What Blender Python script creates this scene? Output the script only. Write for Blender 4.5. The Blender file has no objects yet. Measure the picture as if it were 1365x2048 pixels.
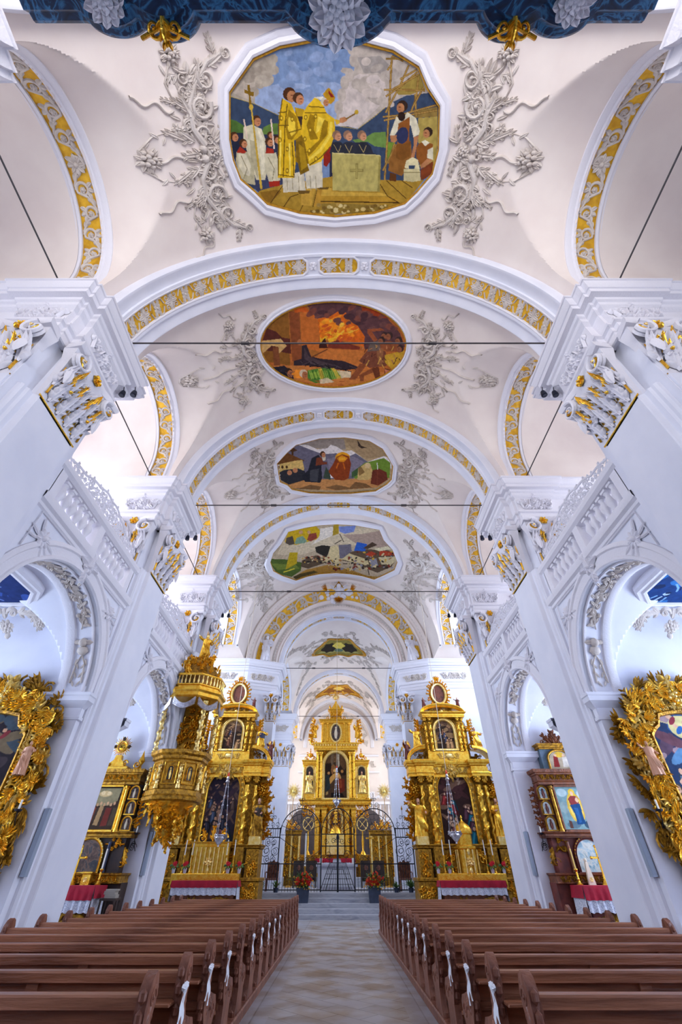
import bpy, math, random
from mathutils import Vector, Matrix
from mathutils.geometry import tessellate_polygon
PI = math.pi
sin, cos, sqrt, atan2, rad = math.sin, math.cos, math.sqrt, math.atan2, math.radians
SC = bpy.context.scene
COL = SC.collection

# ------------------------------------------------------------------ camera
CAMZ = 1.5
PITCH = rad(41.4)
FPX = 820.0
cam_d = bpy.data.cameras.new('camera')
cam_d.sensor_fit = 'VERTICAL'
cam_d.sensor_height = 36.0
cam_d.lens = FPX / 2048 * 36.0
cam_d.shift_x = 4.5 / 2048
cam_d.clip_start = 0.05
cam_d.clip_end = 300
cam = bpy.data.objects.new('camera', cam_d)
cam.location = (0, 0, CAMZ)
cam.rotation_euler = (PI / 2 + PITCH, 0, 0)
COL.objects.link(cam)
SC.camera = cam

# ------------------------------------------------------------------ light and exposure
SC.view_settings.view_transform = 'Standard'
SC.view_settings.look = 'None'
SC.view_settings.gamma = 1
SC.view_settings.use_curve_mapping = False
SC.view_settings.exposure = 0.25
SC.cycles.use_denoising = True
SC.cycles.max_bounces = 7
SC.cycles.diffuse_bounces = 4
SC.cycles.glossy_bounces = 3
SC.cycles.transparent_max_bounces = 8
SC.cycles.sample_clamp_indirect = 6
SC.cycles.caustics_reflective = False
SC.cycles.caustics_refractive = False
world = bpy.data.worlds.new('sky')
SC.world = world
world.use_nodes = True
bg = world.node_tree.nodes['Background']
bg.inputs['Color'].default_value = (0.80, 0.88, 1.0, 1)
WORLD_STRENGTH = .75
bg.inputs['Strength'].default_value = WORLD_STRENGTH

def area_light(name, loc, rot, sx, sy, power, col):
    d = bpy.data.lights.new(name, 'AREA')
    d.shape = 'RECTANGLE'; d.size = sx; d.size_y = sy; d.energy = power; d.color = col
    o = bpy.data.objects.new(name, d); o.location = loc; o.rotation_euler = rot
    COL.objects.link(o)
    return o
COOL = (0.80, 0.88, 1.0)
# daylight standing in each window opening of the outer walls (gallery windows, chapel windows, transept, choir)
PW_GAL, PW_CHAP, PW_TRAN, PW_CHOIR = 300, 580, 1100, 700
for s_ in (-1, 1):
    ry = PI / 2 if s_ > 0 else -PI / 2
    for yc_ in (1.97, 8.13, 14.33):
        area_light('gallery_daylight', (s_ * 11.3, yc_, 10.5), (0, ry, 0), 3.8, 3.4, PW_GAL * (1.5 if s_ < 0 else .8) * (.3 if yc_ < 2 else 1), (1.0, .96, .93))
        area_light('chapel_daylight', (s_ * 11.3, yc_, 3.65), (0, ry, 0), 2.9, 2.0, PW_CHAP * (0.7 if s_ < 0 else 1), COOL)
    area_light('transept_daylight', (s_ * 11.3, 21.6, 10.5), (0, ry, 0), 3.8, 4.8, PW_TRAN, COOL)
    area_light('choir_daylight', (s_ * 6.6, 33.0, 9.0), (0, ry, 0), 6.6, 6.3, PW_CHOIR * .55, COOL)
    area_light('choir_daylight', (s_ * 6.6, 42.85, 9.0), (0, ry, 0), 6.6, 5.4, PW_CHOIR, (1.0, .93, .84))
# added fill light behind the visitor, outside the made-up west opening
area_light('west_fill', (0, -8.0, 9.0), (rad(90), 0, 0), 9.0, 9.0, 1250, (1.0, 0.97, 0.96))

# ------------------------------------------------------------------ colours and materials
def lin(c):
    if isinstance(c, str):
        c = c.lstrip('#')
        c = tuple(int(c[i:i + 2], 16) / 255 for i in (0, 2, 4))
    return tuple(x / 12.92 if x <= .04045 else ((x + .055) / 1.055) ** 2.4 for x in c)

def newmat(name):
    m = bpy.data.materials.new(name); m.use_nodes = True
    nt = m.node_tree
    return m, nt, nt.nodes['Principled BSDF']

def mat(name, col, rough=.6, metal=0., col2=None, scale=3., bump=0., bscale=20., stretch=None, spec=.5, emit=0., detail=4., pos=(.35, .65)):
    m, nt, b = newmat(name)
    b.inputs['Base Color'].default_value = (*lin(col), 1)
    b.inputs['Roughness'].default_value = rough
    b.inputs['Metallic'].default_value = metal
    b.inputs['Specular IOR Level'].default_value = spec
    if emit:
        b.inputs['Emission Color'].default_value = (*lin(col), 1)
        b.inputs['Emission Strength'].default_value = emit
    if col2 or bump:
        tc = nt.nodes.new('ShaderNodeTexCoord')
        src = tc.outputs['Object']
        if stretch:
            mp = nt.nodes.new('ShaderNodeMapping'); mp.inputs['Scale'].default_value = stretch
            nt.links.new(src, mp.inputs['Vector']); src = mp.outputs['Vector']
        if col2:
            n = nt.nodes.new('ShaderNodeTexNoise'); n.inputs['Scale'].default_value = scale; n.inputs['Detail'].default_value = detail
            nt.links.new(src, n.inputs['Vector'])
            r = nt.nodes.new('ShaderNodeValToRGB')
            r.color_ramp.elements[0].position = pos[0]; r.color_ramp.elements[1].position = pos[1]
            r.color_ramp.elements[0].color = (*lin(col), 1); r.color_ramp.elements[1].color = (*lin(col2), 1)
            nt.links.new(n.outputs['Fac'], r.inputs['Fac']); nt.links.new(r.outputs['Color'], b.inputs['Base Color'])
        if bump:
            n2 = nt.nodes.new('ShaderNodeTexNoise'); n2.inputs['Scale'].default_value = bscale; n2.inputs['Detail'].default_value = 3
            nt.links.new(src, n2.inputs['Vector'])
            bp = nt.nodes.new('ShaderNodeBump'); bp.inputs['Strength'].default_value = bump; bp.inputs['Distance'].default_value = .05
            nt.links.new(n2.outputs['Fac'], bp.inputs['Height']); nt.links.new(bp.outputs['Normal'], b.inputs['Normal'])
    return m

def ramp_mat(name, stops, scale=2., rough=.55, distort=1.5, stretch=None, detail=5., offset=(0, 0, 0)):
    m, nt, b = newmat(name)
    b.inputs['Roughness'].default_value = rough
    tc = nt.nodes.new('ShaderNodeTexCoord')
    mp = nt.nodes.new('ShaderNodeMapping')
    mp.inputs['Scale'].default_value = stretch or (1, 1, 1); mp.inputs['Location'].default_value = offset
    nt.links.new(tc.outputs['Object'], mp.inputs['Vector'])
    n = nt.nodes.new('ShaderNodeTexNoise'); n.inputs['Scale'].default_value = scale
    n.inputs['Detail'].default_value = detail; n.inputs['Distortion'].default_value = distort
    nt.links.new(mp.outputs['Vector'], n.inputs['Vector'])
    r = nt.nodes.new('ShaderNodeValToRGB')
    e = r.color_ramp.elements
    while len(e) < len(stops): e.new(.5)
    for i, (p, c) in enumerate(stops):
        e[i].position = p; e[i].color = (*lin(c), 1)
    nt.links.new(n.outputs['Fac'], r.inputs['Fac']); nt.links.new(r.outputs['Color'], b.inputs['Base Color'])
    return m

M = {}
M['plaster'] = mat('white_plaster', '#e9eaf5', .8, col2='#e1e3f0', scale=1.2, bump=.05, bscale=6, spec=.2)
M['vault'] = mat('vault_plaster', '#f1e6df', .85, col2='#e9dcd6', scale=.8, bump=.06, bscale=5, spec=.2)
M['stucco'] = mat('stucco', '#dbd2cb', .8, col2='#cbc0b8', scale=3, bump=.25, bscale=25, spec=.2)
M['stucco_white'] = mat('white_stucco', '#e8e6ee', .75, bump=.2, bscale=25, spec=.25)
M['gold_ground'] = mat('gilded_ground', '#eebb2c', .5, .35, col2='#d09a20', scale=6, bump=.2, bscale=14)
M['gold'] = mat('gold_leaf', '#fbd052', .27, .8, col2='#eaa726', scale=9, bump=.22, bscale=26)
M['gold_deep_shade'] = mat('dark_shaded_gold', '#c89426', .42, .6, col2='#7c540f', scale=11, bump=.4, bscale=26)  # darkened so relief grounds carry the shade of deep crevices in their colour
M['gold_pale'] = mat('pale_gold', '#ffe9a4', .32, .7, col2='#f2c95c', scale=9, bump=.3, bscale=24)
M['gold_flat'] = mat('gold_paint', '#c99520', .5, .3, col2='#a87414', scale=10)
M['silver'] = mat('silver', '#e4e4ec', .28, .85, col2='#b8b8c4', scale=12, bump=.2)
M['iron'] = mat('wrought_iron', '#22242c', .5, .5)
M['iron_blue'] = mat('blackened_iron', '#1c2236', .5, .4)
M['rod'] = mat('steel_rod', '#4a4648', .5, .5)
M['skin'] = mat('painted_skin', '#d9a383', .6)
M['hair'] = mat('painted_hair', '#4a2a1c', .7)
M['red'] = mat('red_cloth', '#b01030', .85, col2='#98082a', scale=4, bump=.1)
M['lace'] = mat('white_lace', '#e6e8f2', .9, col2='#b4b8cc', scale=38, bump=.4, bscale=40, pos=(.45, .6))
M['linen'] = mat('white_linen', '#eceef6', .9)
M['wood'] = mat('pew_wood', '#b27656', .36, col2='#6c3c28', scale=2.4, bump=.2, bscale=9, stretch=(.5, 6, 6), pos=(.3, .75))
M['wood_end'] = mat('pew_end_wood', '#96604a', .42, col2='#68392a', scale=7, bump=.4, bscale=16, stretch=(1, 1, .5), pos=(.3, .7))
M['wood_warm'] = mat('altar_wood', '#8a4e2a', .5, col2='#5f3018', scale=7, bump=.3)
M['wood_black'] = mat('black_wood', '#2a1c16', .45, col2='#3c281c', scale=6)
M['slate'] = mat('slate_planter', '#2b3548', .6, col2='#36425a', scale=6)
M['marble_blue'] = ramp_mat('blue_marble', [(.25, '#070f1f'), (.45, '#0f3054'), (.53, '#3a7cac'), (.58, '#0e2c4e'), (.75, '#081a34')], scale=2.6, rough=.35, distort=2.5)
M['leafgreen'] = mat('green_leaves', '#6a8e3c', .6, col2='#305a30', scale=12)
M['flower_orange'] = mat('orange_petals', '#f0552a', .6, col2='#e8331c', scale=9)
M['flower_yellow'] = mat('yellow_petals', '#e8b42a', .6)
M['flower_red'] = mat('red_petals', '#d01428', .6)
M['candle'] = mat('candle_wax', '#f2efe6', .5)
M['candle_yellow'] = mat('beeswax', '#e2c060', .5)
M['rope'] = mat('pale_rope', '#d8c8b4', .8)
M['glass_dark'] = mat('dark_lamp_glass', '#1a2038', .15)
M['radiator'] = mat('grey_metal', '#9aa6b8', .5, .3)
M['book'] = mat('book_paper', '#a39c92', .8)
M['ivory'] = mat('ivory_paint', '#e6d9c0', .6)
M['navy'] = mat('navy_paint', '#2a3250', .6)
M['green_paint'] = mat('green_paint', '#3c6a4c', .6)
M['bluegrey'] = mat('blue_grey_paint', '#5f7488', .6, col2='#48606e', scale=6)
M['brown_red'] = mat('red_brown_paint', '#7a3428', .6, col2='#551f18', scale=5)
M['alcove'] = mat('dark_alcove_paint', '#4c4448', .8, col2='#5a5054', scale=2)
M['stone'] = ramp_mat('grey_stone', [(.3, '#8f93a0'), (.5, '#b4b6bd'), (.7, '#9c9ea8')], scale=2.2, rough=.55, stretch=(.5, 3, 3))
M['white_marble'] = mat('white_marble', '#dcdce8', .4, col2='#c8c8d6', scale=2)
M['dark_oval'] = ramp_mat('dark_oval_painting', [(.3, '#4a2014'), (.5, '#7a3c24'), (.7, '#3a1a12')], scale=4, distort=2)
PAINT_DARK = ramp_mat('old_oil_painting', [(.3, '#1c1418'), (.45, '#4a342c'), (.52, '#6e5444'), (.58, '#2c3038'), (.7, '#18141c')], scale=2.4, distort=2.2)
PAINT_RED = ramp_mat('red_oil_painting', [(.3, '#2a161c'), (.43, '#5c2c2a'), (.5, '#9a7058'), (.56, '#6a2a2c'), (.64, '#2c3040'), (.75, '#241820')], scale=2.1, distort=2.6, offset=(4, 2, 7))
PAINT_BROWN = ramp_mat('brown_oil_painting', [(.3, '#2a1810'), (.45, '#6a4630'), (.52, '#a27c54'), (.6, '#4c2c20'), (.72, '#20140f')], scale=2.6, distort=2.2, offset=(1, 6, 3))
PAINT_SKY = ramp_mat('blue_oil_painting', [(.28, '#1c3250'), (.42, '#3a5a7c'), (.5, '#8a7a86'), (.57, '#5a3440'), (.66, '#34588a'), (.78, '#203048')], scale=1.7, distort=2.8, offset=(3, 1, 9))
PAINT_LIGHT = ramp_mat('pale_blue_oil_painting', [(.3, '#5c8496'), (.45, '#a4bcc4'), (.55, '#d0cfc4'), (.68, '#7c9ca4')], scale=2.6, distort=2.4)
PAINT_BLUE = ramp_mat('blue_monochrome_painting', [(.3, '#0a1c44'), (.42, '#123a78'), (.5, '#1c62a8'), (.56, '#9cc4e4'), (.6, '#2a6cb0'), (.72, '#0c2a60')], scale=1.5, distort=3.5, rough=.5)
PAINT_BLUE2 = ramp_mat('dark_blue_monochrome_painting', [(.3, '#0c1636'), (.44, '#1a2f66'), (.5, '#2c4c94'), (.55, '#7a94cc'), (.6, '#22408a'), (.74, '#0e1c48')], scale=1.7, distort=3.5, rough=.5, offset=(5, 5, 1))
PAINT_OCHRE = ramp_mat('ochre_monochrome_painting', [(.3, '#5a3a10'), (.45, '#a87420'), (.55, '#d8a83c'), (.7, '#6c4814')], scale=1.7, distort=3.)

def make_paint():
    m, nt, b = newmat('fresco_paint')
    a = nt.nodes.new('ShaderNodeVertexColor'); a.layer_name = 'Col'
    tc = nt.nodes.new('ShaderNodeTexCoord')
    n = nt.nodes.new('ShaderNodeTexNoise'); n.inputs['Scale'].default_value = 7; n.inputs['Detail'].default_value = 6
    nt.links.new(tc.outputs['Object'], n.inputs['Vector'])
    mr = nt.nodes.new('ShaderNodeMapRange'); mr.inputs['To Min'].default_value = .78; mr.inputs['To Max'].default_value = 1.2
    mr.inputs['From Min'].default_value = .3; mr.inputs['From Max'].default_value = .7
    nt.links.new(n.outputs['Fac'], mr.inputs['Value'])
    mx = nt.nodes.new('ShaderNodeVectorMath'); mx.operation = 'SCALE'
    nt.links.new(a.outputs['Color'], mx.inputs[0]); nt.links.new(mr.outputs['Result'], mx.inputs['Scale'])
    nt.links.new(mx.outputs['Vector'], b.inputs['Base Color'])
    b.inputs['Roughness'].default_value = .8
    b.inputs['Specular IOR Level'].default_value = .15
    return m
M['fresco'] = make_paint()

def make_glass():
    m, nt, b = newmat('window_glass')
    out = nt.nodes['Material Output']
    tr = nt.nodes.new('ShaderNodeBsdfTransparent'); tr.inputs['Color'].default_value = (.93, .96, 1, 1)
    gl = nt.nodes.new('ShaderNodeBsdfGlossy'); gl.inputs['Roughness'].default_value = .05
    mx = nt.nodes.new('ShaderNodeMixShader'); mx.inputs[0].default_value = .06
    nt.links.new(tr.outputs[0], mx.inputs[1]); nt.links.new(gl.outputs[0], mx.inputs[2]); nt.links.new(mx.outputs[0], out.inputs['Surface'])
    return m
M['glass'] = make_glass()

def make_floor(name, sx, sy, rot, c1, c2, mortar):
    m, nt, b = newmat(name)
    tc = nt.nodes.new('ShaderNodeTexCoord'); mp = nt.nodes.new('ShaderNodeMapping')
    mp.inputs['Rotation'].default_value = (0, 0, rad(rot))
    nt.links.new(tc.outputs['Object'], mp.inputs['Vector'])
    br = nt.nodes.new('ShaderNodeTexBrick')
    br.inputs['Scale'].default_value = 1; br.inputs['Brick Width'].default_value = sx; br.inputs['Row Height'].default_value = sy
    br.inputs['Mortar Size'].default_value = .011
    br.inputs['Color1'].default_value = (*lin(c1), 1); br.inputs['Color2'].default_value = (*lin(c2), 1); br.inputs['Mortar'].default_value = (*lin(mortar), 1)
    nt.links.new(mp.outputs['Vector'], br.inputs['Vector'])
    n = nt.nodes.new('ShaderNodeTexNoise'); n.inputs['Scale'].default_value = 1.6; n.inputs['Detail'].default_value = 8
    mp2 = nt.nodes.new('ShaderNodeMapping'); mp2.inputs['Scale'].default_value = (1, 1, 1)
    nt.links.new(tc.outputs['Object'], mp2.inputs['Vector']); nt.links.new(mp2.outputs['Vector'], n.inputs['Vector'])
    rp = nt.nodes.new('ShaderNodeValToRGB')
    rp.color_ramp.elements[0].position = .38; rp.color_ramp.elements[0].color = (*lin('#8a6c48'), 1)
    rp.color_ramp.elements[1].position = .58; rp.color_ramp.elements[1].color = (*lin('#b6b8c2'), 1)
    nt.links.new(n.outputs['Fac'], rp.inputs['Fac'])
    mx = nt.nodes.new('ShaderNodeMix'); mx.data_type = 'RGBA'; mx.inputs[0].default_value = .5
    nt.links.new(br.outputs['Color'], mx.inputs[6]); nt.links.new(rp.outputs['Color'], mx.inputs[7])
    nt.links.new(mx.outputs[2], b.inputs['Base Color'])
    b.inputs['Roughness'].default_value = .42
    bp = nt.nodes.new('ShaderNodeBump'); bp.inputs['Strength'].default_value = .25; bp.inputs['Distance'].default_value = .02
    nt.links.new(br.outputs['Fac'], bp.inputs['Height']); bp.invert = True
    nt.links.new(bp.outputs['Normal'], b.inputs['Normal'])
    return m
M['floor'] = make_floor('aisle_slabs', .8, .4, 45, '#aaa8a8', '#807c7a', '#45403a')
M['floor_border'] = make_floor('border_slabs', 2.4, 1.2, 90, '#a2a4aa', '#92949c', '#5f5f62')

# ------------------------------------------------------------------ mesh builder
class MB:
    def __init__(s, T=None):
        s.v = []; s.f = []; s.m = []; s.T = T; s.mi = 0; s.c = None
    def p(s, x, y, z):
        if s.T: x, y, z = s.T(x, y, z)
        s.v.append((x, y, z)); return len(s.v) - 1
    def face(s, *i):
        s.f.append(i); s.m.append(s.mi)
    def grid(s, rows, closed=False):
        n = len(rows[0])
        for a, b in zip(rows, rows[1:]):
            for k in range(n if closed else n - 1):
                s.face(a[k], a[(k + 1) % n], b[(k + 1) % n], b[k])
    def box(s, x0, x1, y0, y1, z0, z1):
        i = [s.p(x, y, z) for z in (z0, z1) for y in (y0, y1) for x in (x0, x1)]
        for q in ((0, 2, 3, 1), (4, 5, 7, 6), (0, 1, 5, 4), (2, 6, 7, 3), (0, 4, 6, 2), (1, 3, 7, 5)):
            s.face(*[i[k] for k in q])
    def cbox(s, x0, x1, y0, y1, z0, z1, c=.01):
        # box with chamfered vertical and top edges
        rings = []
        for z, o in ((z0, 0), (z1 - c, 0), (z1, c)):
            P = [(x0 + o + c, y0 + o), (x1 - o - c, y0 + o), (x1 - o, y0 + o + c), (x1 - o, y1 - o - c), (x1 - o - c, y1 - o), (x0 + o + c, y1 - o), (x0 + o, y1 - o - c), (x0 + o, y0 + o + c)]
            rings.append([s.p(x, y, z) for x, y in P])
        s.grid(rings, True); s.face(*rings[0][::-1]); s.face(*rings[-1])
    def prism(s, poly, a0, a1, axis='z', cap=True):
        # polygon extruded along an axis: z -> (x,y), y -> (x,z), x -> (y,z)
        def P(u, v, a):
            return s.p(u, v, a) if axis == 'z' else (s.p(u, a, v) if axis == 'y' else s.p(a, u, v))
        A = [P(u, v, a0) for u, v in poly]; B = [P(u, v, a1) for u, v in poly]
        n = len(poly)
        for k in range(n): s.face(A[k], A[(k + 1) % n], B[(k + 1) % n], B[k])
        if cap: s.face(*A[::-1]); s.face(*B)
    def lathe(s, prof, cx=0, cy=0, cz=0, n=14, sx=1, sy=1, a0=0, a1=2 * PI, fold=None):
        full = abs(a1 - a0 - 2 * PI) < 1e-6
        rows = []
        for r, z in prof:
            row = []
            for k in range(n if full else n + 1):
                a = a0 + (a1 - a0) * k / n
                rr = r * (fold(a, z) if fold else 1)
                row.append(s.p(cx + rr * sx * cos(a), cy + rr * sy * sin(a), cz + z))
            rows.append(row)
        s.grid(rows, full)
        if full and prof[0][0] > 1e-4: s.face(*rows[0][::-1])
        if full and prof[-1][0] > 1e-4: s.face(*rows[-1])
    def tube(s, pts, r, n=6, closed=False):
        N = len(pts); P = [Vector(p) for p in pts]
        rr = r if isinstance(r, (list, tuple)) else [r] * N
        up = Vector((0, 0, 1)); rows = []
        for k in range(N):
            t = (P[(k + 1) % N] - P[k - 1]) if closed else (P[min(k + 1, N - 1)] - P[max(k - 1, 0)])
            if t.length < 1e-9: t = Vector((0, 0, 1))
            t.normalize()
            u = up if abs(t.z) < .95 else Vector((1, 0, 0))
            a = t.cross(u).normalized(); b = a.cross(t)
            rows.append([s.p(*(P[k] + (a * cos(2 * PI * j / n) + b * sin(2 * PI * j / n)) * rr[k])) for j in range(n)])
        if closed: rows.append(rows[0])
        s.grid(rows, True)
        if not closed: s.face(*rows[0]); s.face(*rows[-1][::-1])
    def ball(s, c, r, sx=1, sy=1, sz=1, n=8, m=5):
        prof = [(max(1e-5, r * sin(PI * k / m)), -r * cos(PI * k / m) * sz) for k in range(m + 1)]
        s.lathe(prof, c[0], c[1], c[2], n, sx, sy)
    def sweep(s, path, prof, closed=False, out=1):
        # moulding: path in plan, profile (projection, height)
        N = len(path); rows = []
        for k in range(N):
            p = Vector(path[k])
            a = Vector(path[k - 1]) if (k > 0 or closed) else None
            b = Vector(path[(k + 1) % N]) if (k < N - 1 or closed) else None
            d1 = (p - a).normalized() if a is not None else None
            d2 = (b - p).normalized() if b is not None else None
            if d1 is None: d1 = d2
            if d2 is None: d2 = d1
            n1 = Vector((d1.y, -d1.x)) * out; n2 = Vector((d2.y, -d2.x)) * out
            m = (n1 + n2); m.normalize(); m = m / max(.3, m.dot(n1))
            rows.append([s.p(p.x + m.x * q, p.y + m.y * q, h) for q, h in prof])
        if closed: rows.append(rows[0])
        s.grid(rows)
    # ---- relief shapes, drawn in u,v and raised by w
    def ribbon(s, pts, wid, h, base=0.):
        N = len(pts); rows = []
        for k, (u, v) in enumerate(pts):
            a = pts[max(k - 1, 0)]; b = pts[min(k + 1, N - 1)]
            dx, dy = b[0] - a[0], b[1] - a[1]; L = math.hypot(dx, dy) or 1
            nx, ny = -dy / L, dx / L
            w = wid(k / (N - 1)) if callable(wid) else wid
            hh = h * (w / (wid(0) if callable(wid) else wid)) if callable(wid) and wid(0) > 0 else h
            hh = max(hh, h * .35)
            rows.append([s.p(u + nx * w * q, v + ny * w * q, base + hh * e) for q, e in ((-.5, 0), (-.36, .75), (0, 1), (.36, .75), (.5, 0))])
        s.grid(rows)
    def spiral(s, u, v, r, a0, turns=1.25, d=1, wid=None, h=.05, base=0., knob=True, n=18):
        wid = wid or r * .38
        pts = []
        for k in range(n + 1):
            t = k / n; a = a0 + d * t * turns * 2 * PI; q = r * (1 - .8 * t)
            pts.append((u + q * cos(a), v + q * sin(a)))
        s.ribbon(pts, lambda t: wid * (1 - .6 * t), h, base)
        if knob: s.dome(u, v, r * .24, h * 1.2, base)
        return pts[0]
    def dome(s, u, v, r, h, base=0., n=7, e=1.):
        rows = [[s.p(u + r * q * cos(2 * PI * k / n), v + r * e * q * sin(2 * PI * k / n), base + h * w) for k in range(n)] for q, w in ((1, 0), (.85, .55), (.45, .92))]
        s.grid(rows, True); t = s.p(u, v, base + h)
        for k in range(n): s.face(rows[-1][k], rows[-1][(k + 1) % n], t)
    def leaf(s, u, v, ang, L, W, h=.04, curl=0., bend=0., base=0., n=5):
        rows = []; x, y = u, v
        for k in range(n + 1):
            t = k / n; a = ang + bend * t
            if k: x += cos(a) * L / n; y += sin(a) * L / n
            w = W * .5 * (sin(PI * min(1, t * .9 + .1)) ** .7) if k < n else W * .02
            nx, ny = -sin(a), cos(a); c = curl * t * t
            m = h * (.35 + .65 * sin(PI * t)) if k < n else h * .3
            rows.append([s.p(x + nx * w, y + ny * w, base + c), s.p(x + nx * w * .45, y + ny * w * .45, base + m * .9 + c), s.p(x, y, base + m * .62 + c),
                         s.p(x - nx * w * .45, y - ny * w * .45, base + m * .9 + c), s.p(x - nx * w, y - ny * w, base + c)])
        s.grid(rows)
    def acan(s, u, v, ang, L, W, h=.05, curl=0., base=0., lobes=3):
        s.leaf(u, v, ang, L, W * .45, h, curl, 0, base)
        for k in range(lobes):
            t = .12 + .62 * k / max(1, lobes - 1); l = W * .62 * (1 - .35 * t)
            px, py = u + cos(ang) * L * t, v + sin(ang) * L * t
            for d in (-1, 1):
                s.leaf(px, py, ang + d * (1.15 - .35 * t), l, l * .5, h * .9, curl * t, -d * .55, base + curl * t * t * .6, 4)
    def rosette(s, u, v, r, n=8, h=.05, base=0., rot=0.):
        for k in range(n):
            a = rot + 2 * PI * k / n
            s.leaf(u + cos(a) * r * .12, v + sin(a) * r * .12, a, r * .9, r * 5. / n, h * .8, h * .25, 0, base, 4)
        s.dome(u, v, r * .3, h * 1.25, base)
    def bouquet(s, u, v, r, h=.08, seed=1):
        R = random.Random(seed)
        for k in range(12):
            a = 2 * PI * k / 12 + R.random() * .3
            s.leaf(u + cos(a) * r * .3, v + sin(a) * r * .3, a, r * .75, r * .4, h * .5, h * .2, R.uniform(-.4, .4), 0, 4)
        for k in range(11):
            a = k * 2.4; q = r * .2 * sqrt(k)
            s.dome(u + cos(a) * q, v + sin(a) * q, r * .24, h * (1.2 - .05 * k))
    def wavy(s, u, v, ang, L, amp, wid, h, waves=2.):
        n = int(14 * waves); pts = []
        for k in range(n + 1):
            t = k / n; o = amp * sin(2 * PI * waves * t) * (1 - .4 * t)
            pts.append((u + cos(ang) * L * t - sin(ang) * o, v + sin(ang) * L * t + cos(ang) * o))
        s.ribbon(pts, wid, h)
    def scrollrun(s, u0, u1, hw, h=.04, unit=None, thick=1., flip=1):
        # running acanthus scroll from u0 to u1, half width hw
        unit = unit or hw * 2.1
        n = max(1, round(abs(u1 - u0) / unit)); st = (u1 - u0) / n
        for k in range(n):
            c = u0 + st * (k + .5); d = flip * (1 if k % 2 == 0 else -1)
            r = min(hw * .72, abs(st) * .42)
            s.spiral(c, -d * hw * .12, r, d * PI / 2 + PI, 1.3, d, r * .4 * thick, h)
            s.rosette(c, -d * hw * .12, r * .42, 5, h * 1.1, 0, k)
            s.ribbon([(c - st * .55, d * hw * .55), (c - st * .3, d * hw * .2), (c - st * .1, -d * hw * .75), (c + st * .2, -d * hw * .85), (c + st * .48, -d * hw * .5)], r * .3 * thick, h * .9)
            for a, L in ((.6, .8), (1.5, .65), (2.5, .8)):
                s.leaf(c + cos(a * d) * r * .3, d * hw * .25 + abs(sin(a)) * d * hw * .12, a * d, hw * L * .95, hw * .42 * thick, h, 0, d * .7)
            s.leaf(c + st * .3, -d * hw * .6, -d * .5, hw * .8, hw * .4 * thick, h, 0, d * .9)
            s.leaf(c - st * .35, d * hw * .1, PI - d * .8, hw * .6, hw * .36 * thick, h, 0, -d * .6)
    def build(s, name, mats, parent=None, smooth=True, angle=.75, cols=None):
        me = bpy.data.meshes.new(name)
        ox, oy, oz = (0, 0, 0)
        if parent is not None:
            r = parent
            while r.parent is not None: r = r.parent
            ox, oy, oz = r.location
        me.from_pydata([(x - ox, y - oy, z - oz) for x, y, z in s.v], [], s.f)
        if not isinstance(mats, (list, tuple)): mats = [mats]
        for m in mats: me.materials.append(M[m] if isinstance(m, str) else m)
        if len(mats) > 1: me.polygons.foreach_set('material_index', s.m)
        if smooth:
            me.polygons.foreach_set('use_smooth', [True] * len(me.polygons))
            me.set_sharp_from_angle(angle=angle)
        me.update()
        o = bpy.data.objects.new(name, me); COL.objects.link(o)
        if parent is not None: o.parent = parent
        return o

def tag(o, label=None, cat=None, group=None, kind=None):
    if label: o['label'] = label
    if cat: o['category'] = cat
    if group: o['group'] = group
    if kind: o['kind'] = kind
    return o
def thing(name, label, cat, loc=(0, 0, 0), group=None):
    o = bpy.data.objects.new(name, None); o.empty_display_size = .2
    o.location = loc; COL.objects.link(o)
    return tag(o, label, cat, group)
def struct(o): o['kind'] = 'structure'; return o
def copy_thing(root, loc, label, group=None, rotz=None):
    def cp(o, par):
        c = o.copy(); COL.objects.link(c); c.parent = par
        for ch in o.children: cp(ch, c)
        return c
    r = cp(root, None); r.location = loc
    if rotz is not None: r.rotation_euler = (0, 0, rotz)
    tag(r, label, None, group)
    return r
def plane_map(O, U, N):
    ox, oy, oz = O; ux, uy = U; nx, ny = N
    return lambda u, v, w: (ox + ux * u + nx * w, oy + uy * u + ny * w, oz + v)
def barrel_map(R, zc, yc):
    def f(u, v, w):
        a = u / R; r = R - w
        return (r * sin(a), yc + v, zc + r * cos(a))
    return f
def arc_poly(cu, cv, r, a0, a1, n, e=1.):
    return [(cu + r * cos(a0 + (a1 - a0) * k / n), cv + r * e * sin(a0 + (a1 - a0) * k / n)) for k in range(n + 1)]

# =================================================================== THE BUILDING
ZC = 11.7        # top of the main cornice, springing of the vaults
RV, RA = 6.0, 5.75   # nave vault, transverse arches
XP, XW, XO = 5.75, 6.0, 10.8     # pilaster face, arcade wall face, outer wall
PY = [-1.15, 5.05, 11.25, 17.45]   # wall pillars
BAYS = [(1.95, 2.02), (8.15, 2.02), (14.35, 2.02)]
TB = (21.0, 2.45)                     # transept bay
NAME = {-1: 'left', 1: 'right'}
def mir(s): return lambda x, y, z: (s * x, y, z)

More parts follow.
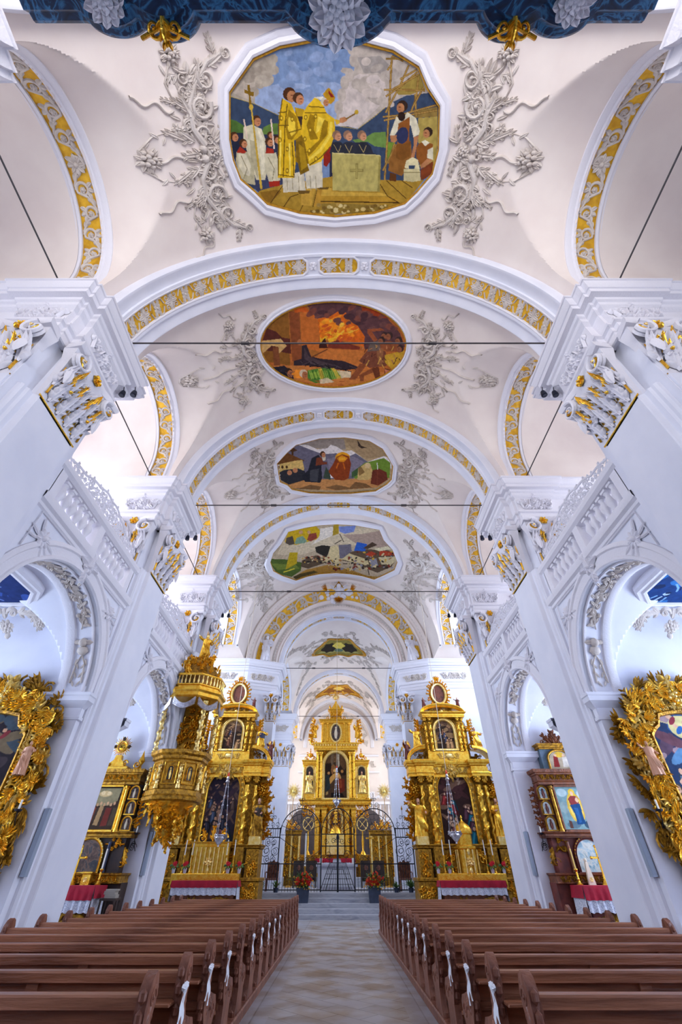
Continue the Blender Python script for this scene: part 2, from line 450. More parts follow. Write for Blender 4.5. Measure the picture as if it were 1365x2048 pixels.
# ---- floor
b = MB(); b.box(-XO - .4, XO + .4, -8, 24.8, -.2, 0); struct(b.build('floor', 'floor_border', smooth=False))
b = MB(); b.box(-.98, .98, -3, 24.0, 0, .004); fl = struct(b.build('floor', 'floor', smooth=False))
fl.rotation_euler = (0, 0, 0)
for k in range(5):
    b = MB(); b.cbox(-XO, XO, 24.8 + .32 * k, 48.4, .164 * k, .164 * (k + 1), .015)
    tag(struct(b.build('floor', 'stone', smooth=False)), 'grey stone altar step running across the nave, %s' % ['lowest of five', 'second from the floor', 'middle one of five', 'fourth from the floor', 'topmost of five'][k])
ZCH = .82
b = MB()
for k in range(3): b.cbox(-2.6, 2.6, 36.6 + .35 * k, 47, ZCH + .16 * k, ZCH + .16 * (k + 1), .01)
struct(b.build('floor', 'stone', smooth=False))

# ---- vaults
def vault(name, y0, y1, R, zc, xw, openings, m='vault', ny=None, na=210):
    ny = ny or int((y1 - y0) / .045)
    b = MB(); rows = []; opn = []
    ys = [y0 + (y1 - y0) * j / 90 for j in range(91)]
    for yc, a, *_ in openings:
        ys = [y for y in ys if abs(y - yc) > a + .01] + [yc - a * cos(PI * j / 110) for j in range(1, 110)] + [yc - a - .001, yc + a + .001, yc - a * .99995, yc + a * .99995]
    ys = sorted(y for y in ys if y0 <= y <= y1); ny = len(ys) - 1
    for y in ys:
        row = []; orow = []
        for i in range(na + 1):
            ph = PI * i / na; c, sn = abs(cos(ph)), sin(ph); rho = R; o = False
            for yc, a, bb, st, sl in openings:
                if abs(y - yc) < a:
                    top = st + bb * sqrt(1 - ((y - yc) / a) ** 2) + sl * xw
                    r1 = top / (sn + sl * c + 1e-9); r2 = xw / (c + 1e-9)
                    rl = min(r1, r2)
                    if rl > rho:
                        rho = rl; o = r2 <= r1
            row.append(b.p(rho * cos(ph), y, zc + rho * sn)); orow.append(o)
        rows.append(row); opn.append(orow)
    for j in range(ny):
        for i in range(na):
            if opn[j][i] and opn[j + 1][i] and opn[j][i + 1] and opn[j + 1][i + 1]: continue
            b.face(rows[j][i], rows[j][i + 1], rows[j + 1][i + 1], rows[j + 1][i])
    return struct(b.build(name, m, angle=.6))
SL = .46
vault('ceiling', -7.6, 18.3, RV, ZC, 6.28, [(PY[0] - 3.1, 2.0, 2.0, 1.1, SL)] + [(yc, a, 2.0, 1.1, SL) for yc, a in BAYS])
vault('ceiling', 18.3, 26.0, RV, ZC, 6.28, [(TB[0], TB[1], 2.3, 1.0, SL)])
RC = 3.95
vault('ceiling', 26.6, 38.6, RC, ZC, 4.2, [(33.0, 3.6, 1.75, .5, .35)])
vault('ceiling', 38.6, 47.2, RC, ZC, 4.2, [(42.9, 3.0, 1.75, .5, .35)])

VOP = [(yc, a, 2.0, 1.1) for yc, a in BAYS] + [(TB[0], TB[1], 2.3, 1.0)]
def vault_radius(al, y):
    """distance of the nave vault surface from its axis, al = angle from the crown"""
    c, sn = abs(sin(al)), cos(al); rho = RV
    for yc, a, bb, st in VOP:
        if abs(y - yc) < a:
            rho = max(rho, min((st + bb * sqrt(1 - ((y - yc) / a) ** 2) + SL * 6.28) / (sn + SL * c), 6.28 / (c + 1e-9)))
    return rho
def arch_path(yc, a, bb, st, z0, n=28):
    pts = [(yc + a, z0), (yc + a, z0 + st * .5)]
    pts += [(yc + a * cos(PI * k / n), z0 + st + bb * sin(PI * k / n)) for k in range(n + 1)]
    pts += [(yc - a, z0 + st * .5), (yc - a, z0)]
    return pts
def path_sweep(b, pts, prof, put):
    """prof: (outward offset, depth); put(coordinate along, up, depth)"""
    N = len(pts); rows = []
    for k in range(N):
        p = pts[k]; q0 = pts[max(0, k - 1)]; q1 = pts[min(N - 1, k + 1)]
        dx, dz = q1[0] - q0[0], q1[1] - q0[1]; L = math.hypot(dx, dz) or 1
        nx, nz = dz / L, -dx / L
        rows.append([b.p(*put(p[0] + nx * o, p[1] + nz * o, d)) for o, d in prof])
    b.grid(rows)
def path_frame(pts):
    """returns f(u) -> point, outward normal along the polyline, u from the middle"""
    S = [0]
    for a, c in zip(pts, pts[1:]): S.append(S[-1] + math.hypot(c[0] - a[0], c[1] - a[1]))
    T = S[-1]
    def f(u):
        t = min(max(u + T / 2, 0), T - 1e-6); k = 0
        import bisect
        k = min(max(0, bisect.bisect_right(S, t) - 1), len(pts) - 2)
        q = (t - S[k]) / ((S[k + 1] - S[k]) or 1)
        a, c = pts[k], pts[k + 1]; L = math.hypot(c[0] - a[0], c[1] - a[1]) or 1
        return (a[0] + (c[0] - a[0]) * q, a[1] + (c[1] - a[1]) * q), ((c[1] - a[1]) / L, -(c[0] - a[0]) / L)
    return f, T
ARCHPROF = lambda x0: [(.42, x0 + .06), (.42, x0 - .05), (.36, x0 - .10), (.29, x0 - .10), (.25, x0 - .05), (.10, x0 - .05), (.07, x0 - .09), (.02, x0 - .09), (0, x0 - .04)]

# ---- big longitudinal arches into the galleries, gilded soffit bands
def side_arch(s, yc, a, bb, st, x0, x1, z0, label, gw=.26, lo=0):
    pts = arch_path(yc, a, bb, st, z0)
    r = thing('side_arch', label, 'arch', (s * x0, yc, z0), 'gilded arches above the cornice')
    b = MB(mir(s)); cx = (x0 + x1) / 2
    path_sweep(b, pts, ARCHPROF(x0) + [(0, cx - gw - .1), (-.04, cx - gw - .07), (-.04, cx - gw), (.02, cx - gw)], lambda y, z, x: (x, y, z))
    path_sweep(b, pts, [(.02, cx + gw), (-.04, cx + gw), (-.04, cx + gw + .07), (0, cx + gw + .1), (0, x1), (.5, x1)], lambda y, z, x: (x, y, z))
    b.build('arch_moulding', 'stucco_white', r)
    b = MB(mir(s)); path_sweep(b, pts, [(.02, cx - gw), (.02, cx + gw)], lambda y, z, x: (x, y, z)); b.build('gilded_band', 'gold_ground', r)
    f, T = path_frame(pts)
    def mp(u, v, w):
        (y, z), (ny, nz) = f(u)
        return (s * (cx + v), y + ny * (.02 - w), z + nz * (.02 - w))
    b = MB(mp); b.scrollrun(-T / 2 + lo, T / 2, gw * .95, .05, .5, 1.15); b.rosette(0, 0, .22, 8, .08)
    b.build('stucco_foliage', 'stucco', r)
    return r
n = 0
for s in (-1, 1):
    for (yc, a), where in zip(BAYS, ('over the nearest bay', 'over the second bay', 'over the third bay')):
        side_arch(s, yc, a, 2.0, 1.1, 6.15, 7.0, ZC, 'white arch with a gilded scrollwork band on the %s %s' % (NAME[s], where))
    side_arch(s, TB[0], TB[1], 2.3, 1.0, 6.15, 7.0, ZC, 'white arch with a gilded scrollwork band on the %s before the altars' % NAME[s])
    side_arch(s, 33.0, 3.6, 1.75, .5, 4.1, 4.8, ZC, 'white arch with a gilded band in the choir on the %s, nearer one' % NAME[s])
    side_arch(s, 42.9, 3.0, 1.75, .5, 4.1, 4.8, ZC, 'white arch with a gilded band in the choir on the %s, beside the high altar' % NAME[s])

# ---- transverse arches with gold panels
def transverse_arch(yc, R, hw, label, gw=.27, key=.06, th=.3, seg=True):
    r = thing('transverse_arch', label, 'arch', (0, yc, ZC), 'gilded arches across the vault')
    n = 96
    prof = [(-th, -hw), (-.02, -hw), (.03, -hw + .03), (.03, -hw + .1), (0, -hw + .16), (0, -gw - .12), (.05, -gw - .1), (.05, -gw - .03), (0, -gw)]
    prof += [(q, -v) for q, v in prof[::-1]]
    b = MB(); rows = []
    for k in range(n + 1):
        a = PI * k / n
        rows.append([b.p((R - q) * cos(a), yc + v, ZC + (R - q) * sin(a)) for q, v in prof])
    b.grid(rows); b.build('arch_body', 'plaster', r)
    # panels: centre cartouche and two long ones
    L = R * PI / 2
    bm_ = barrel_map(R, ZC, yc)
    cw = R * .12
    g = MB(bm_); fr = MB(bm_); lf = MB(bm_)
    for u0, u1 in ((-cw, cw), (cw + .42, L - .15), (-L + .15, -cw - .42)):
        m = max(2, int((u1 - u0) / .15)); c = .12
        def wd(u): return gw - max(0, c - min(u - u0, u1 - u))
        us = [u0 + (u1 - u0) * k / m for k in range(m + 1)]
        rows = [[g.p(u, -wd(u), .006), g.p(u, wd(u), .006)] for u in us]; g.grid(rows)
        loop = [(u, wd(u)) for u in us] + [(u, -wd(u)) for u in us[::-1]]
        fr.ribbon(loop + loop[:2], .09, .06)
        # quatrefoils and leaves
        k = max(1, round((u1 - u0) / .62)); st = (u1 - u0) / k
        for i in range(k):
            u = u0 + st * (i + .5)
            if i % 2 == 0 or not seg:
                for sg in (-1, 1):
                    lf.acan(u, 0, PI / 2 * sg + .0, gw * .9, gw * 1.0, .045)
                    lf.leaf(u, 0, (0 if sg > 0 else PI), st * .42, gw * .55, .05)
                    for dd in (-1, 1):
                        lf.spiral(u + dd * st * .27, sg * gw * .52, gw * .34, PI if dd > 0 else 0, 1.1, sg * dd, gw * .17, .04, 0, True, 12)
            else:
                lf.rosette(u, 0, gw * .55, 6, .05, 0, .5)
                for sg in (-1, 1):
                    for dd in (-1, 1):
                        lf.leaf(u + dd * .03, sg * gw * .15, PI / 2 * sg - dd * sg * .8, gw * 1.05, gw * .5, .045, 0, dd * sg * 1.2)
                        lf.ribbon([(u + dd * st * .5, sg * gw * .15), (u + dd * st * .36, sg * gw * .75), (u + dd * st * .16, sg * gw * .85)], gw * .16, .04)
    for sg in (-1, 1): fr.rosette(sg * (cw + .21), 0, .15, 4, .07, 0, PI / 4)
    g.build('gilded_panel', 'gold_ground', r); fr.build('panel_frame', 'stucco_white', r); lf.build('stucco_leaves', 'stucco', r)
    return r
transverse_arch(PY[0], RA, .75, 'white vault rib with gilded panels overhead, nearest to the organ')
for y, w in zip(PY[1:], ('nearest of those in view', 'second away, beyond the oval fire fresco', 'third away, beyond the mountain fresco')):
    transverse_arch(y, RA, .75, 'white vault rib with three gilded leafwork panels, ' + w)
transverse_arch(27.35, 3.75, .5, 'narrow rib with gilded panels inside the chancel arch', .2)
transverse_arch(38.5, 3.75, .5, 'narrow rib with gilded panels deep in the choir', .2)
transverse_arch(46.6, 3.75, .4, 'rib with gilded panels against the choir end wall', .16)

# ---- chancel arch: splayed band with relief
CA = (25.9, 26.75, 5.72, 3.95)
r = thing('chancel_arch', 'broad splayed chancel arch with gold-ground stucco foliage', 'arch', (0, 26, ZC))
b = MB(); n = 90; rows = []
y0, y1, R0, R1 = CA
def splay(t):   # 0 outside, 1 inside
    return R0 + (R1 - R0) * t, y0 + (y1 - y0) * t
PR = [(-.12, -.0, 0), (-.1, -.16, 0), (-.02, -.14, 0), (.0, -.02, 0), (.1, -.02, 0), (.12, -.09, 0), (.18, -.09, 0), (.2, 0, 0), (.62, 0, 0), (.64, -.09, 0), (.7, -.09, 0), (.72, -.02, 0), (.88, -.02, 0), (.9, -.1, 0), (.98, -.1, 0), (1.0, 0, 0)]
for k in range(n + 1):
    a = PI * k / n; row = []
    for t, dy, _ in PR:
        R, y = splay(t); row.append(b.p(R * cos(a), y + dy, ZC + R * sin(a)))
    row.append(b.p(R1 * cos(a), 28.2, ZC + R1 * sin(a)))
    rows.append(row)
b.grid(rows); b.build('arch_body', 'vault', r)
b = MB(); rows = []
for k in range(n + 1):
    a = PI * k / n; rows.append([b.p(splay(t)[0] * cos(a), splay(t)[1] - .015, ZC + splay(t)[0] * sin(a)) for t in (.21, .61)])
b.grid(rows); b.build('gilded_ground', 'gold_ground', r)
def splay_map(u, v, w):
    t = .41 - v / 1.95; R, y = splay(t); Rm = splay(.41)[0]; a = PI / 2 - u / Rm
    return (R * cos(a), y - .02 - w, ZC + R * sin(a))
b = MB(splay_map); Rm = splay(.41)[0]; L = LSP = Rm * PI / 2
for sg in (-1, 1):
    b.scrollrun(sg * 1.35, sg * (L - 1.2), .4, .1, .95, 1.0)
    
b.build('stucco_foliage', 'stucco', r)
def splay_edge(v0, hw):
    def f(u, v, w):
        x, y, z = splay_map(u, v0 + v, w); return x, y - .02, z
    b = MB(f)
    m = int(2 * L / .22)
    for k in range(m):
        u = -L + 2 * L * (k + .5) / m
        b.rosette(u, 0, hw, 5, .04, 0, k); b.leaf(u + .06, 0, .5, .13, .08, .03)
    return b
b = splay_edge(.86, .09); b.build('outer_beading', 'stucco', r)
b = splay_edge(-.78, .09); b.build('inner_beading', 'stucco', r)

# ---- side walls
ENT = [(-.12, -1.70), (.0, -1.70), (.03, -1.68), (.03, -1.52), (.06, -1.50), (.06, -1.36), (.12, -1.33), (.13, -1.27), (.05, -1.24), (.03, -1.20), (.03, -.68), (.07, -.65), (.12, -.6), (.13, -.5), (.18, -.47), (.2, -.4), (.32, -.38), (.33, -.26), (.36, -.25), (.39, -.2), (.42, -.12), (.43, -.07), (.46, -.06), (.46, 0), (-.15, 0)]
def zprof(pr, z): return [(q, z + h) for q, h in pr]
def arch_plate(b, x0, x1, y0, y1, z0, z1, yc, a, zs, bb=None, sill=None):
    """wall plate (facing x) with a round-headed opening"""
    bb = bb or a
    ys = [y0, yc - a] + [yc - a * cos(PI * k / 28) for k in range(1, 28)] + [yc + a, y1]
    def top(y): return zs + bb * sqrt(max(0, 1 - ((y - yc) / a) ** 2))
    for k in range(len(ys) - 1):
        ya, yb = ys[k], ys[k + 1]
        if k == 0 or k == len(ys) - 2: za = zb = z0
        else: za, zb = top(ya), top(yb)
        if k in (0, len(ys) - 2):
            b.box(x0, x1, ya, yb, z0, z1)
        else:
            q = [b.p(x, y, z) for x in (x0, x1) for y, z in ((ya, za), (yb, zb), (yb, z1), (ya, z1))]
            b.face(q[0], q[3], q[2], q[1]); b.face(q[4], q[5], q[6], q[7]); b.face(q[0], q[1], q[5], q[4]); b.face(q[3], q[7], q[6], q[2])
            if sill is not None: b.box(x0, x1, ya, yb, z0, sill)
for s in (-1, 1):
    # arcade wall between the pillars
    b = MB(mir(s))
    for yc, a in BAYS:
        arch_plate(b, XW, 6.75, yc - 2.3, yc + 2.3, 0, 7.25, yc, a, 4.7)
    struct(b.build('wall_' + NAME[s], 'plaster', angle=.5))
    # outer wall with window openings
    b = MB(mir(s))
    b.box(XO, XO + .3, -8, 24.8, 0, 2.2); b.box(XO, XO + .3, -8, 26.2, 5.1, 8.6)
    b.box(XO, XO + .3, -8, 26.2, 12.4, 17)
    for y0_, y1_ in ((-8, .95), (3.0, 7.1), (9.2, 13.3), (15.4, 24.8)): b.box(XO, XO + .3, y0_, y1_, 2.2, 5.1)
    for y0_, y1_ in ((-8, .25), (3.7, 6.45), (9.85, 12.65), (16.05, 19.2), (24.0, 26.2)): b.box(XO, XO + .3, y0_, y1_, 8.6, 12.4)
    struct(b.build('wall_' + NAME[s], 'plaster', smooth=False))
    # gallery floor, gallery vaults
    b = MB(mir(s)); b.box(6.74, XO, -1, 16.5, 7.0, 7.25); struct(b.build('floor', 'plaster', smooth=False))
    for yc, a, bb, st in [(yc, 2.0, 2.0, 1.1) for yc, a in BAYS] + [(TB[0], 2.45, 2.3, 1.0)]:
        b = MB(mir(s)); rows = []
        P = arch_path(yc, a, bb, st, ZC)
        for k in range(9):
            x = 6.95 + (XO - 6.95) * k / 8
            rows.append([b.p(x, y, z + (.35 * sin(PI * k / 8) if z > ZC + st else 0)) for y, z in P])
        b.grid(rows)
        struct(b.build('ceiling', 'vault', angle=.6))
    # chapel vaults (groined)
    for yc, a in BAYS[1:]:
        b = MB(mir(s)); rows = []; nx, ny = 54, 54
        for i in range(nx + 1):
            x = 6.75 + (XO - 6.75) * i / nx; row = []
            for j in range(ny + 1):
                y = yc - 2.05 + 4.1 * j / ny
                z1_ = 4.7 + sqrt(max(0, 2.05 ** 2 - (y - yc) ** 2)); z2_ = 4.7 + sqrt(max(0, 1 - ((x - 8.75) / 1.98) ** 2)) * 2.05
                row.append(b.p(x, y, max(z1_, z2_, 4.7)))
            rows.append(row)
        b.grid(rows); struct(b.build('ceiling', 'plaster', angle=.35))
    # east wall of the transept bay, with tall niches
    b = MB(mir(s))
    b.box(8.2, XO, 26.0, 26.3, 0, ZC); b.box(5.7, 8.2, 26.0, 26.3, 0, 5.2); b.box(3.95, 4.2, 26.72, 28.2, 0, ZC); b.box(4.2, 5.7, 27.9, 28.2, 0, ZC)
    dl = math.hypot(1.75, .72); du = (1.75 / dl, -.72 / dl)
    for (ox, oy), (ux_, uy_), ln_, nc in (((5.7, 26.0), (1, 0), 2.5, 1.25), ((3.95, 26.72), du, dl, dl / 2)):
        b2 = MB(lambda x, y, z, ox=ox, oy=oy, ux_=ux_, uy_=uy_: (s * (ox + ux_ * y - uy_ * x), oy + uy_ * y + ux_ * x, z))
        arch_plate(b2, 0, .18, 0, ln_, 5.2, ZC, nc, .38, 7.9); b2.box(0, .18, 0, ln_, 0, 5.2)
        rows = []
        for z, q in [(5.2, 1), (7.9, 1)] + [(7.9 + .38 * sin(t * PI / 16), cos(t * PI / 16)) for t in range(1, 9)]:
            rows.append([b2.p(.17 + .34 * q * sin(PI * k / 14), nc - .4 * q * cos(PI * k / 14), z) for k in range(15)])
        b2.grid(rows); b2.box(0, .5, nc - .38, nc + .38, 5.15, 5.22)
        struct(b2.build('wall_' + NAME[s], 'plaster', angle=.5))
    struct(b.build('wall_' + NAME[s], 'plaster', smooth=False))
    b = MB(mir(s)); b.box(5.9, XO, 26.0, 26.3, ZC, 17.5); struct(b.build('wall_' + NAME[s], 'vault', smooth=False))
    # arch head filling above the chancel opening is the splay itself; choir walls
    b = MB(mir(s))
    b.box(6.0, 6.25, 28.2, 47.4, 0, 5.6)
    for y0_, y1_ in ((28.2, 29.8), (36.2, 40.1), (45.6, 47.4)): b.box(6.0, 6.25, y0_, y1_, 5.6, 13.9)
    b.box(6.0, 6.25, 28.2, 47.4, 12.3, 13.9)
    struct(b.build('wall_' + NAME[s], 'plaster', smooth=False))
    b = MB(mir(s)); b.box(4.75, 6.2, 28.2, 47.4, 13.6, 13.8); struct(b.build('ceiling', 'plaster', smooth=False))
# end wall of the choir with round arch moulding
b = MB(); b.box(-6.2, 6.2, 47.2, 47.5, 0, 16.5); struct(b.build('wall_back', 'vault', smooth=False))
b = MB(); pts = arch_path(0, 3.3, 3.0, .6, ZC - .6)
path_sweep(b, pts, [(.3, 47.2), (.3, 47.1), (.2, 47.05), (.08, 47.1), (0, 47.1), (-.05, 47.2)], lambda x, z, y: (x, y, z))
f_, T_ = path_frame([(p[0], p[1]) for p in arch_path(0, 2.75, 2.5, .5, ZC - .5)])
def mp_(u, v, w):
    (x, z), (nx, nz) = f_(u); return (x + nx * v, 47.19 - w, z + nz * v)
b.build('trim_1', 'stucco_white').update_tag(); struct(bpy.data.objects['trim_1'])
b = MB(mp_); b.scrollrun(-T_ / 2, T_ / 2, .3, .05, .7); struct(b.build('trim_2', 'stucco'))
b = MB()
for zz_ in (8.9, 10.3): b.box(-4, 4, 47.0, 47.2, zz_, zz_ + .14)
struct(b.build('trim_3', 'stucco_white', smooth=False))
b = MB(plane_map((0, 47.19, 9.65), (1, 0), (0, -1)))
for sg in (-1, 1): b.scrollrun(sg * 1.9, sg * 3.6, .3, .07, .5)
struct(b.build('trim_4', 'stucco'))
# unseen west wall behind the visitor; opening added for the fill light
b = MB(); b.box(-XO, XO, -7.6, -7.2, 0, 4.4); b.box(-XO, XO, -7.6, -7.2, 13.6, 18.4); b.box(-XO, -4.6, -7.6, -7.2, 4.4, 13.6); b.box(4.6, XO, -7.6, -7.2, 4.4, 13.6)
struct(b.build('wall_front', 'plaster', smooth=False))

# ---- windows in the outer walls
wn = 0
def window(s, x, y0, y1, z0, z1, nx, nz):
    global wn; wn += 1
    b = MB(mir(s)); t = .05
    b.box(x, x + .12, y0, y1, z0, z0 + .08); b.box(x, x + .12, y0, y1, z1 - .08, z1)
    for y in (y0, y1 - .08): b.box(x, x + .12, y, y + .08, z0, z1)
    for k in range(1, nx): y = y0 + (y1 - y0) * k / nx; b.box(x + .03, x + .08, y - t / 2, y + t / 2, z0, z1)
    for k in range(1, nz): z = z0 + (z1 - z0) * k / nz; b.box(x + .03, x + .08, y0, y1, z - t / 2, z + t / 2)
    o = struct(b.build('window_%d' % wn, 'stucco_white', smooth=False))
    g = MB(mir(s)); g.box(x + .05, x + .056, y0, y1, z0, z1); g.build('window_pane', 'glass', o, smooth=False)
for s in (-1, 1):
    for y0_, y1_ in ((.95, 3.0), (7.1, 9.2), (13.3, 15.4)): window(s, XO + .1, y0_, y1_, 2.2, 5.1, 4, 6)
    for y0_, y1_ in ((.25, 3.7), (6.45, 9.85), (12.65, 16.05), (19.2, 24.0)): window(s, XO + .1, y0_, y1_, 8.6, 12.4, 5, 6)
    for y0_, y1_ in ((29.8, 36.2), (40.1, 45.6)): window(s, 6.05, y0_, y1_, 5.6, 12.3, 8, 8)

# ---- wall pillars with pilaster, capital, entablature
def capital(r, T, W, H, side=True):
    """composite capital drawn on a face: u across, v up, w outward"""
    a = MB(T); g = MB(T)
    # bell
    rows = []
    for v, e in ((0, .02), (.08, .04), (.4, .05), (.75, .10), (.9, .2), (.93, .2)):
        rows.append([a.p(u * (W / 2 + e), v * H, w) for u, w in ((-1, -.1), (-1, e), (1, e), (1, -.1))])
    a.grid(rows)
    k = 4 if W > .9 else 2
    for i in range(k):
        u = -W / 2 + W * (i + .5) / k
        a.acan(u, .02 * H, PI / 2, H * .42, W / k * 1.05, .10, .22, .05, 4)
        g.leaf(u, .30 * H, PI / 2, H * .16, .09, .05, .12, 0, .19)
    for i in range(k + 1):
        u = -W / 2 + W * i / k
        a.acan(u, .22 * H, PI / 2, H * .42, W / k, .10, .26, .06, 4)
    for sg in (-1, 1):
        # corner volutes, deep scrolls
        for dw in (0, .1):
            a.spiral(sg * (W / 2 + .02), .76 * H, .19 * H ** .5, PI / 2 if sg < 0 else PI / 2, 1.5, -sg if False else sg, .1, .1, .2 + dw * .8)
        a.ribbon([(sg * W * .1, .62 * H), (sg * W * .22, .8 * H), (sg * (W / 2 - .05), .88 * H)], .12, .12, .1)
        g.leaf(sg * W * .3, .55 * H, PI / 2 + sg * .1, .3 * H, .16, .08, .14, 0, .12)
        g.spiral(sg * W * .2, .6 * H, .1, 0, 1.1, sg, .05, .06, .14)
        g.spiral(sg * W * .36, .42 * H, .08, 0, 1.1, -sg, .045, .06, .2)
        g.dome(sg * (W / 2 + .02), .76 * H, .045, .06, .34)
        a.leaf(sg * (W / 2 + .02), .6 * H, -PI / 2 - sg * .3, .35 * H, .2, .1, .05, sg * .5, .2)
        a.rosette(sg * W * .3, .3 * H, .13, 6, .1, .14)
        g.dome(sg * W * .3, .3 * H, .04, .06, .24)
    # abacus and centre flower
    pts = [(-W / 2 - .26, .3)] + [(W * .5 * q, .3 - .13 * (1 - q * q)) for q in (-.8, -.4, 0, .4, .8)] + [(W / 2 + .26, .3)]
    rows = []
    for v in (.91, .95, 1.0):
        e = 0 if v < .95 else .04
        rows.append([a.p(u * (1 + e * .5), v * H, w + e) for u, w in [(-W / 2 - .2, -.1)] + pts + [(W / 2 + .2, -.1)]])
    a.grid(rows); a.face(*rows[0]); a.face(*rows[-1][::-1])
    g.rosette(0, .93 * H, .14, 6, .1, .2)
    a.bouquet(0, .68 * H, .16, .14, 3)
    g.wavy(-W * .34, .55 * H, -PI / 2 + .2, .34 * H, .05, .05, .05, 1.2); g.wavy(W * .34, .55 * H, -PI / 2 - .2, .34 * H, .05, .05, .05, 1.2)
    for i in range(k * 2 + 1):
        u = -W / 2 + W * i / (k * 2)
        g.ribbon([(u, .06 * H), (u, .3 * H), (u * 1.06, .6 * H)], .022, .05, .045)
        if i % 2: g.acan(u, .42 * H, PI / 2, .2 * H, .14, .05, .14, .2, 2); g.spiral(u, .66 * H, .06, 0, 1.2, 1, .03, .05, .16, True, 8)
    for sg in (-1, 1):
        g.acan(sg * W * .4, .66 * H, PI / 2 - sg * .9, .3, .2, .06, .06, .26, 2); a.acan(sg * W * .25, .5 * H, PI / 2 - sg * .3, .4 * H, .26, .08, .2, .1, 3)
    # gold astragal
    g.ribbon([(-W / 2 - .05, 0), (0, 0), (W / 2 + .05, 0)], .03, .03)
    for u in (-W * .25, 0, W * .25): g.ribbon([(u + .08, .05 * H), (u + .08, .38 * H)], .028, .03, .03)
    c = a.build('capital', 'stucco_white', r); g.build('gold_leaves', 'gold', c)

def pillar(s, yc, label, ent=True, caps=True, z1=17.6):
    r = thing('wall_pillar', label, 'pillar', (s * 6.2, yc, 0), 'white wall pillars of the nave')
    b = MB(mir(s))
    b.box(XW + .03, XO - .01, yc - 1.05, yc + 1.05, 0, 7.1); b.box(XW + .02, XO - .01, yc - 1.049, yc + 1.049, 7.1, 11.5); b.box(XW + .15, XO - .01, yc - 1.05, yc + 1.05, 11.5, 16.2)
    # jamb respond under the chapel impost
    b.build('pillar_block', 'plaster', r, smooth=False)
    b = MB(mir(s))
    # stepped pilaster, shaft
    sec = [(XW + .05, yc - .9), (XW - .06, yc - .9), (XW - .1, yc - .86), (XW - .1, yc - .8), (XW - .14, yc - .76), (XW - .14, yc - .66), (XP + .02, yc - .62), (XP, yc - .60)]
    sec = sec + [(x, 2 * yc - y) for x, y in sec[::-1]]
    b.prism(sec, 0, 8.4); b.build('pilaster', 'plaster', r, angle=.3)
    b = MB(mir(s)); b.box(XP, XP + .35, yc - .6, yc + .6, 8.35, 10.1)
    b.box(XP - .05, XP + .3, yc - .68, yc + .68, 0, .5); b.box(XP - .03, XP + .3, yc - .65, yc + .65, .5, .6)
    b.build('pilaster_core', 'plaster', r, smooth=False)
    # impost on the two jambs
    b = MB(mir(s))
    IMP = [(-.02, 4.12), (.03, 4.14), (.03, 4.2), (0, 4.22), (0, 4.38), (.04, 4.42), (.12, 4.5), (.15, 4.52), (.15, 4.62), (.17, 4.64), (.17, 4.7), (-.05, 4.7)]
    for d in (-1, 1):
        path = [(XW - .02, yc + d * .92), (XW - .02, yc + d * 1.07), (6.78, yc + d * 1.07), (6.78, yc + d * .95)]
        b.sweep(path, IMP, out=d * -1)
    b.build('impost', 'plaster', r)
    if caps:
        capital(r, plane_map((s * XP, yc, 8.4), (0, 1), (-s, 0)), 1.22, 1.65)
        capital(r, plane_map((s * 6.52, yc - 1.06, 8.4), (s, 0), (0, -1)), .84, 1.65)
        b = MB(mir(s)); b.box(6.06, 6.98, yc - 1.09, yc, 4.7, 8.4); b.build('side_pilaster', 'plaster', r, smooth=False)
    # entablature wrapping the pillar
    xk = XP
    near = [(XO, -1.05), (7.15, -1.05), (7.15, -1.1), (6.0, -1.1), (6.0, -.98), (XW - .08, -.98), (XW - .08, -.72), (xk, -.72)]
    path = [(x, yc + y) for x, y in near] + [(x, yc - y) for x, y in near[::-1]]
    b = MB(mir(s)); b.sweep(path, zprof(ENT, ZC), out=-1); b.prism(path, ZC - .02, ZC); b.box(XP + .02, XO, yc - .7, yc + .7, 10.0, ZC - .03)
    e = b.build('entablature', 'stucco_white', r, angle=.35)
    for T, L in ((plane_map((s * (xk - .04), yc, ZC - .94), (0, 1), (-s, 0)), 1.2), (plane_map((s * 6.58, yc - 1.14, ZC - .94), (s, 0), (0, -1)), 1.1), (plane_map((s * 8.6, yc - 1.09, ZC - .94), (s, 0), (0, -1)), 1.7)):
        b = MB(T); b.scrollrun(-L / 2, 0, .24, .09, .3, 1.3); b.scrollrun(L / 2, 0, .24, .09, .3, 1.3); b.bouquet(0, 0, .2, .12)
        k = int(L / .13)
        for i in range(k + 1):
            u = -L / 2 + L * i / k - 0
            b.leaf(u, .36, PI / 2, .12, .1, .05, .06)
            if i % 2 == 0: b.dome(u, .34, .05, .07)
        b.bouquet(0, .38, .13, .1); b.ribbon([(-L / 2, .33), (0, .30), (L / 2, .33)], .05, .05)
        b.build('frieze_ornament', 'stucco_white', e)
    return r
PL = {}
for s in (-1, 1):
    for y, w in zip(PY, ('beside the organ front, mostly out of view', 'nearest in view', 'second away, with a picture frame on it', 'third away, beside the side altar')):
        PL[s, y] = pillar(s, y, 'white wall pillar with gilded capital and heavy cornice on the %s, %s' % (NAME[s], w))

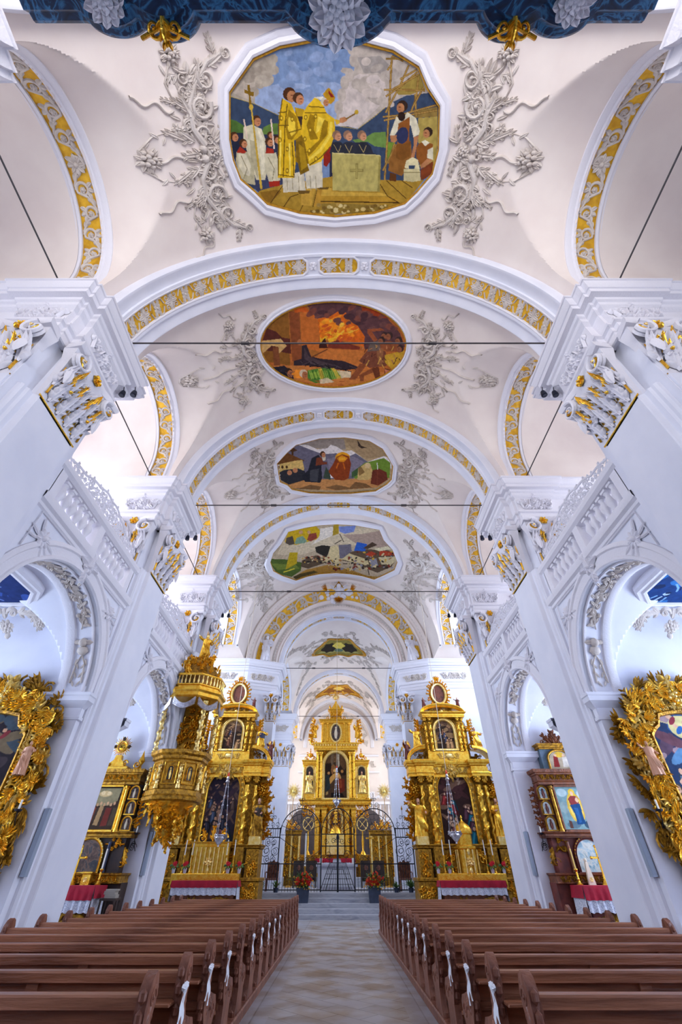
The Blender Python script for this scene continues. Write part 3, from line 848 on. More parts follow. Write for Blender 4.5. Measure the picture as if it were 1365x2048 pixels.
# frontal entablature and niches of the transept end, chancel pilasters
for s in (-1, 1):
    r = thing('corner_entablature', 'angled white entablature with stucco frieze %s of the chancel arch' % ('left' if s < 0 else 'right'), 'cornice', (s * 5.2, 26.3, 10))
    b = MB(mir(s)); path = [(XO, 25.98), (5.7, 25.98), (3.93, 26.7), (3.93, 28.2)]
    b.sweep(path, zprof(ENT, ZC), out=-1)
    b.build('cornice', 'stucco_white', r, angle=.35)
    dx, dy = 5.7 - 3.93, 25.98 - 26.7; L = math.hypot(dx, dy); ux, uy = dx / L, dy / L
    for T, l in ((plane_map((s * 4.82, 26.34 - .05, ZC - .94), (s * ux, uy), (s * uy, -ux)), 1.5), (plane_map((s * 7.2, 25.93, ZC - .94), (s, 0), (0, -1)), 1.6)):
        b = MB(T); b.scrollrun(-l / 2, 0, .22, .06, .35); b.scrollrun(l / 2, 0, .22, .06, .35); b.bouquet(0, 0, .18, .1)
        for i in range(int(l / .14) + 1): b.leaf(-l / 2 + i * .14, .36, PI / 2, .12, .1, .05, .05)
        b.build('frieze_ornament', 'stucco', r)
    # engaged pilaster on the inner edge
    r2 = thing('chancel_pilaster', 'narrow white pilaster with gilded capital at the %s edge of the chancel arch' % NAME[s], 'pilaster', (s * 4.0, 26.7, ZCH))
    b = MB(mir(s)); b.box(3.9, 4.5, 26.55, 27.2, ZCH, 8.3); b.box(3.92, 4.5, 26.57, 27.2, 8.3, 10.05); b.box(3.84, 4.5, 26.5, 27.2, ZCH, ZCH + .5)
    b.build('shaft', 'plaster', r2, smooth=False)
    capital(r2, plane_map((s * 4.15, 26.55, 8.3), (s, 0), (0, -1)), .5, 1.5)
    capital(r2, plane_map((s * 3.9, 26.88, 8.3), (0, 1), (-s, 0)), .5, 1.5)
    # choir pillar deep inside
    r3 = thing('choir_pillar', 'white choir pillar with bluish shaft and gilded capital on the %s' % NAME[s], 'pillar', (s * 4.8, 38.5, ZCH))
    b = MB(mir(s)); b.box(4.0, 5.55, 37.9, 39.1, ZCH, 14.3); b.box(5.5, 6.05, 38.0, 39.0, ZCH, 14.3); b.box(3.93, 5.6, 37.83, 39.1, ZCH, ZCH + .5)
    b.build('shaft', 'plaster', r3, smooth=False)
    capital(r3, plane_map((s * 4.77, 37.9, 7.9), (s, 0), (0, -1)), 1.3, 1.6)
    capital(r3, plane_map((s * 4.0, 38.5, 7.9), (0, 1), (-s, 0)), 1.0, 1.6)
    b = MB(mir(s)); b.sweep([(6.0, 37.88), (3.98, 37.88), (3.98, 39.12), (6.0, 39.12)], zprof([(q, h * 1.15) for q, h in ENT], ZC), out=-1); b.build('entablature', 'stucco_white', r3, angle=.35)
    b = MB(plane_map((s * 4.85, 37.84, ZC - 1.05), (s, 0), (0, -1))); b.scrollrun(-.6, 0, .28, .06, .4); b.scrollrun(.6, 0, .28, .06, .4); b.bouquet(0, 0, .2, .1)
    b.build('frieze_ornament', 'stucco', r3)
    # choir gallery balustrade far behind
    r4 = thing('choir_balustrade', 'small white balustrade of the choir gallery %s of the high altar' % NAME[s], 'balustrade', (s * 3.8, 46.4, 5.2))
    b = MB(mir(s)); b.box(2.4, 6.0, 46.3, 46.6, 5.0, 5.3); b.box(2.4, 6.0, 46.28, 46.62, 6.3, 6.5); b.box(2.4, 6.0, 46.45, 47.2, 4.8, 5.0); b.build('rails', 'stucco_white', r4, smooth=False)
    for k in range(9):
        b = MB(mir(s)); b.lathe([(.08, 0), (.06, .1), (.12, .35), (.06, .7), (.09, 1.0)], 2.7 + .38 * k, 46.45, 5.3, 8); b.build('baluster', 'stucco_white', r4)
    b = MB(mir(s)); b.scrollrun
    b = MB(plane_map((s * 4.2, 46.4, 7.0), (s, 0), (0, -1))); b.scrollrun(-1.4, 1.4, .32, .06, .7, 1.2); b.build('pierced_cresting', 'stucco_white', r4)

# ---- balustrades, cresting, string courses, spandrel ornaments
def baluster_mb(x, y, z):
    b = MB(); b.cbox(x - .1, x + .1, y - .1, y + .1, z, z + .07)
    b.lathe([(.07, .07), (.085, .1), (.05, .15), (.075, .22), (.115, .32), (.105, .4), (.06, .52), (.05, .56), (.075, .6), (.07, .63)], x, y, z, 10)
    b.cbox(x - .09, x + .09, y - .09, y + .09, z + .63, z + .7)
    return b
bal_proto = None
for s in (-1, 1):
    for (yc, a), w in zip(BAYS[1:], ('nearer', 'farther')):
        r = thing('balustrade', 'white %s balustrade with bulging balusters on the %s gallery' % (w, NAME[s]), 'balustrade', (s * XW, yc, 7.25), 'gallery balustrades')
        b = MB(mir(s))
        y0_, y1_ = yc - 2.24, yc + 2.24
        b.box(XW - .02, XW + .3, y0_, y1_, 7.25, 7.42)
        b.sweep([(XW, y0_), (XW, y1_)], [(0, 7.0), (.05, 7.03), (.05, 7.1), (.12, 7.14), (.14, 7.2), (.14, 7.3), (.02, 7.34)], out=-1)
        b.build('base_rail', 'stucco_white', r, angle=.35)
        b = MB(mir(s)); b.sweep([(XW + .15, y0_), (XW + .15, y1_)], [(-.18, 8.12), (.12, 8.12), (.2, 8.18), (.22, 8.26), (.2, 8.33), (-.18, 8.35), (-.18, 8.12)], out=-1); b.build('handrail', 'stucco_white', r, angle=.35)
        for yy in (yc - 1.95, yc, yc + 1.95):
            b = MB(mir(s)); b.box(XW + .02, XW + .28, yy - .12, yy + .12, 7.42, 8.13); b.build('post', 'stucco_white', r, smooth=False)
        for side in (0, 1):
            for k in range(6):
                yy = (yc - 2.0 if side == 0 else yc) + .38 + k * .25
                if bal_proto is None:
                    o = baluster_mb(0, 0, 0).build('baluster', 'stucco_white'); bal_proto = o
                else:
                    o = bal_proto.copy(); COL.objects.link(o)
                o.parent = r; o.location = (s * .15, yy - yc, 7.42 - 7.25)
        # pierced cresting on the handrail
        r = thing('pierced_cresting', 'white pierced foliage screen standing on the %s balustrade of the %s gallery' % (w, NAME[s]), 'lattice screen', (s * XW, yc, 8.35), 'pierced screens on the balustrades')
        T = lambda u, v, ww, s=s, yc=yc: (s * (XW + .15 - ww), yc + u, 8.35 + v)
        b = MB(T); top = lambda u: .28 + .42 * (cos(u / 2.0 * PI / 2) ** 2) + .06 * abs(sin(u * 5))
        us = [-1.95 + 3.9 * k / 60 for k in range(61)]
        b.ribbon([(u, top(u)) for u in us], .06, .035); b.ribbon([(u, .04) for u in us], .07, .035)
        R = random.Random(7)
        u = -1.85
        while u < 1.85:
            t = top(u); v = .12
            while v < t - .05:
                rr = .075
                b.spiral(u, v, rr, R.random() * 6, 1.2, R.choice((-1, 1)), .035, .03, n=10)
                b.leaf(u + .06, v + .04, R.random() * 6, .13, .07, .03); b.leaf(u - .05, v, R.random() * 6, .13, .07, .03)
                v += .16
            u += .155
        for u in us[::5]: b.acan(u, top(u) - .03, PI / 2, .12, .12, .03)
        b.build('openwork', 'stucco_white', r)
        b = MB(mir(s)); b.box(XW + .14, XW + .2, yc - 1.95, yc + 1.95, 8.35, 8.39); b.build('foot_rail', 'stucco_white', r)
        # archivolt, keystone and reliefs
        r = thing('chapel_arch', 'moulded round arch with keystone shell opening into the %s chapel on the %s' % (w, NAME[s]), 'arch', (s * XW, yc, 4.7), 'chapel arches')
        b = MB(mir(s)); pts = arch_path(yc, 2.02, 2.02, .0, 4.7)
        path_sweep(b, pts, [(.4, XW + .02), (.4, XW - .04), (.36, XW - .07), (.3, XW - .07), (.27, XW - .03), (.1, XW - .03), (.08, XW - .06), (.02, XW - .06), (0, XW - .02), (0, XW + .1), (-.03, XW + .12), (-.03, XW + .16), (0, XW + .18)], lambda y, z, x: (x, y, z))
        path_sweep(b, pts, [(0, 6.55), (-.05, 6.57), (-.08, 6.66), (-.05, 6.78), (.1, 6.8)], lambda y, z, x: (x, y, z))
        b.build('archivolt', 'stucco_white', r)
        T = plane_map((s * (XW - .03), yc, 0), (0, 1), (-s, 0))
        b = MB(T)
        b.acan(0, 6.85, PI / 2, .4, .34, .1, .08); b.rosette(0, 6.95, .2, 7, .12); b.acan(0, 6.8, -PI / 2, .26, .26, .08)
        for sg in (-1, 1): b.leaf(0, 6.95, PI / 2 + sg * 1.1, .4, .16, .1, .04, sg * .6); b.spiral(sg * .16, 7.08, .1, 0, 1.2, sg, .05, .07)
        b.build('keystone_ornament', 'stucco_white', r)
        b = MB(T)
        for sg in (-1, 1):
            # rosette with crossed leaves in the spandrel
            cu, cv = sg * 1.6, 6.55
            b.rosette(cu, cv, .2, 9, .08)
            for aa in (-.5, -.95, 0, PI + .5, PI - .9, PI): b.leaf(cu + cos(aa) * .12, cv + sin(aa) * .12, aa + sg * .3, .32, .08, .04)
            b.dome(cu, cv, .07, .12)
            # hanging leaf cluster lower down by the pilaster
            cu, cv = sg * 1.98 , 5.75
        for sg in (-1, 1):
            line = [(sg * .35, 6.98), (sg * 1.95, 6.98), (sg * 2.0, 6.1)]
            b.ribbon(line, .025, .02)
        b.build('spandrel_ornament', 'stucco_white', r)
        # soffit reliefs: branch with putto head
        f2, T2 = path_frame(arch_path(yc, 2.0, 2.0, 1.5, 3.2))
        def mp2(u, v, w2, s=s, f2=f2):
            (y, z), (ny, nz) = f2(u); return (s * (6.36 + v), y - ny * w2, z - nz * w2)
        for sg in (-1, 1):
            b = MB(mp2); R = random.Random(3)
            for i in range(7):
                u = sg * (.12 + i * .23)
                b.ribbon([(u - sg * .13, .08 * sin(i)), (u + sg * .13, .08 * sin(i + 1))], .03, .03)
                for q in range(6):
                    b.leaf(u + R.uniform(-.08, .08), R.uniform(-.12, .12), R.random() * 6.3, .19, .085, .04)
                if i % 2 and i > 2: b.dome(u, .1, .06, .06); b.dome(u + .08, -.08, .055, .06)
            b.build('branch_relief', 'stucco', r)
            b = MB(mp2); u = sg * 1.95
            b.dome(u, 0, .11, .13); b.leaf(u, .05, PI / 2, .2, .12, .05); b.leaf(u, -.05, -PI / 2, .2, .12, .05); b.dome(u + sg * .2, 0, .12, .09, 0, 7, 1.2)
            for dd in (-1, 1):
                b.ribbon([(u + sg * .3, 0), (u + sg * .5, dd * .1), (u + sg * .95, dd * .14)], .03, .03)
                for q in range(6): b.leaf(u + sg * (.4 + q * .1), dd * .1, (0 if sg > 0 else PI) + dd * .5 * (1 if q % 2 else -.6), .15, .05, .025)
            b.build('winged_head_relief', 'stucco', r)
CHP = []
# octagonal paintings in the chapel vaults with their frames and stucco
for s in (-1, 1):
    for (yc, a), w, mm in ((BAYS[1], 'nearer', PAINT_BLUE if s > 0 else PAINT_BLUE2), (BAYS[2], 'farther', PAINT_OCHRE if s > 0 else PAINT_RED)):
        r = thing('vault_painting', '%s octagonal ceiling painting in the %s chapel on the %s' % (('blue' if w == 'nearer' else ('ochre' if s > 0 else 'reddish')), w, NAME[s]), 'painting', (s * 8.4, yc, 6.6))
        oc = [(8.4 + 1.05 * x, yc + .98 * y) for x, y in ((-1, -.45), (-.6, -1), (.6, -1), (1, -.45), (1, .45), (.6, 1), (-.6, 1), (-1, .45))]
        b = MB(mir(s)); b.prism(oc, 6.56, 6.60); b.build('painted_panel', mm, r, smooth=False); CHP.append((r, s, yc, w))
        b = MB(mir(s)); b.sweep(oc, [(0, 6.55), (.02, 6.5), (.08, 6.5), (.12, 6.54), (.2, 6.54), (.24, 6.6), (.24, 6.78)], closed=True, out=1); b.build('frame', 'stucco_white', r, angle=.35)
        # stucco hanging below the near and far edges
        for d in (-1, 1):
            b = MB(lambda u, v, w2, s=s, yc=yc, d=d: (s * (8.4 + u), yc + d * (1.15 + (-v) * .75), 6.5 - (-v) * .62 - w2 * .8))
            b.spiral(-.2, -.12, .13, 0, 1.4, 1, .08, .08); b.spiral(.2, -.12, .13, PI, 1.4, -1, .08, .08); b.leaf(0, 0, -PI / 2, .3, .16, .08)
            b.bouquet(0, -.5, .2, .1); b.dome(0, -.75, .08, .1)
            for sg in (-1, 1):
                b.acan(sg * .3, -.1, PI / 2 - sg * 1.75, .6, .34, .06); b.acan(sg * .7, -.2, -PI / 2 + sg * .3, .45, .3, .06)
                b.spiral(sg * .8, -.05, .12, 0, 1.2, sg, .05, .05); b.bouquet(sg * .85, -.4, .16, .07, 5); b.acan(sg * 1.05, .2, PI / 2 - sg * .3, .6, .3, .05)
            b.build('stucco_foliage', 'stucco', r)

# =================================================================== CEILING PAINTINGS
def vault_uv(px, py, R=RV):
    """point of the photograph -> place (u along the arc, y) on the nave vault"""
    a, v = (px - 678) / FPX, (1024 - py) / FPX
    d = Vector((a, cos(PITCH) - v * sin(PITCH), sin(PITCH) + v * cos(PITCH)))
    h = ZC - CAMZ; A = d.x ** 2 + d.z ** 2; B = -2 * d.z * h; C_ = h * h - R * R
    t = (-B + sqrt(max(0, B * B - 4 * A * C_))) / (2 * A)
    p = d * t
    return R * atan2(p.x, p.z - h), p.y
import numpy as np
class Paint:
    """colours laid down on a fine grid; each vertex keeps the topmost shape covering it"""
    def __init__(s, put, step):
        s.put = put; s.st = step; s.shapes = []
    def poly(s, col, pts):
        s.shapes.append((lin(col), np.array(pts, dtype=float)))
    @staticmethod
    def inside(X, Y, p):
        r = np.zeros(X.shape, bool); n = len(p)
        for i in range(n):
            x0, y0 = p[i]; x1, y1 = p[i - 1]
            if y0 == y1: continue
            c = ((y0 > Y) != (y1 > Y)) & (X < (x1 - x0) * (Y - y0) / (y1 - y0) + x0)
            r ^= c
        return r
    def ell(s, col, cx, cy, rx, ry, rot=0, n=14):
        s.poly(col, [(cx + rx * cos(2 * PI * k / n) * cos(rot) - ry * sin(2 * PI * k / n) * sin(rot), cy + rx * cos(2 * PI * k / n) * sin(rot) + ry * sin(2 * PI * k / n) * cos(rot)) for k in range(n)])
    def line(s, col, pts, w):
        for (x0, y0), (x1, y1) in zip(pts, pts[1:]):
            L = math.hypot(x1 - x0, y1 - y0) or 1; nx, ny = -(y1 - y0) / L * w / 2, (x1 - x0) / L * w / 2
            s.poly(col, [(x0 + nx, y0 + ny), (x1 + nx, y1 + ny), (x1 - nx, y1 - ny), (x0 - nx, y0 - ny)])
    def head(s, x, y, r, face='#c08058', hair='#4a2c18', d=1):
        s.ell(hair, x - d * r * .2, y - r * .25, r * 1.0, r * 1.05); s.ell(face, x + d * r * .15, y + r * .12, r * .72, r * .9)
        s.ell('#6a3a24', x + d * r * .3, y - r * .05, r * .3, r * .1); s.ell('#8a4030', x + d * r * .35, y + r * .5, r * .22, r * .08)
    def robe(s, base, dark, light, pts, folds):
        s.poly(base, pts)
        for f in folds: s.poly(dark if f[0] == 'd' else light, f[1])
    def build(s, name, parent):
        o = s.shapes[0][1]; st = s.st
        x0, y0 = o.min(0) - st; x1, y1 = o.max(0) + st
        nx, ny = int((x1 - x0) / st) + 1, int((y1 - y0) / st) + 1
        xs, ys = x0 + np.arange(nx) * st, y0 + np.arange(ny) * st
        C = np.zeros((ny, nx, 3)); ok = None
        for c, p in s.shapes:
            a, b_ = p.min(0), p.max(0)
            i0, i1 = max(0, int((a[0] - x0) / st)), min(nx, int((b_[0] - x0) / st) + 2)
            j0, j1 = max(0, int((a[1] - y0) / st)), min(ny, int((b_[1] - y0) / st) + 2)
            if i1 <= i0 or j1 <= j0: continue
            X, Y = np.meshgrid(xs[i0:i1], ys[j0:j1])
            m = s.inside(X, Y, p)
            C[j0:j1, i0:i1][m] = c
            if ok is None: ok = np.zeros((ny, nx), bool); ok[j0:j1, i0:i1] = m
        q = ok[:-1, :-1] & ok[1:, :-1] & ok[:-1, 1:] & ok[1:, 1:]
        used = np.zeros((ny, nx), bool)
        for dj in (0, 1):
            for di in (0, 1): used[dj:ny - 1 + dj, di:nx - 1 + di] |= q
        ids = -np.ones((ny, nx), int); J, I = np.nonzero(used); ids[J, I] = np.arange(len(J))
        r = parent.location
        V = [s.put(xs[i], ys[j], 0.) for j, i in zip(J, I)]
        qj, qi = np.nonzero(q)
        F = np.stack([ids[qj, qi], ids[qj, qi + 1], ids[qj + 1, qi + 1], ids[qj + 1, qi]], 1).tolist()
        me = bpy.data.meshes.new(name)
        me.from_pydata([(x - r.x, y - r.y, z - r.z) for x, y, z in V], [], F)
        me.polygons.foreach_set('use_smooth', [True] * len(F))
        at = me.color_attributes.new('Col', 'FLOAT_COLOR', 'POINT')
        col = np.ones((len(J), 4)); col[:, :3] = C[J, I]
        at.data.foreach_set('color', col.ravel())
        me.materials.append(M['fresco'])
        ob = bpy.data.objects.new(name, me); COL.objects.link(ob); ob.parent = parent
        return ob
def put_vault(x, y, w):
    u, v = vault_uv(x, y); R = RV - .03 - w; a = u / RV
    return (R * sin(a), v, ZC + R * cos(a))
def prs(t): 
    v = [float(q) for q in t.split()]; return list(zip(v[::2], v[1::2]))

def smooth_loop(pts, n=5):
    N = len(pts); out = []
    for k in range(N):
        p0, p1, p2, p3 = pts[k - 1], pts[k], pts[(k + 1) % N], pts[(k + 2) % N]
        for j in range(n):
            t = j / n
            out.append(tuple(.5 * ((2 * p1[i]) + (-p0[i] + p2[i]) * t + (2 * p0[i] - 5 * p1[i] + 4 * p2[i] - p3[i]) * t * t + (-p0[i] + 3 * p1[i] - 3 * p2[i] + p3[i]) * t ** 3) for i in (0, 1)))
    return out
def fresco_frame(r, uv, yc, wid=.2, hgt=.1, gold=.05):
    """white moulding with gilded inner lip following an outline in (u, y)"""
    T = barrel_map(RV, ZC, 0)
    cu = sum(p[0] for p in uv) / len(uv); cv = sum(p[1] for p in uv) / len(uv)
    def off(d):
        o = []
        for k in range(len(uv)):
            a, b_ = uv[k - 1], uv[(k + 1) % len(uv)]
            dx, dy = b_[0] - a[0], b_[1] - a[1]; L = math.hypot(dx, dy) or 1
            nx, ny = dy / L, -dx / L
            if nx * (uv[k][0] - cu) + ny * (uv[k][1] - cv) < 0: nx, ny = -nx, -ny
            o.append((uv[k][0] + nx * d, uv[k][1] + ny * d))
        return o
    def ring(b, prof):
        rows = [[b.p(p[0], p[1], w) for p in off(d)] for d, w in prof]
        b.grid(rows, True)
    b = MB(T); ring(b, [(gold * .6, .05), (gold, hgt * .9), (gold + .05, hgt * 1.1), (wid * .6, hgt * .7), (wid * .75, hgt * .85), (wid, hgt * .8), (wid + .04, -.02)])
    b.build('white_moulding', 'stucco_white', r)
    b = MB(T); ring(b, [(-.02, .03), (-.01, .075), (gold * .5, .08), (gold, .05)]); b.build('gilded_lip', 'gold_flat', r)

# ---------- fresco over the first bay: laying the foundation stone
r = thing('ceiling_fresco', 'large many-sided ceiling fresco of priests in yellow copes blessing a stone block with masons', 'fresco', (0, 1.95, 17.6), 'ceiling frescoes of the nave')
out1 = [(459, 186), (507, 120), (560, 96), (640, 81), (700, 81), (786, 104), (838, 136), (856, 178), (880, 213), (878, 299), (866, 346), (835, 382), (811, 405), (750, 424), (670, 431), (600, 424), (534, 406), (508, 380), (481, 357), (466, 318), (459, 278)]
P = Paint(put_vault, 1.0)
A = lambda t: [(440 + x / 5.535, 70 + y / 5.535) for x, y in prs(t)]
Bq = lambda t: [(660 + x / 5.535, 70 + y / 5.535) for x, y in prs(t)]
P.poly('#748aae', out1)
P.poly('#93a3c2', A('380 600 640 540 1273 520 1700 700 1700 1100 640 1000 380 760'))
P.poly('#a89c8c', A('105 640 370 275 620 205 615 350 560 500 470 540 380 600 385 760 110 680'))
P.poly('#b9ab9c', A('140 640 340 420 520 430 440 540 360 580 370 740'))
P.poly('#b3a79c', Bq('225 75 620 180 985 365 1215 795 1100 700 820 680 620 860 340 1030 60 1000 100 700 170 500 250 470 280 330 240 200'))
P.poly('#c6b9b2', Bq('150 520 330 430 600 450 640 700 400 930 320 1030 90 1000 120 700'))
P.poly('#98908a', Bq('300 250 560 230 660 330 600 430 380 420'))
P.poly('#36455e', A('105 680 380 760 640 880 900 1000 900 1700 300 1700 150 1350 108 1100'))
P.line('#b09a40', A('110 680 380 760 640 885'), 1)
P.poly('#36455e', Bq('0 1010 200 1010 310 1040 620 800 700 740 850 670 1100 640 1215 800 1195 1270 1140 1530 900 1700 0 1700'))
P.line('#b09a40', Bq('110 1010 310 1040 500 900 640 780'), 1)
P.poly('#4b6c30', A('108 930 180 950 260 1000 300 1080 260 1110 120 1080'))
P.poly('#5f7c38', A('460 1100 480 1020 560 980 640 975 640 1110'))
P.poly('#6a8a44', Bq('250 1160 400 1130 480 1080 620 1070 640 1250 500 1230 420 1180 300 1200'))
P.poly('#6f8a30', Bq('640 1180 720 1190 730 1400 640 1400'))
R_ = random.Random(12)
for k in range(26):
    a_ = R_.random() * 6.28; P.ell(R_.choice(['#b3a79c', '#bfb2a8', '#a79c92', '#c6b9b2']), 745 + 60 * cos(a_) * R_.random(), 160 + 60 * sin(a_) * R_.random(), R_.uniform(8, 20), R_.uniform(5, 13), R_.uniform(-.5, .5))
for x, y in ((704, 96), (708, 120), (700, 150), (690, 165), (684, 190), (678, 215)): P.ell('#b3a79c', x, y, 9, 14)
for x, y in ((546, 118), (548, 140), (538, 158), (520, 168), (508, 184)): P.ell('#a89c8c', x, y, 10, 10)
for k in range(16): P.ell(R_.choice(['#a89c8c', '#b4a898', '#9c9082']), R_.uniform(485, 540), R_.uniform(125, 165), R_.uniform(7, 15), R_.uniform(5, 10), R_.uniform(-.5, .5))
for k in range(30): P.ell(R_.choice(['#7c91b4', '#8698ba', '#6c82a8']), R_.uniform(570, 680), R_.uniform(95, 200), R_.uniform(8, 24), R_.uniform(5, 12), R_.uniform(-.4, .4))
# dark ground crowd
P.poly('#24283c', A('115 1080 250 1080 330 1200 330 1700 250 1600 150 1350'))
P.poly('#2a3048', A('480 1100 660 1100 680 1640 480 1640'))
P.poly('#2a2c40', Bq('0 1190 60 1190 150 1210 170 1190 290 1190 330 1190 420 1190 480 1300 560 1340 560 1640 0 1640'))
P.poly('#3a3f5c', A('380 1560 700 1500 700 1720 440 1760 380 1690'))
# floor boards
P.poly('#a8842e', A('440 1720 700 1650 1273 1560 1273 2000 1000 1985 520 1860 400 1760'))
P.poly('#a8842e', Bq('-50 1600 560 1600 900 1610 1050 1600 835 1870 500 1965 0 1985 -50 1985'))
P.poly('#8a6420', A('440 1740 620 1710 680 1730 560 1850 500 1840'))
for t in ('700 1660 640 1740 560 1860', '870 1760 780 1790 700 1910', '1000 1700 920 1880 880 1960', '1080 1700 1030 1900', '1230 1680 1200 1900'):
    P.line('#4a3010', A(t), 1.6)
P.poly('#c49a3c', A('900 1700 1060 1700 1010 1890 900 1880')); P.poly('#b88a30', A('1080 1700 1250 1700 1230 1900 1040 1890'))
P.poly('#c8a040', Bq('-80 1690 20 1690 20 1730 620 1750 640 1780 -100 1780')); P.poly('#b58a2c', Bq('-100 1780 720 1790 780 1850 -100 1840'))
P.line('#4a3010', Bq('-100 1840 780 1855'), 2.2); P.line('#4a3010', Bq('560 1650 640 1780 780 1860'), 1.6)
P.line('#4a3010', Bq('630 1610 850 1810'), 1.5); P.line('#4a3010', Bq('800 1610 920 1690'), 1.5)
P.poly('#8f7430', Bq('-90 1860 650 1880 640 1910 500 1960 0 1980 -90 1980'))
R_ = random.Random(5)
for k in range(46):
    x, y = R_.uniform(-230, 620), R_.uniform(1870, 1960); q = R_.uniform(14, 30)
    if x < -60: y += 10
    P.ell(R_.choice(['#c8b070', '#a88a48', '#7c6028', '#d8c488']), 660 + x / 5.535, 70 + y / 5.535, q / 5.5, q / 7, 0, 8)
# scaffold and hut on the right
P.poly('#8a7038', Bq('930 850 1200 790 1200 900 940 920')); P.poly('#a8924a', Bq('980 920 1200 900 1195 1270 1150 1500 1000 1450 980 1100'))
P.poly('#97803c', Bq('720 600 1000 430 1060 600 900 660 760 660'))
for t in ('690 240 640 1150 610 1600', '880 330 780 560 620 860', '985 460 960 700 900 860', '950 650 960 900', '1040 580 920 800', '620 265 760 265', '640 390 690 320', '600 605 960 610 1060 615', '620 680 800 560 985 400', '780 490 970 380', '700 600 1000 430', '590 905 760 890 1200 770', '600 945 800 900 1200 830', '690 230 820 290', '650 1420 720 1200', '590 1500 740 1210'):
    P.line('#7a5a28', Bq(t), 4.2); P.line('#b08c48', Bq(t), 1.6)
# processional cross and servers
def surplice(pts, x0): 
    P.poly('#c9c0a0', A(pts))
P.poly('#cfc6a6', A('260 1020 350 990 460 1040 500 1150 520 1500 500 1600 400 1600 330 1400 260 1150'))
P.poly('#aea484', A('330 1160 400 1180 420 1590 340 1400')); P.poly('#e0d8bc', A('420 1040 480 1140 500 1480 460 1560 440 1200'))
P.head(440 + 408 / 5.535, 70 + 955 / 5.535, 9.5)
P.poly('#c4a13a', A('330 740 345 740 470 1700 445 1710')); P.poly('#7c5c14', A('300 550 330 550 335 625 375 630 370 680 335 670 350 770 320 770 315 655 270 640 265 600 305 615'))
P.ell('#c4a13a', 502, 214, 4.3, 6)
P.poly('#b9b08e', A('180 1290 300 1290 370 1420 390 1660 300 1640 220 1560 175 1400')); P.poly('#d6cdb0', A('200 1310 290 1320 340 1440 330 1560 260 1540 200 1440'))
P.line('#8f8460', A('230 1330 300 1480 260 1590'), 1.5); P.poly('#a02c1c', A('180 1300 220 1230 290 1290 270 1310')); P.head(440 + 262 / 5.535, 70 + 1205 / 5.535, 8)
P.poly('#cfc6a6', A('500 1310 620 1300 650 1420 670 1610 540 1620 490 1450')); P.line('#8f8460', A('530 1350 600 1480 580 1600'), 1.5)
P.poly('#a02c1c', A('500 1310 520 1245 590 1260 600 1310')); P.poly('#a02c1c', A('540 1620 660 1610 660 1670 545 1680')); P.head(440 + 550 / 5.535, 70 + 1190 / 5.535, 8)
P.head(440 + 160 / 5.535, 70 + 1130 / 5.535, 8.5); P.head(440 + 560 / 5.535, 70 + 1110 / 5.535, 6); P.head(440 + 630 / 5.535, 70 + 1160 / 5.535, 7)
for t in ('262 930 275 1000 300 1150', '563 930 580 1080 600 1260'): P.line('#e0c8b4', A(t), 3)
# deacon in yellow dalmatic
P.poly('#8a6812', A('830 800 960 860 1000 1150 1020 1400 960 1500 840 1400'))
P.poly('#d4cab0', A('690 1560 930 1500 950 1730 700 1740')); P.poly('#d4cab0', A('930 1440 1130 1370 1140 1690 960 1700'))
for x in (740, 800, 870, 1000, 1060): P.line('#a89c7c', A('%d 1560 %d 1720' % (x, x + 8)), 1.6)
P.poly('#6b5020', A('860 1720 1000 1720 990 1750 880 1760')); P.poly('#6b5020', A('1080 1690 1210 1680 1200 1705 1100 1710'))
P.poly('#d9ae1e', A('690 700 790 760 850 900 900 1010 910 1100 820 1170 840 1400 820 1580 640 1580 640 1200 650 900'))
P.poly('#9c7812', A('760 820 850 900 870 1060 800 1160 750 1150 720 1000')); P.poly('#e9c63c', A('760 900 830 960 840 1080 790 1120 750 1040'))
P.poly('#7a5c10', A('840 1180 900 1170 990 1500 890 1550 850 1350')); P.poly('#a88418', A('870 1200 930 1250 970 1450 900 1500'))
for t in ('690 700 650 1000 645 1560', '745 760 720 1000 700 1570', '800 1180 820 1560', '640 860 740 850', '640 1000 760 1000', '640 1540 830 1570', '760 1080 900 1040'):
    P.line('#6e5210', A(t), 2.2)
for t in ('670 1050 665 1540', '770 1200 775 1560', '1000 1000 960 1250'): P.line('#f2d75a', A(t), 3)
P.head(440 + 782 / 5.535, 70 + 670 / 5.535, 13, '#b47a50', '#4c2a14')
P.poly('#b8921c', A('830 800 930 820 950 900 900 1050 860 900')); P.head(440 + 878 / 5.535, 70 + 710 / 5.535, 11)
P.poly('#3c2c24', A('860 900 930 900 960 1030 960 1090 910 1060'))
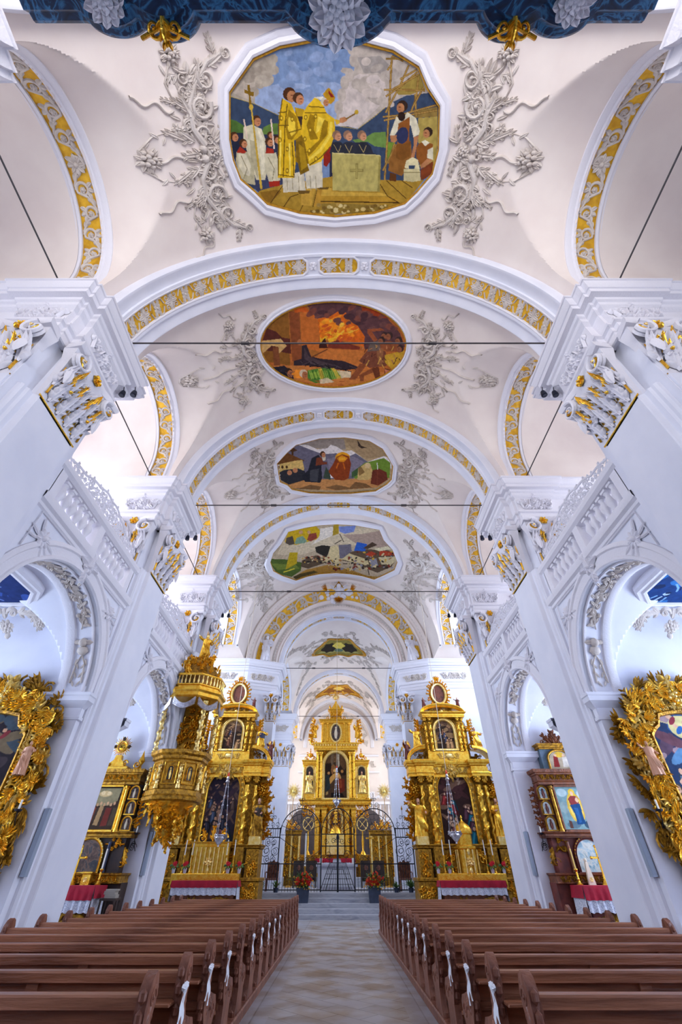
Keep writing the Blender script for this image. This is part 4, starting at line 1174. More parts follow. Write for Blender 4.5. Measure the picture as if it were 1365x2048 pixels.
# bishop in yellow cope and mitre
P.poly('#dcb222', A('960 790 1060 680 1140 760 1180 860 1260 920 1273 1100 1220 1260 1120 1400 990 1450 940 1200 900 1080 920 860'))
P.poly('#dcb222', Bq('-20 910 50 920 60 1060 40 1150 0 1240 -60 1330 -60 930'))
P.poly('#98740f', A('1000 870 1060 900 1040 1050 1090 1150 1000 1160 960 1000')); P.poly('#98740f', A('1150 930 1200 960 1190 1100 1060 1260 980 1340 960 1290 1100 1160'))
P.poly('#f0d04c', A('1090 900 1160 930 1100 1060 1060 1090')); P.poly('#f0d04c', A('1220 960 1250 960 1240 1110 1120 1290 990 1390 985 1360 1110 1250 1200 1110'))
P.line('#6e5210', A('1230 1230 1120 1350 990 1440'), 2.5); P.line('#6e5210', A('940 860 1180 860'), 2); P.line('#6e5210', A('980 790 1160 800'), 2)
for x, y in ((950, 910), (1060, 900), (1000, 1050), (940, 1150), (1065, 1370), (990, 1280), (680, 920), (800, 930), (665, 1160), (745, 1260), (745, 1500)):
    P.ell('#8a6812', 440 + x / 5.535, 70 + y / 5.535, 3.6, 5.4, 0, 8); P.ell('#e6c238', 440 + x / 5.535, 70 + y / 5.535, 2, 3, 0, 6)
P.poly('#e2dccc', A('1040 690 1140 680 1230 740 1160 750 1100 710')); P.head(440 + 1170 / 5.535, 70 + 745 / 5.535, 8, '#b47a50', '#c8c0b0')
P.poly('#b8881c', A('1140 650 1200 585 1220 590 1273 680 1273 700 1220 740 1160 690')); P.poly('#8c2418', A('1205 610 1273 690 1230 690 1200 640')); P.poly('#b8881c', Bq('0 700 60 680 50 730 10 765 -20 750'))
P.poly('#c9a22a', Bq('50 930 110 940 110 980 70 990')); P.poly('#b47a50', Bq('110 920 160 905 200 920 190 950 150 970 110 970')); P.line('#7a5818', Bq('180 930 290 865'), 3); P.ell('#b8962c', 660 + 297 / 5.535, 70 + 852 / 5.535, 4, 5)
P.poly('#8c2418', A('1150 1330 1230 1230 1220 1400 1180 1460 1150 1440')); P.poly('#8c2418', Bq('-20 1290 10 1270 10 1380 -40 1450'))
# three monks and the stone
for x in (85, 208, 365):
    P.poly('#2b2c36', Bq('%d 1200 %d 1180 %d 1180 %d 1230 %d 1310 %d 1310' % (x - 60, x - 25, x + 35, x + 90, x + 120, x - 90)))
    P.head(660 + x / 5.535, 70 + 1120 / 5.535, 9, '#c48c68', '#8c6a54'); P.line('#b8a468', Bq('%d 1210 %d 1300 %d 1220' % (x - 40, x + 10, x + 40)), .9)
P.poly('#b4a660', Bq('25 1300 555 1325 570 1345 550 1730 30 1720')); P.poly('#cabd7c', Bq('25 1300 555 1325 565 1345 540 1335 40 1315')); P.poly('#988a48', Bq('545 1340 570 1345 555 1735 530 1730'))
P.poly('#8d8044', Bq('283 1420 315 1420 315 1480 372 1480 372 1512 315 1512 315 1590 283 1590 283 1512 222 1512 222 1480 283 1480'))
P.poly('#a79a56', Bq('291 1430 309 1430 309 1488 365 1488 365 1505 309 1505 309 1582 291 1582 291 1505 230 1505 230 1488 291 1488'))
# mason with apron, hat and bucket
P.poly('#8c5c28', Bq('700 1280 760 1180 900 1180 920 1380 800 1560 650 1500 660 1400')); P.poly('#7a4c1c', Bq('740 1210 900 1170 890 1340 800 1390 740 1360'))
P.poly('#5c3414', Bq('670 1520 740 1540 740 1620 660 1610')); P.poly('#d8d0b4', Bq('740 900 800 960 860 850 960 920 1000 1060 990 1100 930 1130 900 1000 780 1020 720 1110 665 1110'))
P.poly('#8c5220', Bq('760 980 830 940 890 900 880 1200 750 1190')); P.poly('#b47a50', Bq('930 1130 990 1110 970 1200 940 1350 950 1440 890 1440 900 1360 930 1230'))
P.poly('#b47a50', Bq('670 1110 730 1110 790 1070 790 1130 720 1190 680 1180')); P.ell('#2c3050', 660 + 808 / 5.535, 70 + 1110 / 5.535, 12, 17, .2)
P.head(660 + 795 / 5.535, 70 + 800 / 5.535, 11, '#b47a50', '#33221a', -1); P.ell('#2c1c16', 660 + 798 / 5.535, 70 + 900 / 5.535, 7.5, 9.5)
P.poly('#8c5220', Bq('990 1200 1060 1170 1150 1210 1100 1420 1010 1440 960 1350 960 1250')); P.poly('#d8d0b4', Bq('1020 1180 1060 1160 1110 1190 1060 1230')); P.poly('#d8d0b4', Bq('1090 1270 1150 1240 1150 1380 1080 1360'))
P.poly('#b47a50', Bq('1080 1370 1140 1380 1080 1440 1010 1480 1010 1440')); P.head(660 + 1082 / 5.535, 70 + 1085 / 5.535, 9.5, '#b47a50', '#33221a', -1)
P.poly('#7a3a1c', Bq('1010 1490 1150 1390 1140 1530 1060 1590 1010 1600'))
P.poly('#c8bc8c', Bq('820 1480 1000 1480 1010 1610 920 1625 820 1610')); P.poly('#d8cda0', Bq('830 1470 850 1390 920 1350 980 1380 1000 1480 940 1480 950 1440 880 1440 880 1480')); P.line('#8f8458', Bq('820 1520 1005 1520'), 1.5)
P.build('painting', r)
fresco_frame(r, [vault_uv(x, y) for x, y in out1], 0, .3, .13)

# ---------- oval fresco of fire
r = thing('ceiling_fresco', 'oval orange-red ceiling fresco of a burning house with fallen monks and attackers', 'fresco', (0, 8.15, 17.6), 'ceiling frescoes of the nave')
cx, cy = 667, 688
out2 = [(cx + 146 * cos(a_), cy + 85 * sin(a_)) for a_ in [2 * PI * k / 48 for k in range(48)]]
P = Paint(put_vault, 1.0)
Cq = lambda t: [(510 + x / 4.266, 590 + y / 4.266) for x, y in prs(t)]
P.poly('#b8662c', out2)
P.poly('#5c3a3c', Cq('440 80 620 45 900 80 1110 170 1240 320 1285 440 940 460 900 300 760 160 520 200'))
P.poly('#9c3c1c', Cq('910 90 1060 140 1160 200 1080 190 920 150'))
P.poly('#8c5a24', Cq('100 280 200 170 290 130 300 600 70 560 50 430')); P.poly('#5a2a22', Cq('60 400 100 280 180 310 230 360 300 370 310 500 200 480 60 470'))
P.poly('#a8662c', Cq('280 130 360 100 440 80 530 200 545 460 540 540 320 560')); P.poly('#8c4a28', Cq('290 140 380 140 400 560 320 560')); P.poly('#cc5c20', Cq('330 110 420 90 530 200 470 225 400 140 340 150'))
P.poly('#c46a2c', Cq('385 150 440 140 540 210 545 480 400 440'))
P.poly('#d8661c', Cq('540 200 640 180 740 120 790 160 760 200 880 260 940 350 930 440 850 400 720 380 550 330')); P.poly('#f08c20', Cq('550 230 680 190 760 150 700 230 820 290 870 370 700 340 560 300'))
P.poly('#f4b82c', Cq('555 340 640 310 720 320 800 350 700 370 640 420 620 370 560 410')); P.poly('#3c1c18', Cq('550 420 600 360 620 450 550 450')); P.poly('#7c3424', Cq('630 410 700 380 900 440 895 465 620 450'))
R_ = random.Random(3)
for k in range(34):
    t = R_.random(); P.ell(R_.choice(['#5c3a3c', '#6c4440', '#4c3034', '#7a4438']), 510 + (480 + 720 * t) / 4.266, 590 + (90 + 250 * R_.random() * (.4 + .6 * t)) / 4.266, R_.uniform(5, 13), R_.uniform(3, 7), R_.uniform(-.7, .2))
for k in range(44):
    t = R_.random(); x, y = 560 + 330 * t, 390 - 200 * R_.random() * (1 - .5 * t); P.ell(R_.choice(['#e87a1c', '#f09a28', '#d8601c', '#f4b83c', '#c85420']), 510 + x / 4.266, 590 + y / 4.266, R_.uniform(3, 9), R_.uniform(1.5, 4), R_.uniform(-1.0, -.1))
P.poly('#c87434', Cq('545 455 900 470 980 500 1000 640 330 600 330 560 540 520')); P.poly('#c87a3a', Cq('100 600 330 600 850 640 1200 660 1130 720 900 770 650 790 400 770 200 700'))
P.poly('#d4a868', Cq('50 390 220 370 270 430 200 500 200 440 140 430 60 500')); P.poly('#80482a', Cq('150 440 200 440 215 600 160 600'))
P.poly('#2c2630', Cq('100 620 250 600 300 640 330 700 340 750 250 740 140 680')); P.head(510 + 295 / 4.266, 590 + 665 / 4.266, 8, '#b06c44', '#30201a')
P.poly('#34282e', Cq('330 560 400 540 400 430 440 420 480 520 560 540 760 560 860 600 900 620 760 640 450 600 330 600')); P.poly('#4c3c40', Cq('420 440 460 520 560 560 700 600 500 590 420 540')); P.line('#6a3c24', Cq('480 530 620 460'), 2.5)
P.ell('#b06c44', 510 + 380 / 4.266, 590 + 400 / 4.266, 4.5, 6)
P.ell('#f0902c', 510 + 380 / 4.266, 590 + 670 / 4.266, 16, 9); P.poly('#4c7c2c', Cq('450 640 620 610 700 640 740 680 700 710 520 750 450 720')); P.poly('#d4b03c', Cq('540 630 570 625 600 730 570 735')); P.poly('#d4b03c', Cq('650 620 680 620 730 700 700 705')); P.poly('#88aa3c', Cq('470 660 540 650 560 700 490 710'))
P.poly('#e0c8a0', Cq('700 640 820 650 820 700 740 705')); P.poly('#e0c8a0', Cq('550 720 620 700 680 740 560 755')); P.head(510 + 420 / 4.266, 590 + 675 / 4.266, 8, '#b06c44', '#d8c0a0')
R_ = random.Random(8)
for k in range(26): P.line(R_.choice(['#201a20', '#54464a']), Cq('%d %d %d %d' % (lambda x: (x, 545 + .12 * (x - 340) + R_.uniform(0, 50), x + R_.uniform(20, 70), 560 + .12 * (x - 340) + R_.uniform(0, 50)))(R_.uniform(345, 820))), 1.3)
for k in range(14): x = R_.uniform(120, 310); P.line(R_.choice(['#181820', '#46404c']), Cq('%d %d %d %d' % (x, R_.uniform(620, 690), x + 40, R_.uniform(640, 720))), 1.3)
for k in range(18): x = 460 + 15 * k; P.line(R_.choice(['#3a6420', '#a8c050']), Cq('%d %d %d %d' % (x, 640, x + 25, 715)), 1.1)
for k in range(20): x = R_.uniform(70, 900); P.ell('#a85a2c', 510 + x / 4.266, 590 + R_.uniform(700, 770) / 4.266, 7, 1)
# attackers
P.poly('#9c5230', Cq('960 290 1080 280 1110 300 1000 310 1050 380 1020 400 960 320')); P.poly('#7a4430', Cq('960 470 1050 450 1120 480 1130 600 980 620 890 560')); P.poly('#8c4c2c', Cq('1030 400 1160 390 1250 430 1230 480 1130 480 1060 440'))
P.poly('#c89a2c', Cq('1110 510 1280 470 1260 600 1170 630 1110 570')); P.poly('#6c5a50', Cq('990 400 1060 390 1080 470 960 480')); P.poly('#94603c', Cq('1040 480 1100 450 1090 600 1060 600'))
P.poly('#8c4c2c', Cq('900 580 960 590 860 720 800 720 860 640')); P.poly('#8c4c2c', Cq('1000 620 1060 640 930 690 930 730 900 730 890 680')); P.poly('#6c3822', Cq('1000 620 1060 610 1080 740 1040 740')); P.poly('#6c3822', Cq('1110 620 1180 640 1180 740 1100 740')); P.poly('#c87a5a', Cq('1110 630 1180 650 1180 700 1120 680'))
for k in range(30): x, y = R_.uniform(900, 1250), R_.uniform(420, 600); P.line(R_.choice(['#5c3020', '#c08050', '#d8a84c', '#3c2420', '#a0684c']), Cq('%d %d %d %d' % (x, y, x + R_.uniform(-30, 30), y + R_.uniform(10, 50))), 1.5)
for x, y in ((1105, 350), (1145, 350), (1080, 390), (1225, 390), (1240, 460)): P.head(510 + x / 4.266, 590 + y / 4.266, 7, '#94583a', '#3c2a28', -1)
P.build('painting', r)
fresco_frame(r, [vault_uv(x, y) for x, y in out2], 0, .22, .11)

# ---------- fresco of the mountain landscape
r = thing('ceiling_fresco', 'ceiling fresco of a robed figure and monks before snowy mountains', 'fresco', (0, 14.35, 17.6), 'ceiling frescoes of the nave')
out3 = [(554, 925), (575, 903), (592, 889), (640, 876), (690, 874), (740, 881), (766, 896), (777, 913), (787, 930), (784, 957), (775, 966), (752, 980), (700, 985), (660, 985), (620, 984), (584, 977), (575, 968), (560, 962), (557, 945)]
P = Paint(put_vault, .8); Dq = lambda t: [(540 + x / 5.25, 860 + y / 5.25) for x, y in prs(t)]
P.poly('#b59a72', out3); P.poly('#978a80', Dq('280 140 500 75 780 90 800 200 600 200 400 180')); P.poly('#a58a66', Dq('780 90 960 80 1190 190 1230 270 1020 300 900 230'))
P.poly('#e6ddd8', Dq('280 145 400 155 500 200 600 190 640 150 700 170 780 220 860 210 920 250 1030 330 1200 270 1280 300 1280 400 280 400'))
P.poly('#6d6878', Dq('180 190 280 145 420 200 560 250 700 240 820 280 900 240 1030 330 1000 420 860 520 100 520 120 300')); P.poly('#847c8a', Dq('600 300 760 260 900 280 1000 340 860 480 640 480'))
P.poly('#6c8a30', Dq('860 440 1000 340 1200 290 1270 340 1260 500 900 520')); P.poly('#3f5a34', Dq('860 440 960 370 1060 350 940 460 860 500')); P.poly('#c2874e', Dq('120 520 1260 500 1130 600 700 630 240 610'))
P.poly('#6e431f', Dq('75 350 80 320 170 230 370 320 260 330 80 360')); P.poly('#d8b468', Dq('75 360 260 320 340 310 360 400 350 440 80 440')); P.poly('#4c3018', Dq('200 210 240 180 290 210 250 225 245 260 225 260 225 225'))
for x in (90, 130, 175): P.ell('#4c3018', 540 + x / 5.25, 860 + 385 / 5.25, 2.4, 3.2)
P.poly('#2e2e34', Dq('100 440 150 415 300 400 370 430 370 520 200 570 110 520')); P.poly('#26262e', Dq('440 290 510 255 560 330 540 380 550 500 530 550 370 540 330 480 400 420')); P.poly('#44444a', Dq('420 420 520 400 500 540 420 530'))
P.poly('#7c3c24', Dq('490 290 540 280 560 330 600 330 600 355 480 370')); P.ell('#d8ccb0', 540 + 568 / 5.25, 860 + 285 / 5.25, 3.6, 7); P.head(540 + 560 / 5.25, 860 + 255 / 5.25, 5.5); P.ell('#c08058', 540 + 205 / 5.25, 860 + 445 / 5.25, 5, 5); P.ell('#c08058', 540 + 265 / 5.25, 860 + 420 / 5.25, 5, 5)
P.poly('#3c4a3c', Dq('560 500 590 380 640 460 640 520')); P.poly('#e8e0e0', Dq('630 440 690 500 640 500'))
P.ell('#e8a020', 540 + 765 / 5.25, 860 + 285 / 5.25, 15, 11); P.poly('#8c3c18', Dq('660 360 700 280 760 250 830 270 855 350 830 500 780 525 690 520 640 470 615 430')); P.poly('#d88418', Dq('700 290 760 260 820 290 780 330 730 330')); P.poly('#e8a428', Dq('730 280 790 280 800 310 720 315')); P.line('#c86418', Dq('720 340 700 400'), 2.5); P.line('#c86418', Dq('770 340 790 410'), 2.5)
P.poly('#c8a868', Dq('930 400 1000 350 1060 360 1080 420 1090 480 1040 520 920 520')); P.poly('#8a6a3c', Dq('930 400 960 380 1000 440 940 480')); P.ell('#d8bc88', 540 + 1030 / 5.25, 860 + 370 / 5.25, 6, 6); P.poly('#6c3020', Dq('1080 420 1150 400 1230 440 1240 520 1140 580 1060 560')); P.line('#e0dcd4', Dq('1130 340 1135 410'), 1.6); P.line('#7c3c24', Dq('1135 410 1130 570'), 2)
P.poly('#3a2c24', Dq('920 100 960 160 1025 185 960 188 930 165')); P.poly('#7c5834', Dq('340 600 420 570 540 590 520 625 240 612')); P.poly('#7c5834', Dq('580 600 700 570 840 600 900 540 1010 560 1080 600 700 628'))
P.build('painting', r)
fresco_frame(r, [vault_uv(x, y) for x, y in out3], 0, .26, .12)

# ---------- fresco of the battle
r = thing('ceiling_fresco', 'wide ceiling fresco of a battle with horsemen under a cloudy yellow sky', 'fresco', (0, 22.5, 17.6), 'ceiling frescoes of the nave')
out4 = [(540, 1122), (546, 1104), (562, 1086), (576, 1062), (610, 1054), (640, 1049), (675, 1047), (710, 1049), (760, 1058), (768, 1078), (786, 1097), (796, 1122), (790, 1138), (765, 1150), (749, 1157), (725, 1150), (700, 1146), (672, 1144), (640, 1146), (615, 1151), (592, 1159), (565, 1150), (546, 1140)]
P = Paint(put_vault, .8); Eq = lambda t: [(530 + x / 4.875, 1030 + y / 4.875) for x, y in prs(t)]
P.poly('#b8a488', out4); P.poly('#cdbb9c', Eq('180 250 420 230 640 120 760 100 1120 140 1050 300 700 280 300 400 120 380')); P.poly('#c9a41c', Eq('230 155 500 105 540 150 520 230 300 290 190 260')); P.poly('#e0d4c4', Eq('540 130 660 110 700 180 560 240 450 290 540 200'))
P.poly('#7484bc', Eq('720 110 890 100 870 160 780 180 730 160')); P.poly('#a88a28', Eq('670 90 720 90 720 180 660 200')); P.poly('#a89080', Eq('760 190 960 180 1120 150 1240 330 900 280'))
P.poly('#4c6026', Eq('55 425 200 430 360 460 350 540 260 600 120 570 55 480')); P.poly('#6c7c30', Eq('60 470 300 480 340 520 120 530')); P.poly('#b89c1c', Eq('240 360 320 360 310 470 200 530')); P.line('#d8c83c', Eq('180 555 290 520'), 2)
P.poly('#a87c34', Eq('280 600 400 530 620 480 860 540 1000 590 1120 600 1050 615 700 550 500 570 300 625')); P.poly('#4c4020', Eq('270 600 340 570 480 540 520 555 360 600 300 625'))
P.poly('#5c4a38', Eq('350 500 360 440 440 410 500 390 560 420 640 420 860 460 1000 520 1100 560 1240 500 1290 420 1280 360 1200 340 1000 330 860 350 700 420 600 460 420 520'))
P.poly('#d0bc8c', Eq('630 310 700 290 740 330 850 380 1000 430 1020 480 900 470 760 430 680 500 650 430 560 460 570 420 620 390')); P.poly('#2c2824', Eq('490 310 560 290 640 300 620 370 600 410 540 380 500 360')); P.poly('#6c6670', Eq('720 290 840 280 850 350 760 420 730 420'))
P.poly('#2c5ab0', Eq('870 345 900 260 1000 280 980 350')); P.poly('#4c3a2c', Eq('960 320 1050 260 1100 290 1000 330')); P.poly('#a83c24', Eq('980 380 1040 350 1080 370 1050 410')); P.poly('#a83c24', Eq('1120 340 1260 360 1270 390 1120 395')); P.poly('#d8cca8', Eq('1060 330 1200 300 1240 330 1120 350')); P.poly('#c8b890', Eq('1110 410 1280 400 1290 430 1240 480 1140 480')); P.poly('#8c8890', Eq('1020 430 1090 420 1110 500 1040 510'))
for x0_, y0_, x1_, y1_ in ((730, 180, 770, 260), (680, 280, 750, 240), (560, 430, 600, 470), (650, 440, 690, 500), (760, 470, 850, 470), (870, 470, 870, 540), (1000, 500, 1020, 580)): P.line('#3c3024', Eq('%d %d %d %d' % (x0_, y0_, x1_, y1_)), 1.7)
R_ = random.Random(4)
for k in range(150):
    x = R_.uniform(370, 1260); y = R_.uniform(400 if x < 900 else 350, 460 + 70 * (x > 600) - 20 * (x > 1150))
    P.ell(R_.choice(['#3c2c24', '#a07048', '#d0bc8c', '#7c3020', '#8c8890', '#2c2824', '#c8a040']), 530 + x / 4.875, 1030 + y / 4.875, R_.uniform(1.2, 4.2), R_.uniform(.9, 2.6), R_.uniform(-1, 1), 8)
P.poly('#54483c', Eq('200 270 210 220 270 200 290 280 240 292')); P.poly('#7c9880', Eq('290 270 310 220 370 200 410 250 390 270 300 280')); P.poly('#8c4030', Eq('410 240 430 180 500 170 510 220 450 255')); P.ell('#c89870', 530 + 350 / 4.875, 1030 + 165 / 4.875, 4, 4); P.ell('#c89870', 530 + 430 / 4.875, 1030 + 165 / 4.875, 3.4, 3.4)
P.build('painting', r)
fresco_frame(r, [vault_uv(x, y) for x, y in out4], 0, .4, .12)

# ---------- the two small frescoes in the choir
def choir_fresco(yc, hu, hv, label, pal, form):
    r = thing('ceiling_fresco', label, 'fresco', (0, yc, ZC + RC), 'choir ceiling frescoes')
    put = lambda x, y, w: ((RC - .03 - w) * sin(x / RC), yc + y, ZC + (RC - .03 - w) * cos(x / RC))
    P = Paint(put, .04)
    loop = [(hu * cos(a) * (1 + form * .16 * cos(4 * a)), hv * sin(a) * (1 + form * .12 * cos(6 * a))) for a in [2 * PI * k / 40 for k in range(40)]]
    P.poly(pal[0], loop); P.poly(pal[1], [(x * .9, y * .35 + hv * .3) for x, y in loop]); P.poly(pal[2], [(x * .35 - hu * .42, y * .55) for x, y in loop]); P.poly(pal[2], [(x * .35 + hu * .45, y * .55) for x, y in loop])
    P.poly(pal[3], [(x * .25, y * .4 - .3) for x, y in loop]); P.ell(pal[4], 0, hv * .4, hu * .2, hv * .2)
    P.build('painting', r)
    rows = []; b = MB(barrel_map(RC, ZC, yc))
    for q, w in ((1, .03), (1.02, .1), (1.08, .11), (1.14, .03)): rows.append([b.p(x * q, y * q, w) for x, y in loop])
    b.grid(rows, True); b.build('gilded_frame', 'gold_flat', r)
choir_fresco(33.0, 1.85, 1.6, 'small dark and gold fresco in the first choir vault', ('#8a7c3c', '#a09a5c', '#2c2620', '#d8c45c', '#5a7060'), 1)
choir_fresco(43.5, 1.9, 1.45, 'small orange-gold fresco in the vault above the high altar', ('#c4882c', '#d8a83c', '#8c5824', '#e8c45c', '#7c4a2c'), 1.6)

# =================================================================== STUCCO AROUND THE FRESCOES
def pv(px, py):
    u, v = vault_uv(px, py); return u, v - 1.95
def stucco_cluster(sg, yc, hu, sc, label, seed=1, dens=1.0, dv=1.0, su=1.3, R=RV):
    """garland of scrolls, leaves, ribbons and hanging bouquets beside a painting; sg = side"""
    def T(u, v, w):
        al = sg * (hu + u * sc) / R; y = yc + v * sc * dv; q = vault_radius(al, y) - w
        return (q * sin(al), y, ZC + q * cos(al))
    r = thing('stucco_garland', label, 'stucco ornament', (sg * R * sin((hu + .5) / R), yc, ZC + R * cos((hu + .5) / R)), 'stucco garlands around the ceiling frescoes')
    b = MB(T); Rn = random.Random(seed)
    F = lambda u: .6 + (u - .6) * su
    # heavy acanthus scrolls hugging the frame, above and below
    for d in (-1, 1):
        b.spiral(.28, d * 1.05, .30, d * PI * .9, 1.5, d, .15, .15)
        b.spiral(.02, d * 1.62, .24, d * PI * .2, 1.4, -d, .12, .13)
        b.spiral(.38, d * .45, .2, PI, 1.4, -d, .1, .12)
        b.ribbon([(.35, d * .2), (.62, d * .6), (.6, d * 1.1), (.3, d * 1.55), (-.1, d * 1.95), (-.5, d * 2.1)], lambda t: .2 * (1 - .5 * t), .13)
        b.acan(.5, d * .7, d * 1.1, .7, .5, .11, .05); b.acan(.35, d * 1.35, d * 1.9, .7, .42, .1, .05); b.acan(-.1, d * 1.85, d * 2.6, .6, .36, .09)
        b.acan(.1, d * 1.3, -d * .8, .5, .3, .1); b.acan(.62, d * .3, d * .6, .5, .36, .1)
        b.acan(.65, d * 1.0, d * .5, .45, .32, .09, .04); b.acan(-.3, d * 2.1, d * 1.3, .4, .3, .08); b.spiral(-.62, d * 2.12, .14, 0, 1.3, -d, .07, .08)
        for k in range(int(26 * dens)):
            a = Rn.random() * 6.28
            b.leaf(.25 + Rn.uniform(-.3, .4), d * Rn.uniform(.1, 1.8), a, Rn.uniform(.22, .42), Rn.uniform(.12, .2), .09, .03, Rn.uniform(-.9, .9))
        for k in range(int(5 * dens)):
            b.spiral(.3 + Rn.uniform(-.25, .45), d * Rn.uniform(.3, 1.8), Rn.uniform(.09, .15), Rn.random() * 6, 1.3, Rn.choice((-1, 1)), .05, .09, .02)
        # stems out to the bouquets, fluttering ribbons
        b.ribbon([(.55, d * .9), (F(.85), d * 1.15), (F(.95), d * 1.55), (F(.8), d * 1.95)], .045, .05)
        b.bouquet(F(.76), d * 2.1, .27, .15, seed + d)
        b.wavy(F(.9), d * 1.0, d * .25, .8 + .25 * su, .09, .065, .06, 1.8); b.wavy(F(.62), d * 2.35, d * .5, .85, .08, .06, .05, 1.8)
        b.leaf(F(.8), d * .8, d * .4, .34, .12, .06); b.rosette(F(.92), d * .62, .14, 6, .08)
        b.ribbon([(.7, d * .3), (F(1.0), d * .6), (F(1.4), d * .5), (F(1.62), d * .22), (F(1.64), 0)], .04, .045)
        for k in range(5): b.leaf(F(.85 + k * .15), d * (.55 - .03 * k), d * (.6 if k % 2 else -.9), .24, .1, .05)
        b.acan(.75, d * .3, d * .4, .4 + .3 * su, .32, .08); b.acan(F(.85), d * 1.15, d * .3, .4, .22, .06); b.acan(F(.78), d * 1.75, -d * .8, .35, .2, .06)
        for k in range(4): b.leaf(F(.7) + .14 * k, d * (1.35 + .18 * k), d * (1.2 + k), .26, .1, .05)
    # heart of the cluster
    b.dome(.42, .12, .13, .17); b.dome(.42, -.12, .12, .15); b.bouquet(.12, 0, .22, .14, seed)
    b.spiral(.55, .0, .16, 0, 1.2, 1, .08, .1); b.acan(.5, 0, 0, .6, .4, .1)
    b.bouquet(F(1.52), 0, .3, .17, seed + 4)
    b.wavy(.75, 0, .05, .7 * su, .06, .07, .06, 1.4)
    for d in (-1, 1): b.acan(-.12, d * .15, d * PI * .55, .5, .3, .09)
    b.build('stucco_foliage', 'stucco', r)
    return r
stucco_cluster(-1, 1.95, 3.6, 1.0, 'dense stucco scrollwork and bouquets left of the large priests fresco', 1, 2.4, .88, 1.5)
stucco_cluster(1, 1.95, 3.6, 1.0, 'dense stucco scrollwork and bouquets right of the large priests fresco', 2, 2.4, .88, 1.5)
stucco_cluster(-1, 8.15, 3.42, .86, 'stucco garland with ribbons left of the oval fire fresco', 3, 1.3, .85, 2.7)
stucco_cluster(1, 8.15, 3.42, .86, 'stucco garland with ribbons right of the oval fire fresco', 4, 1.3, .85, 2.7)
stucco_cluster(-1, 14.35, 3.42, .92, 'stucco garland with bouquets left of the mountain fresco', 5, 1.8, .9, 2.2)
stucco_cluster(1, 14.35, 3.42, .92, 'stucco garland with bouquets right of the mountain fresco', 6, 1.8, .9, 2.2)
stucco_cluster(-1, 22.2, 5.0, 1.15, 'stucco foliage left of the battle fresco', 7, 1.5, 1.2)
stucco_cluster(1, 22.2, 5.0, 1.15, 'stucco foliage right of the battle fresco', 8, 1.5, 1.2)
def choir_stucco(yc, hu, hv, gv, label, seed):
    T = barrel_map(RC, ZC, yc); b = MB(T); Rn = random.Random(seed)
    r = thing('stucco_wreath', label, 'stucco ornament', (0, yc, ZC + RC), 'stucco wreaths in the choir vault')
    for k in range(46):
        a = 2 * PI * k / 46 + Rn.uniform(-.05, .05)
        q = Rn.uniform(1.18, 1.75)
        u, v = hu * q * cos(a), hv * q * sin(a)
        b.spiral(u, v, Rn.uniform(.14, .24), Rn.random() * 6, 1.3, Rn.choice((-1, 1)), .1, .1, n=12)
        b.acan(u, v, a + Rn.uniform(-.8, .8), Rn.uniform(.35, .6), .3, .09, 0, 0, 2)
    for k in range(10):
        a = 2 * PI * k / 10; b.bouquet(hu * 1.95 * cos(a), hv * 1.9 * sin(a), .26, .12, k)
    for sg in (-1, 1):
        for d in (-1, 1):
            for k in range(6): b.bouquet(sg * (hu * 1.6 + .33 * k), d * (hv * 1.5 + gv * k), .22, .11, k); b.acan(sg * (hu * 1.6 + .33 * k), d * (hv * 1.5 + gv * k), Rn.random() * 6, .4, .25, .08)
    b.build('stucco_foliage', 'stucco', r)
choir_stucco(33.0, 1.85, 1.6, .36, 'thick grey stucco wreath around the dark choir fresco', 3)
choir_stucco(43.2, 1.9, 1.3, .1, 'stucco wreath around the orange fresco above the high altar', 4)
# dove and rays at the crown of the chancel arch, seated figures at its feet
r = thing('stucco_relief', 'white and gold cloud relief with rays at the crown of the chancel arch', 'relief', (0, 26.0, ZC + 4.9), 'reliefs on the chancel arch')
b = MB(splay_map); Rn = random.Random(9)
for k in range(34):
    a = Rn.random() * 6.28; q = Rn.random() ** .5
    b.dome(1.35 * q * cos(a), -.1 + .55 * q * sin(a), Rn.uniform(.12, .26), .22 - .1 * q, 0, 7, .8)
b.ball((0, .45, .25), .16); b.leaf(0, -.1, PI / 2, .7, .5, .25)
for sg in (-1, 1): b.leaf(sg * .1, .3, PI / 2 - sg * 1.2, .6, .25, .2, .05, sg * .4); b.ball((sg * .75, .12, .2), .11)
c = b.build('clouds', 'stucco_white', r)
for sg in (-1, 1):
    g = MB(splay_map)
    for k in range(5): g.leaf(sg * .8, .3, PI / 2 - sg * (.15 + k * .22), .5, .07, .12)
    g.build('gilded_wing_rays', 'gold', r)
g = MB(splay_map)
for k in range(11): g.leaf(0, -.35, -PI / 2 + (k - 5) * .28, .42, .07, .14, .0, 0, .14)
g.dome(0, -.32, .1, .32); g.build('gilded_rays', 'gold', r)
g = MB(splay_map); g.ribbon([(-.32, .35), (0, .82), (.32, .35)], .09, .2); g.build('gilded_triangle', 'gold', r)

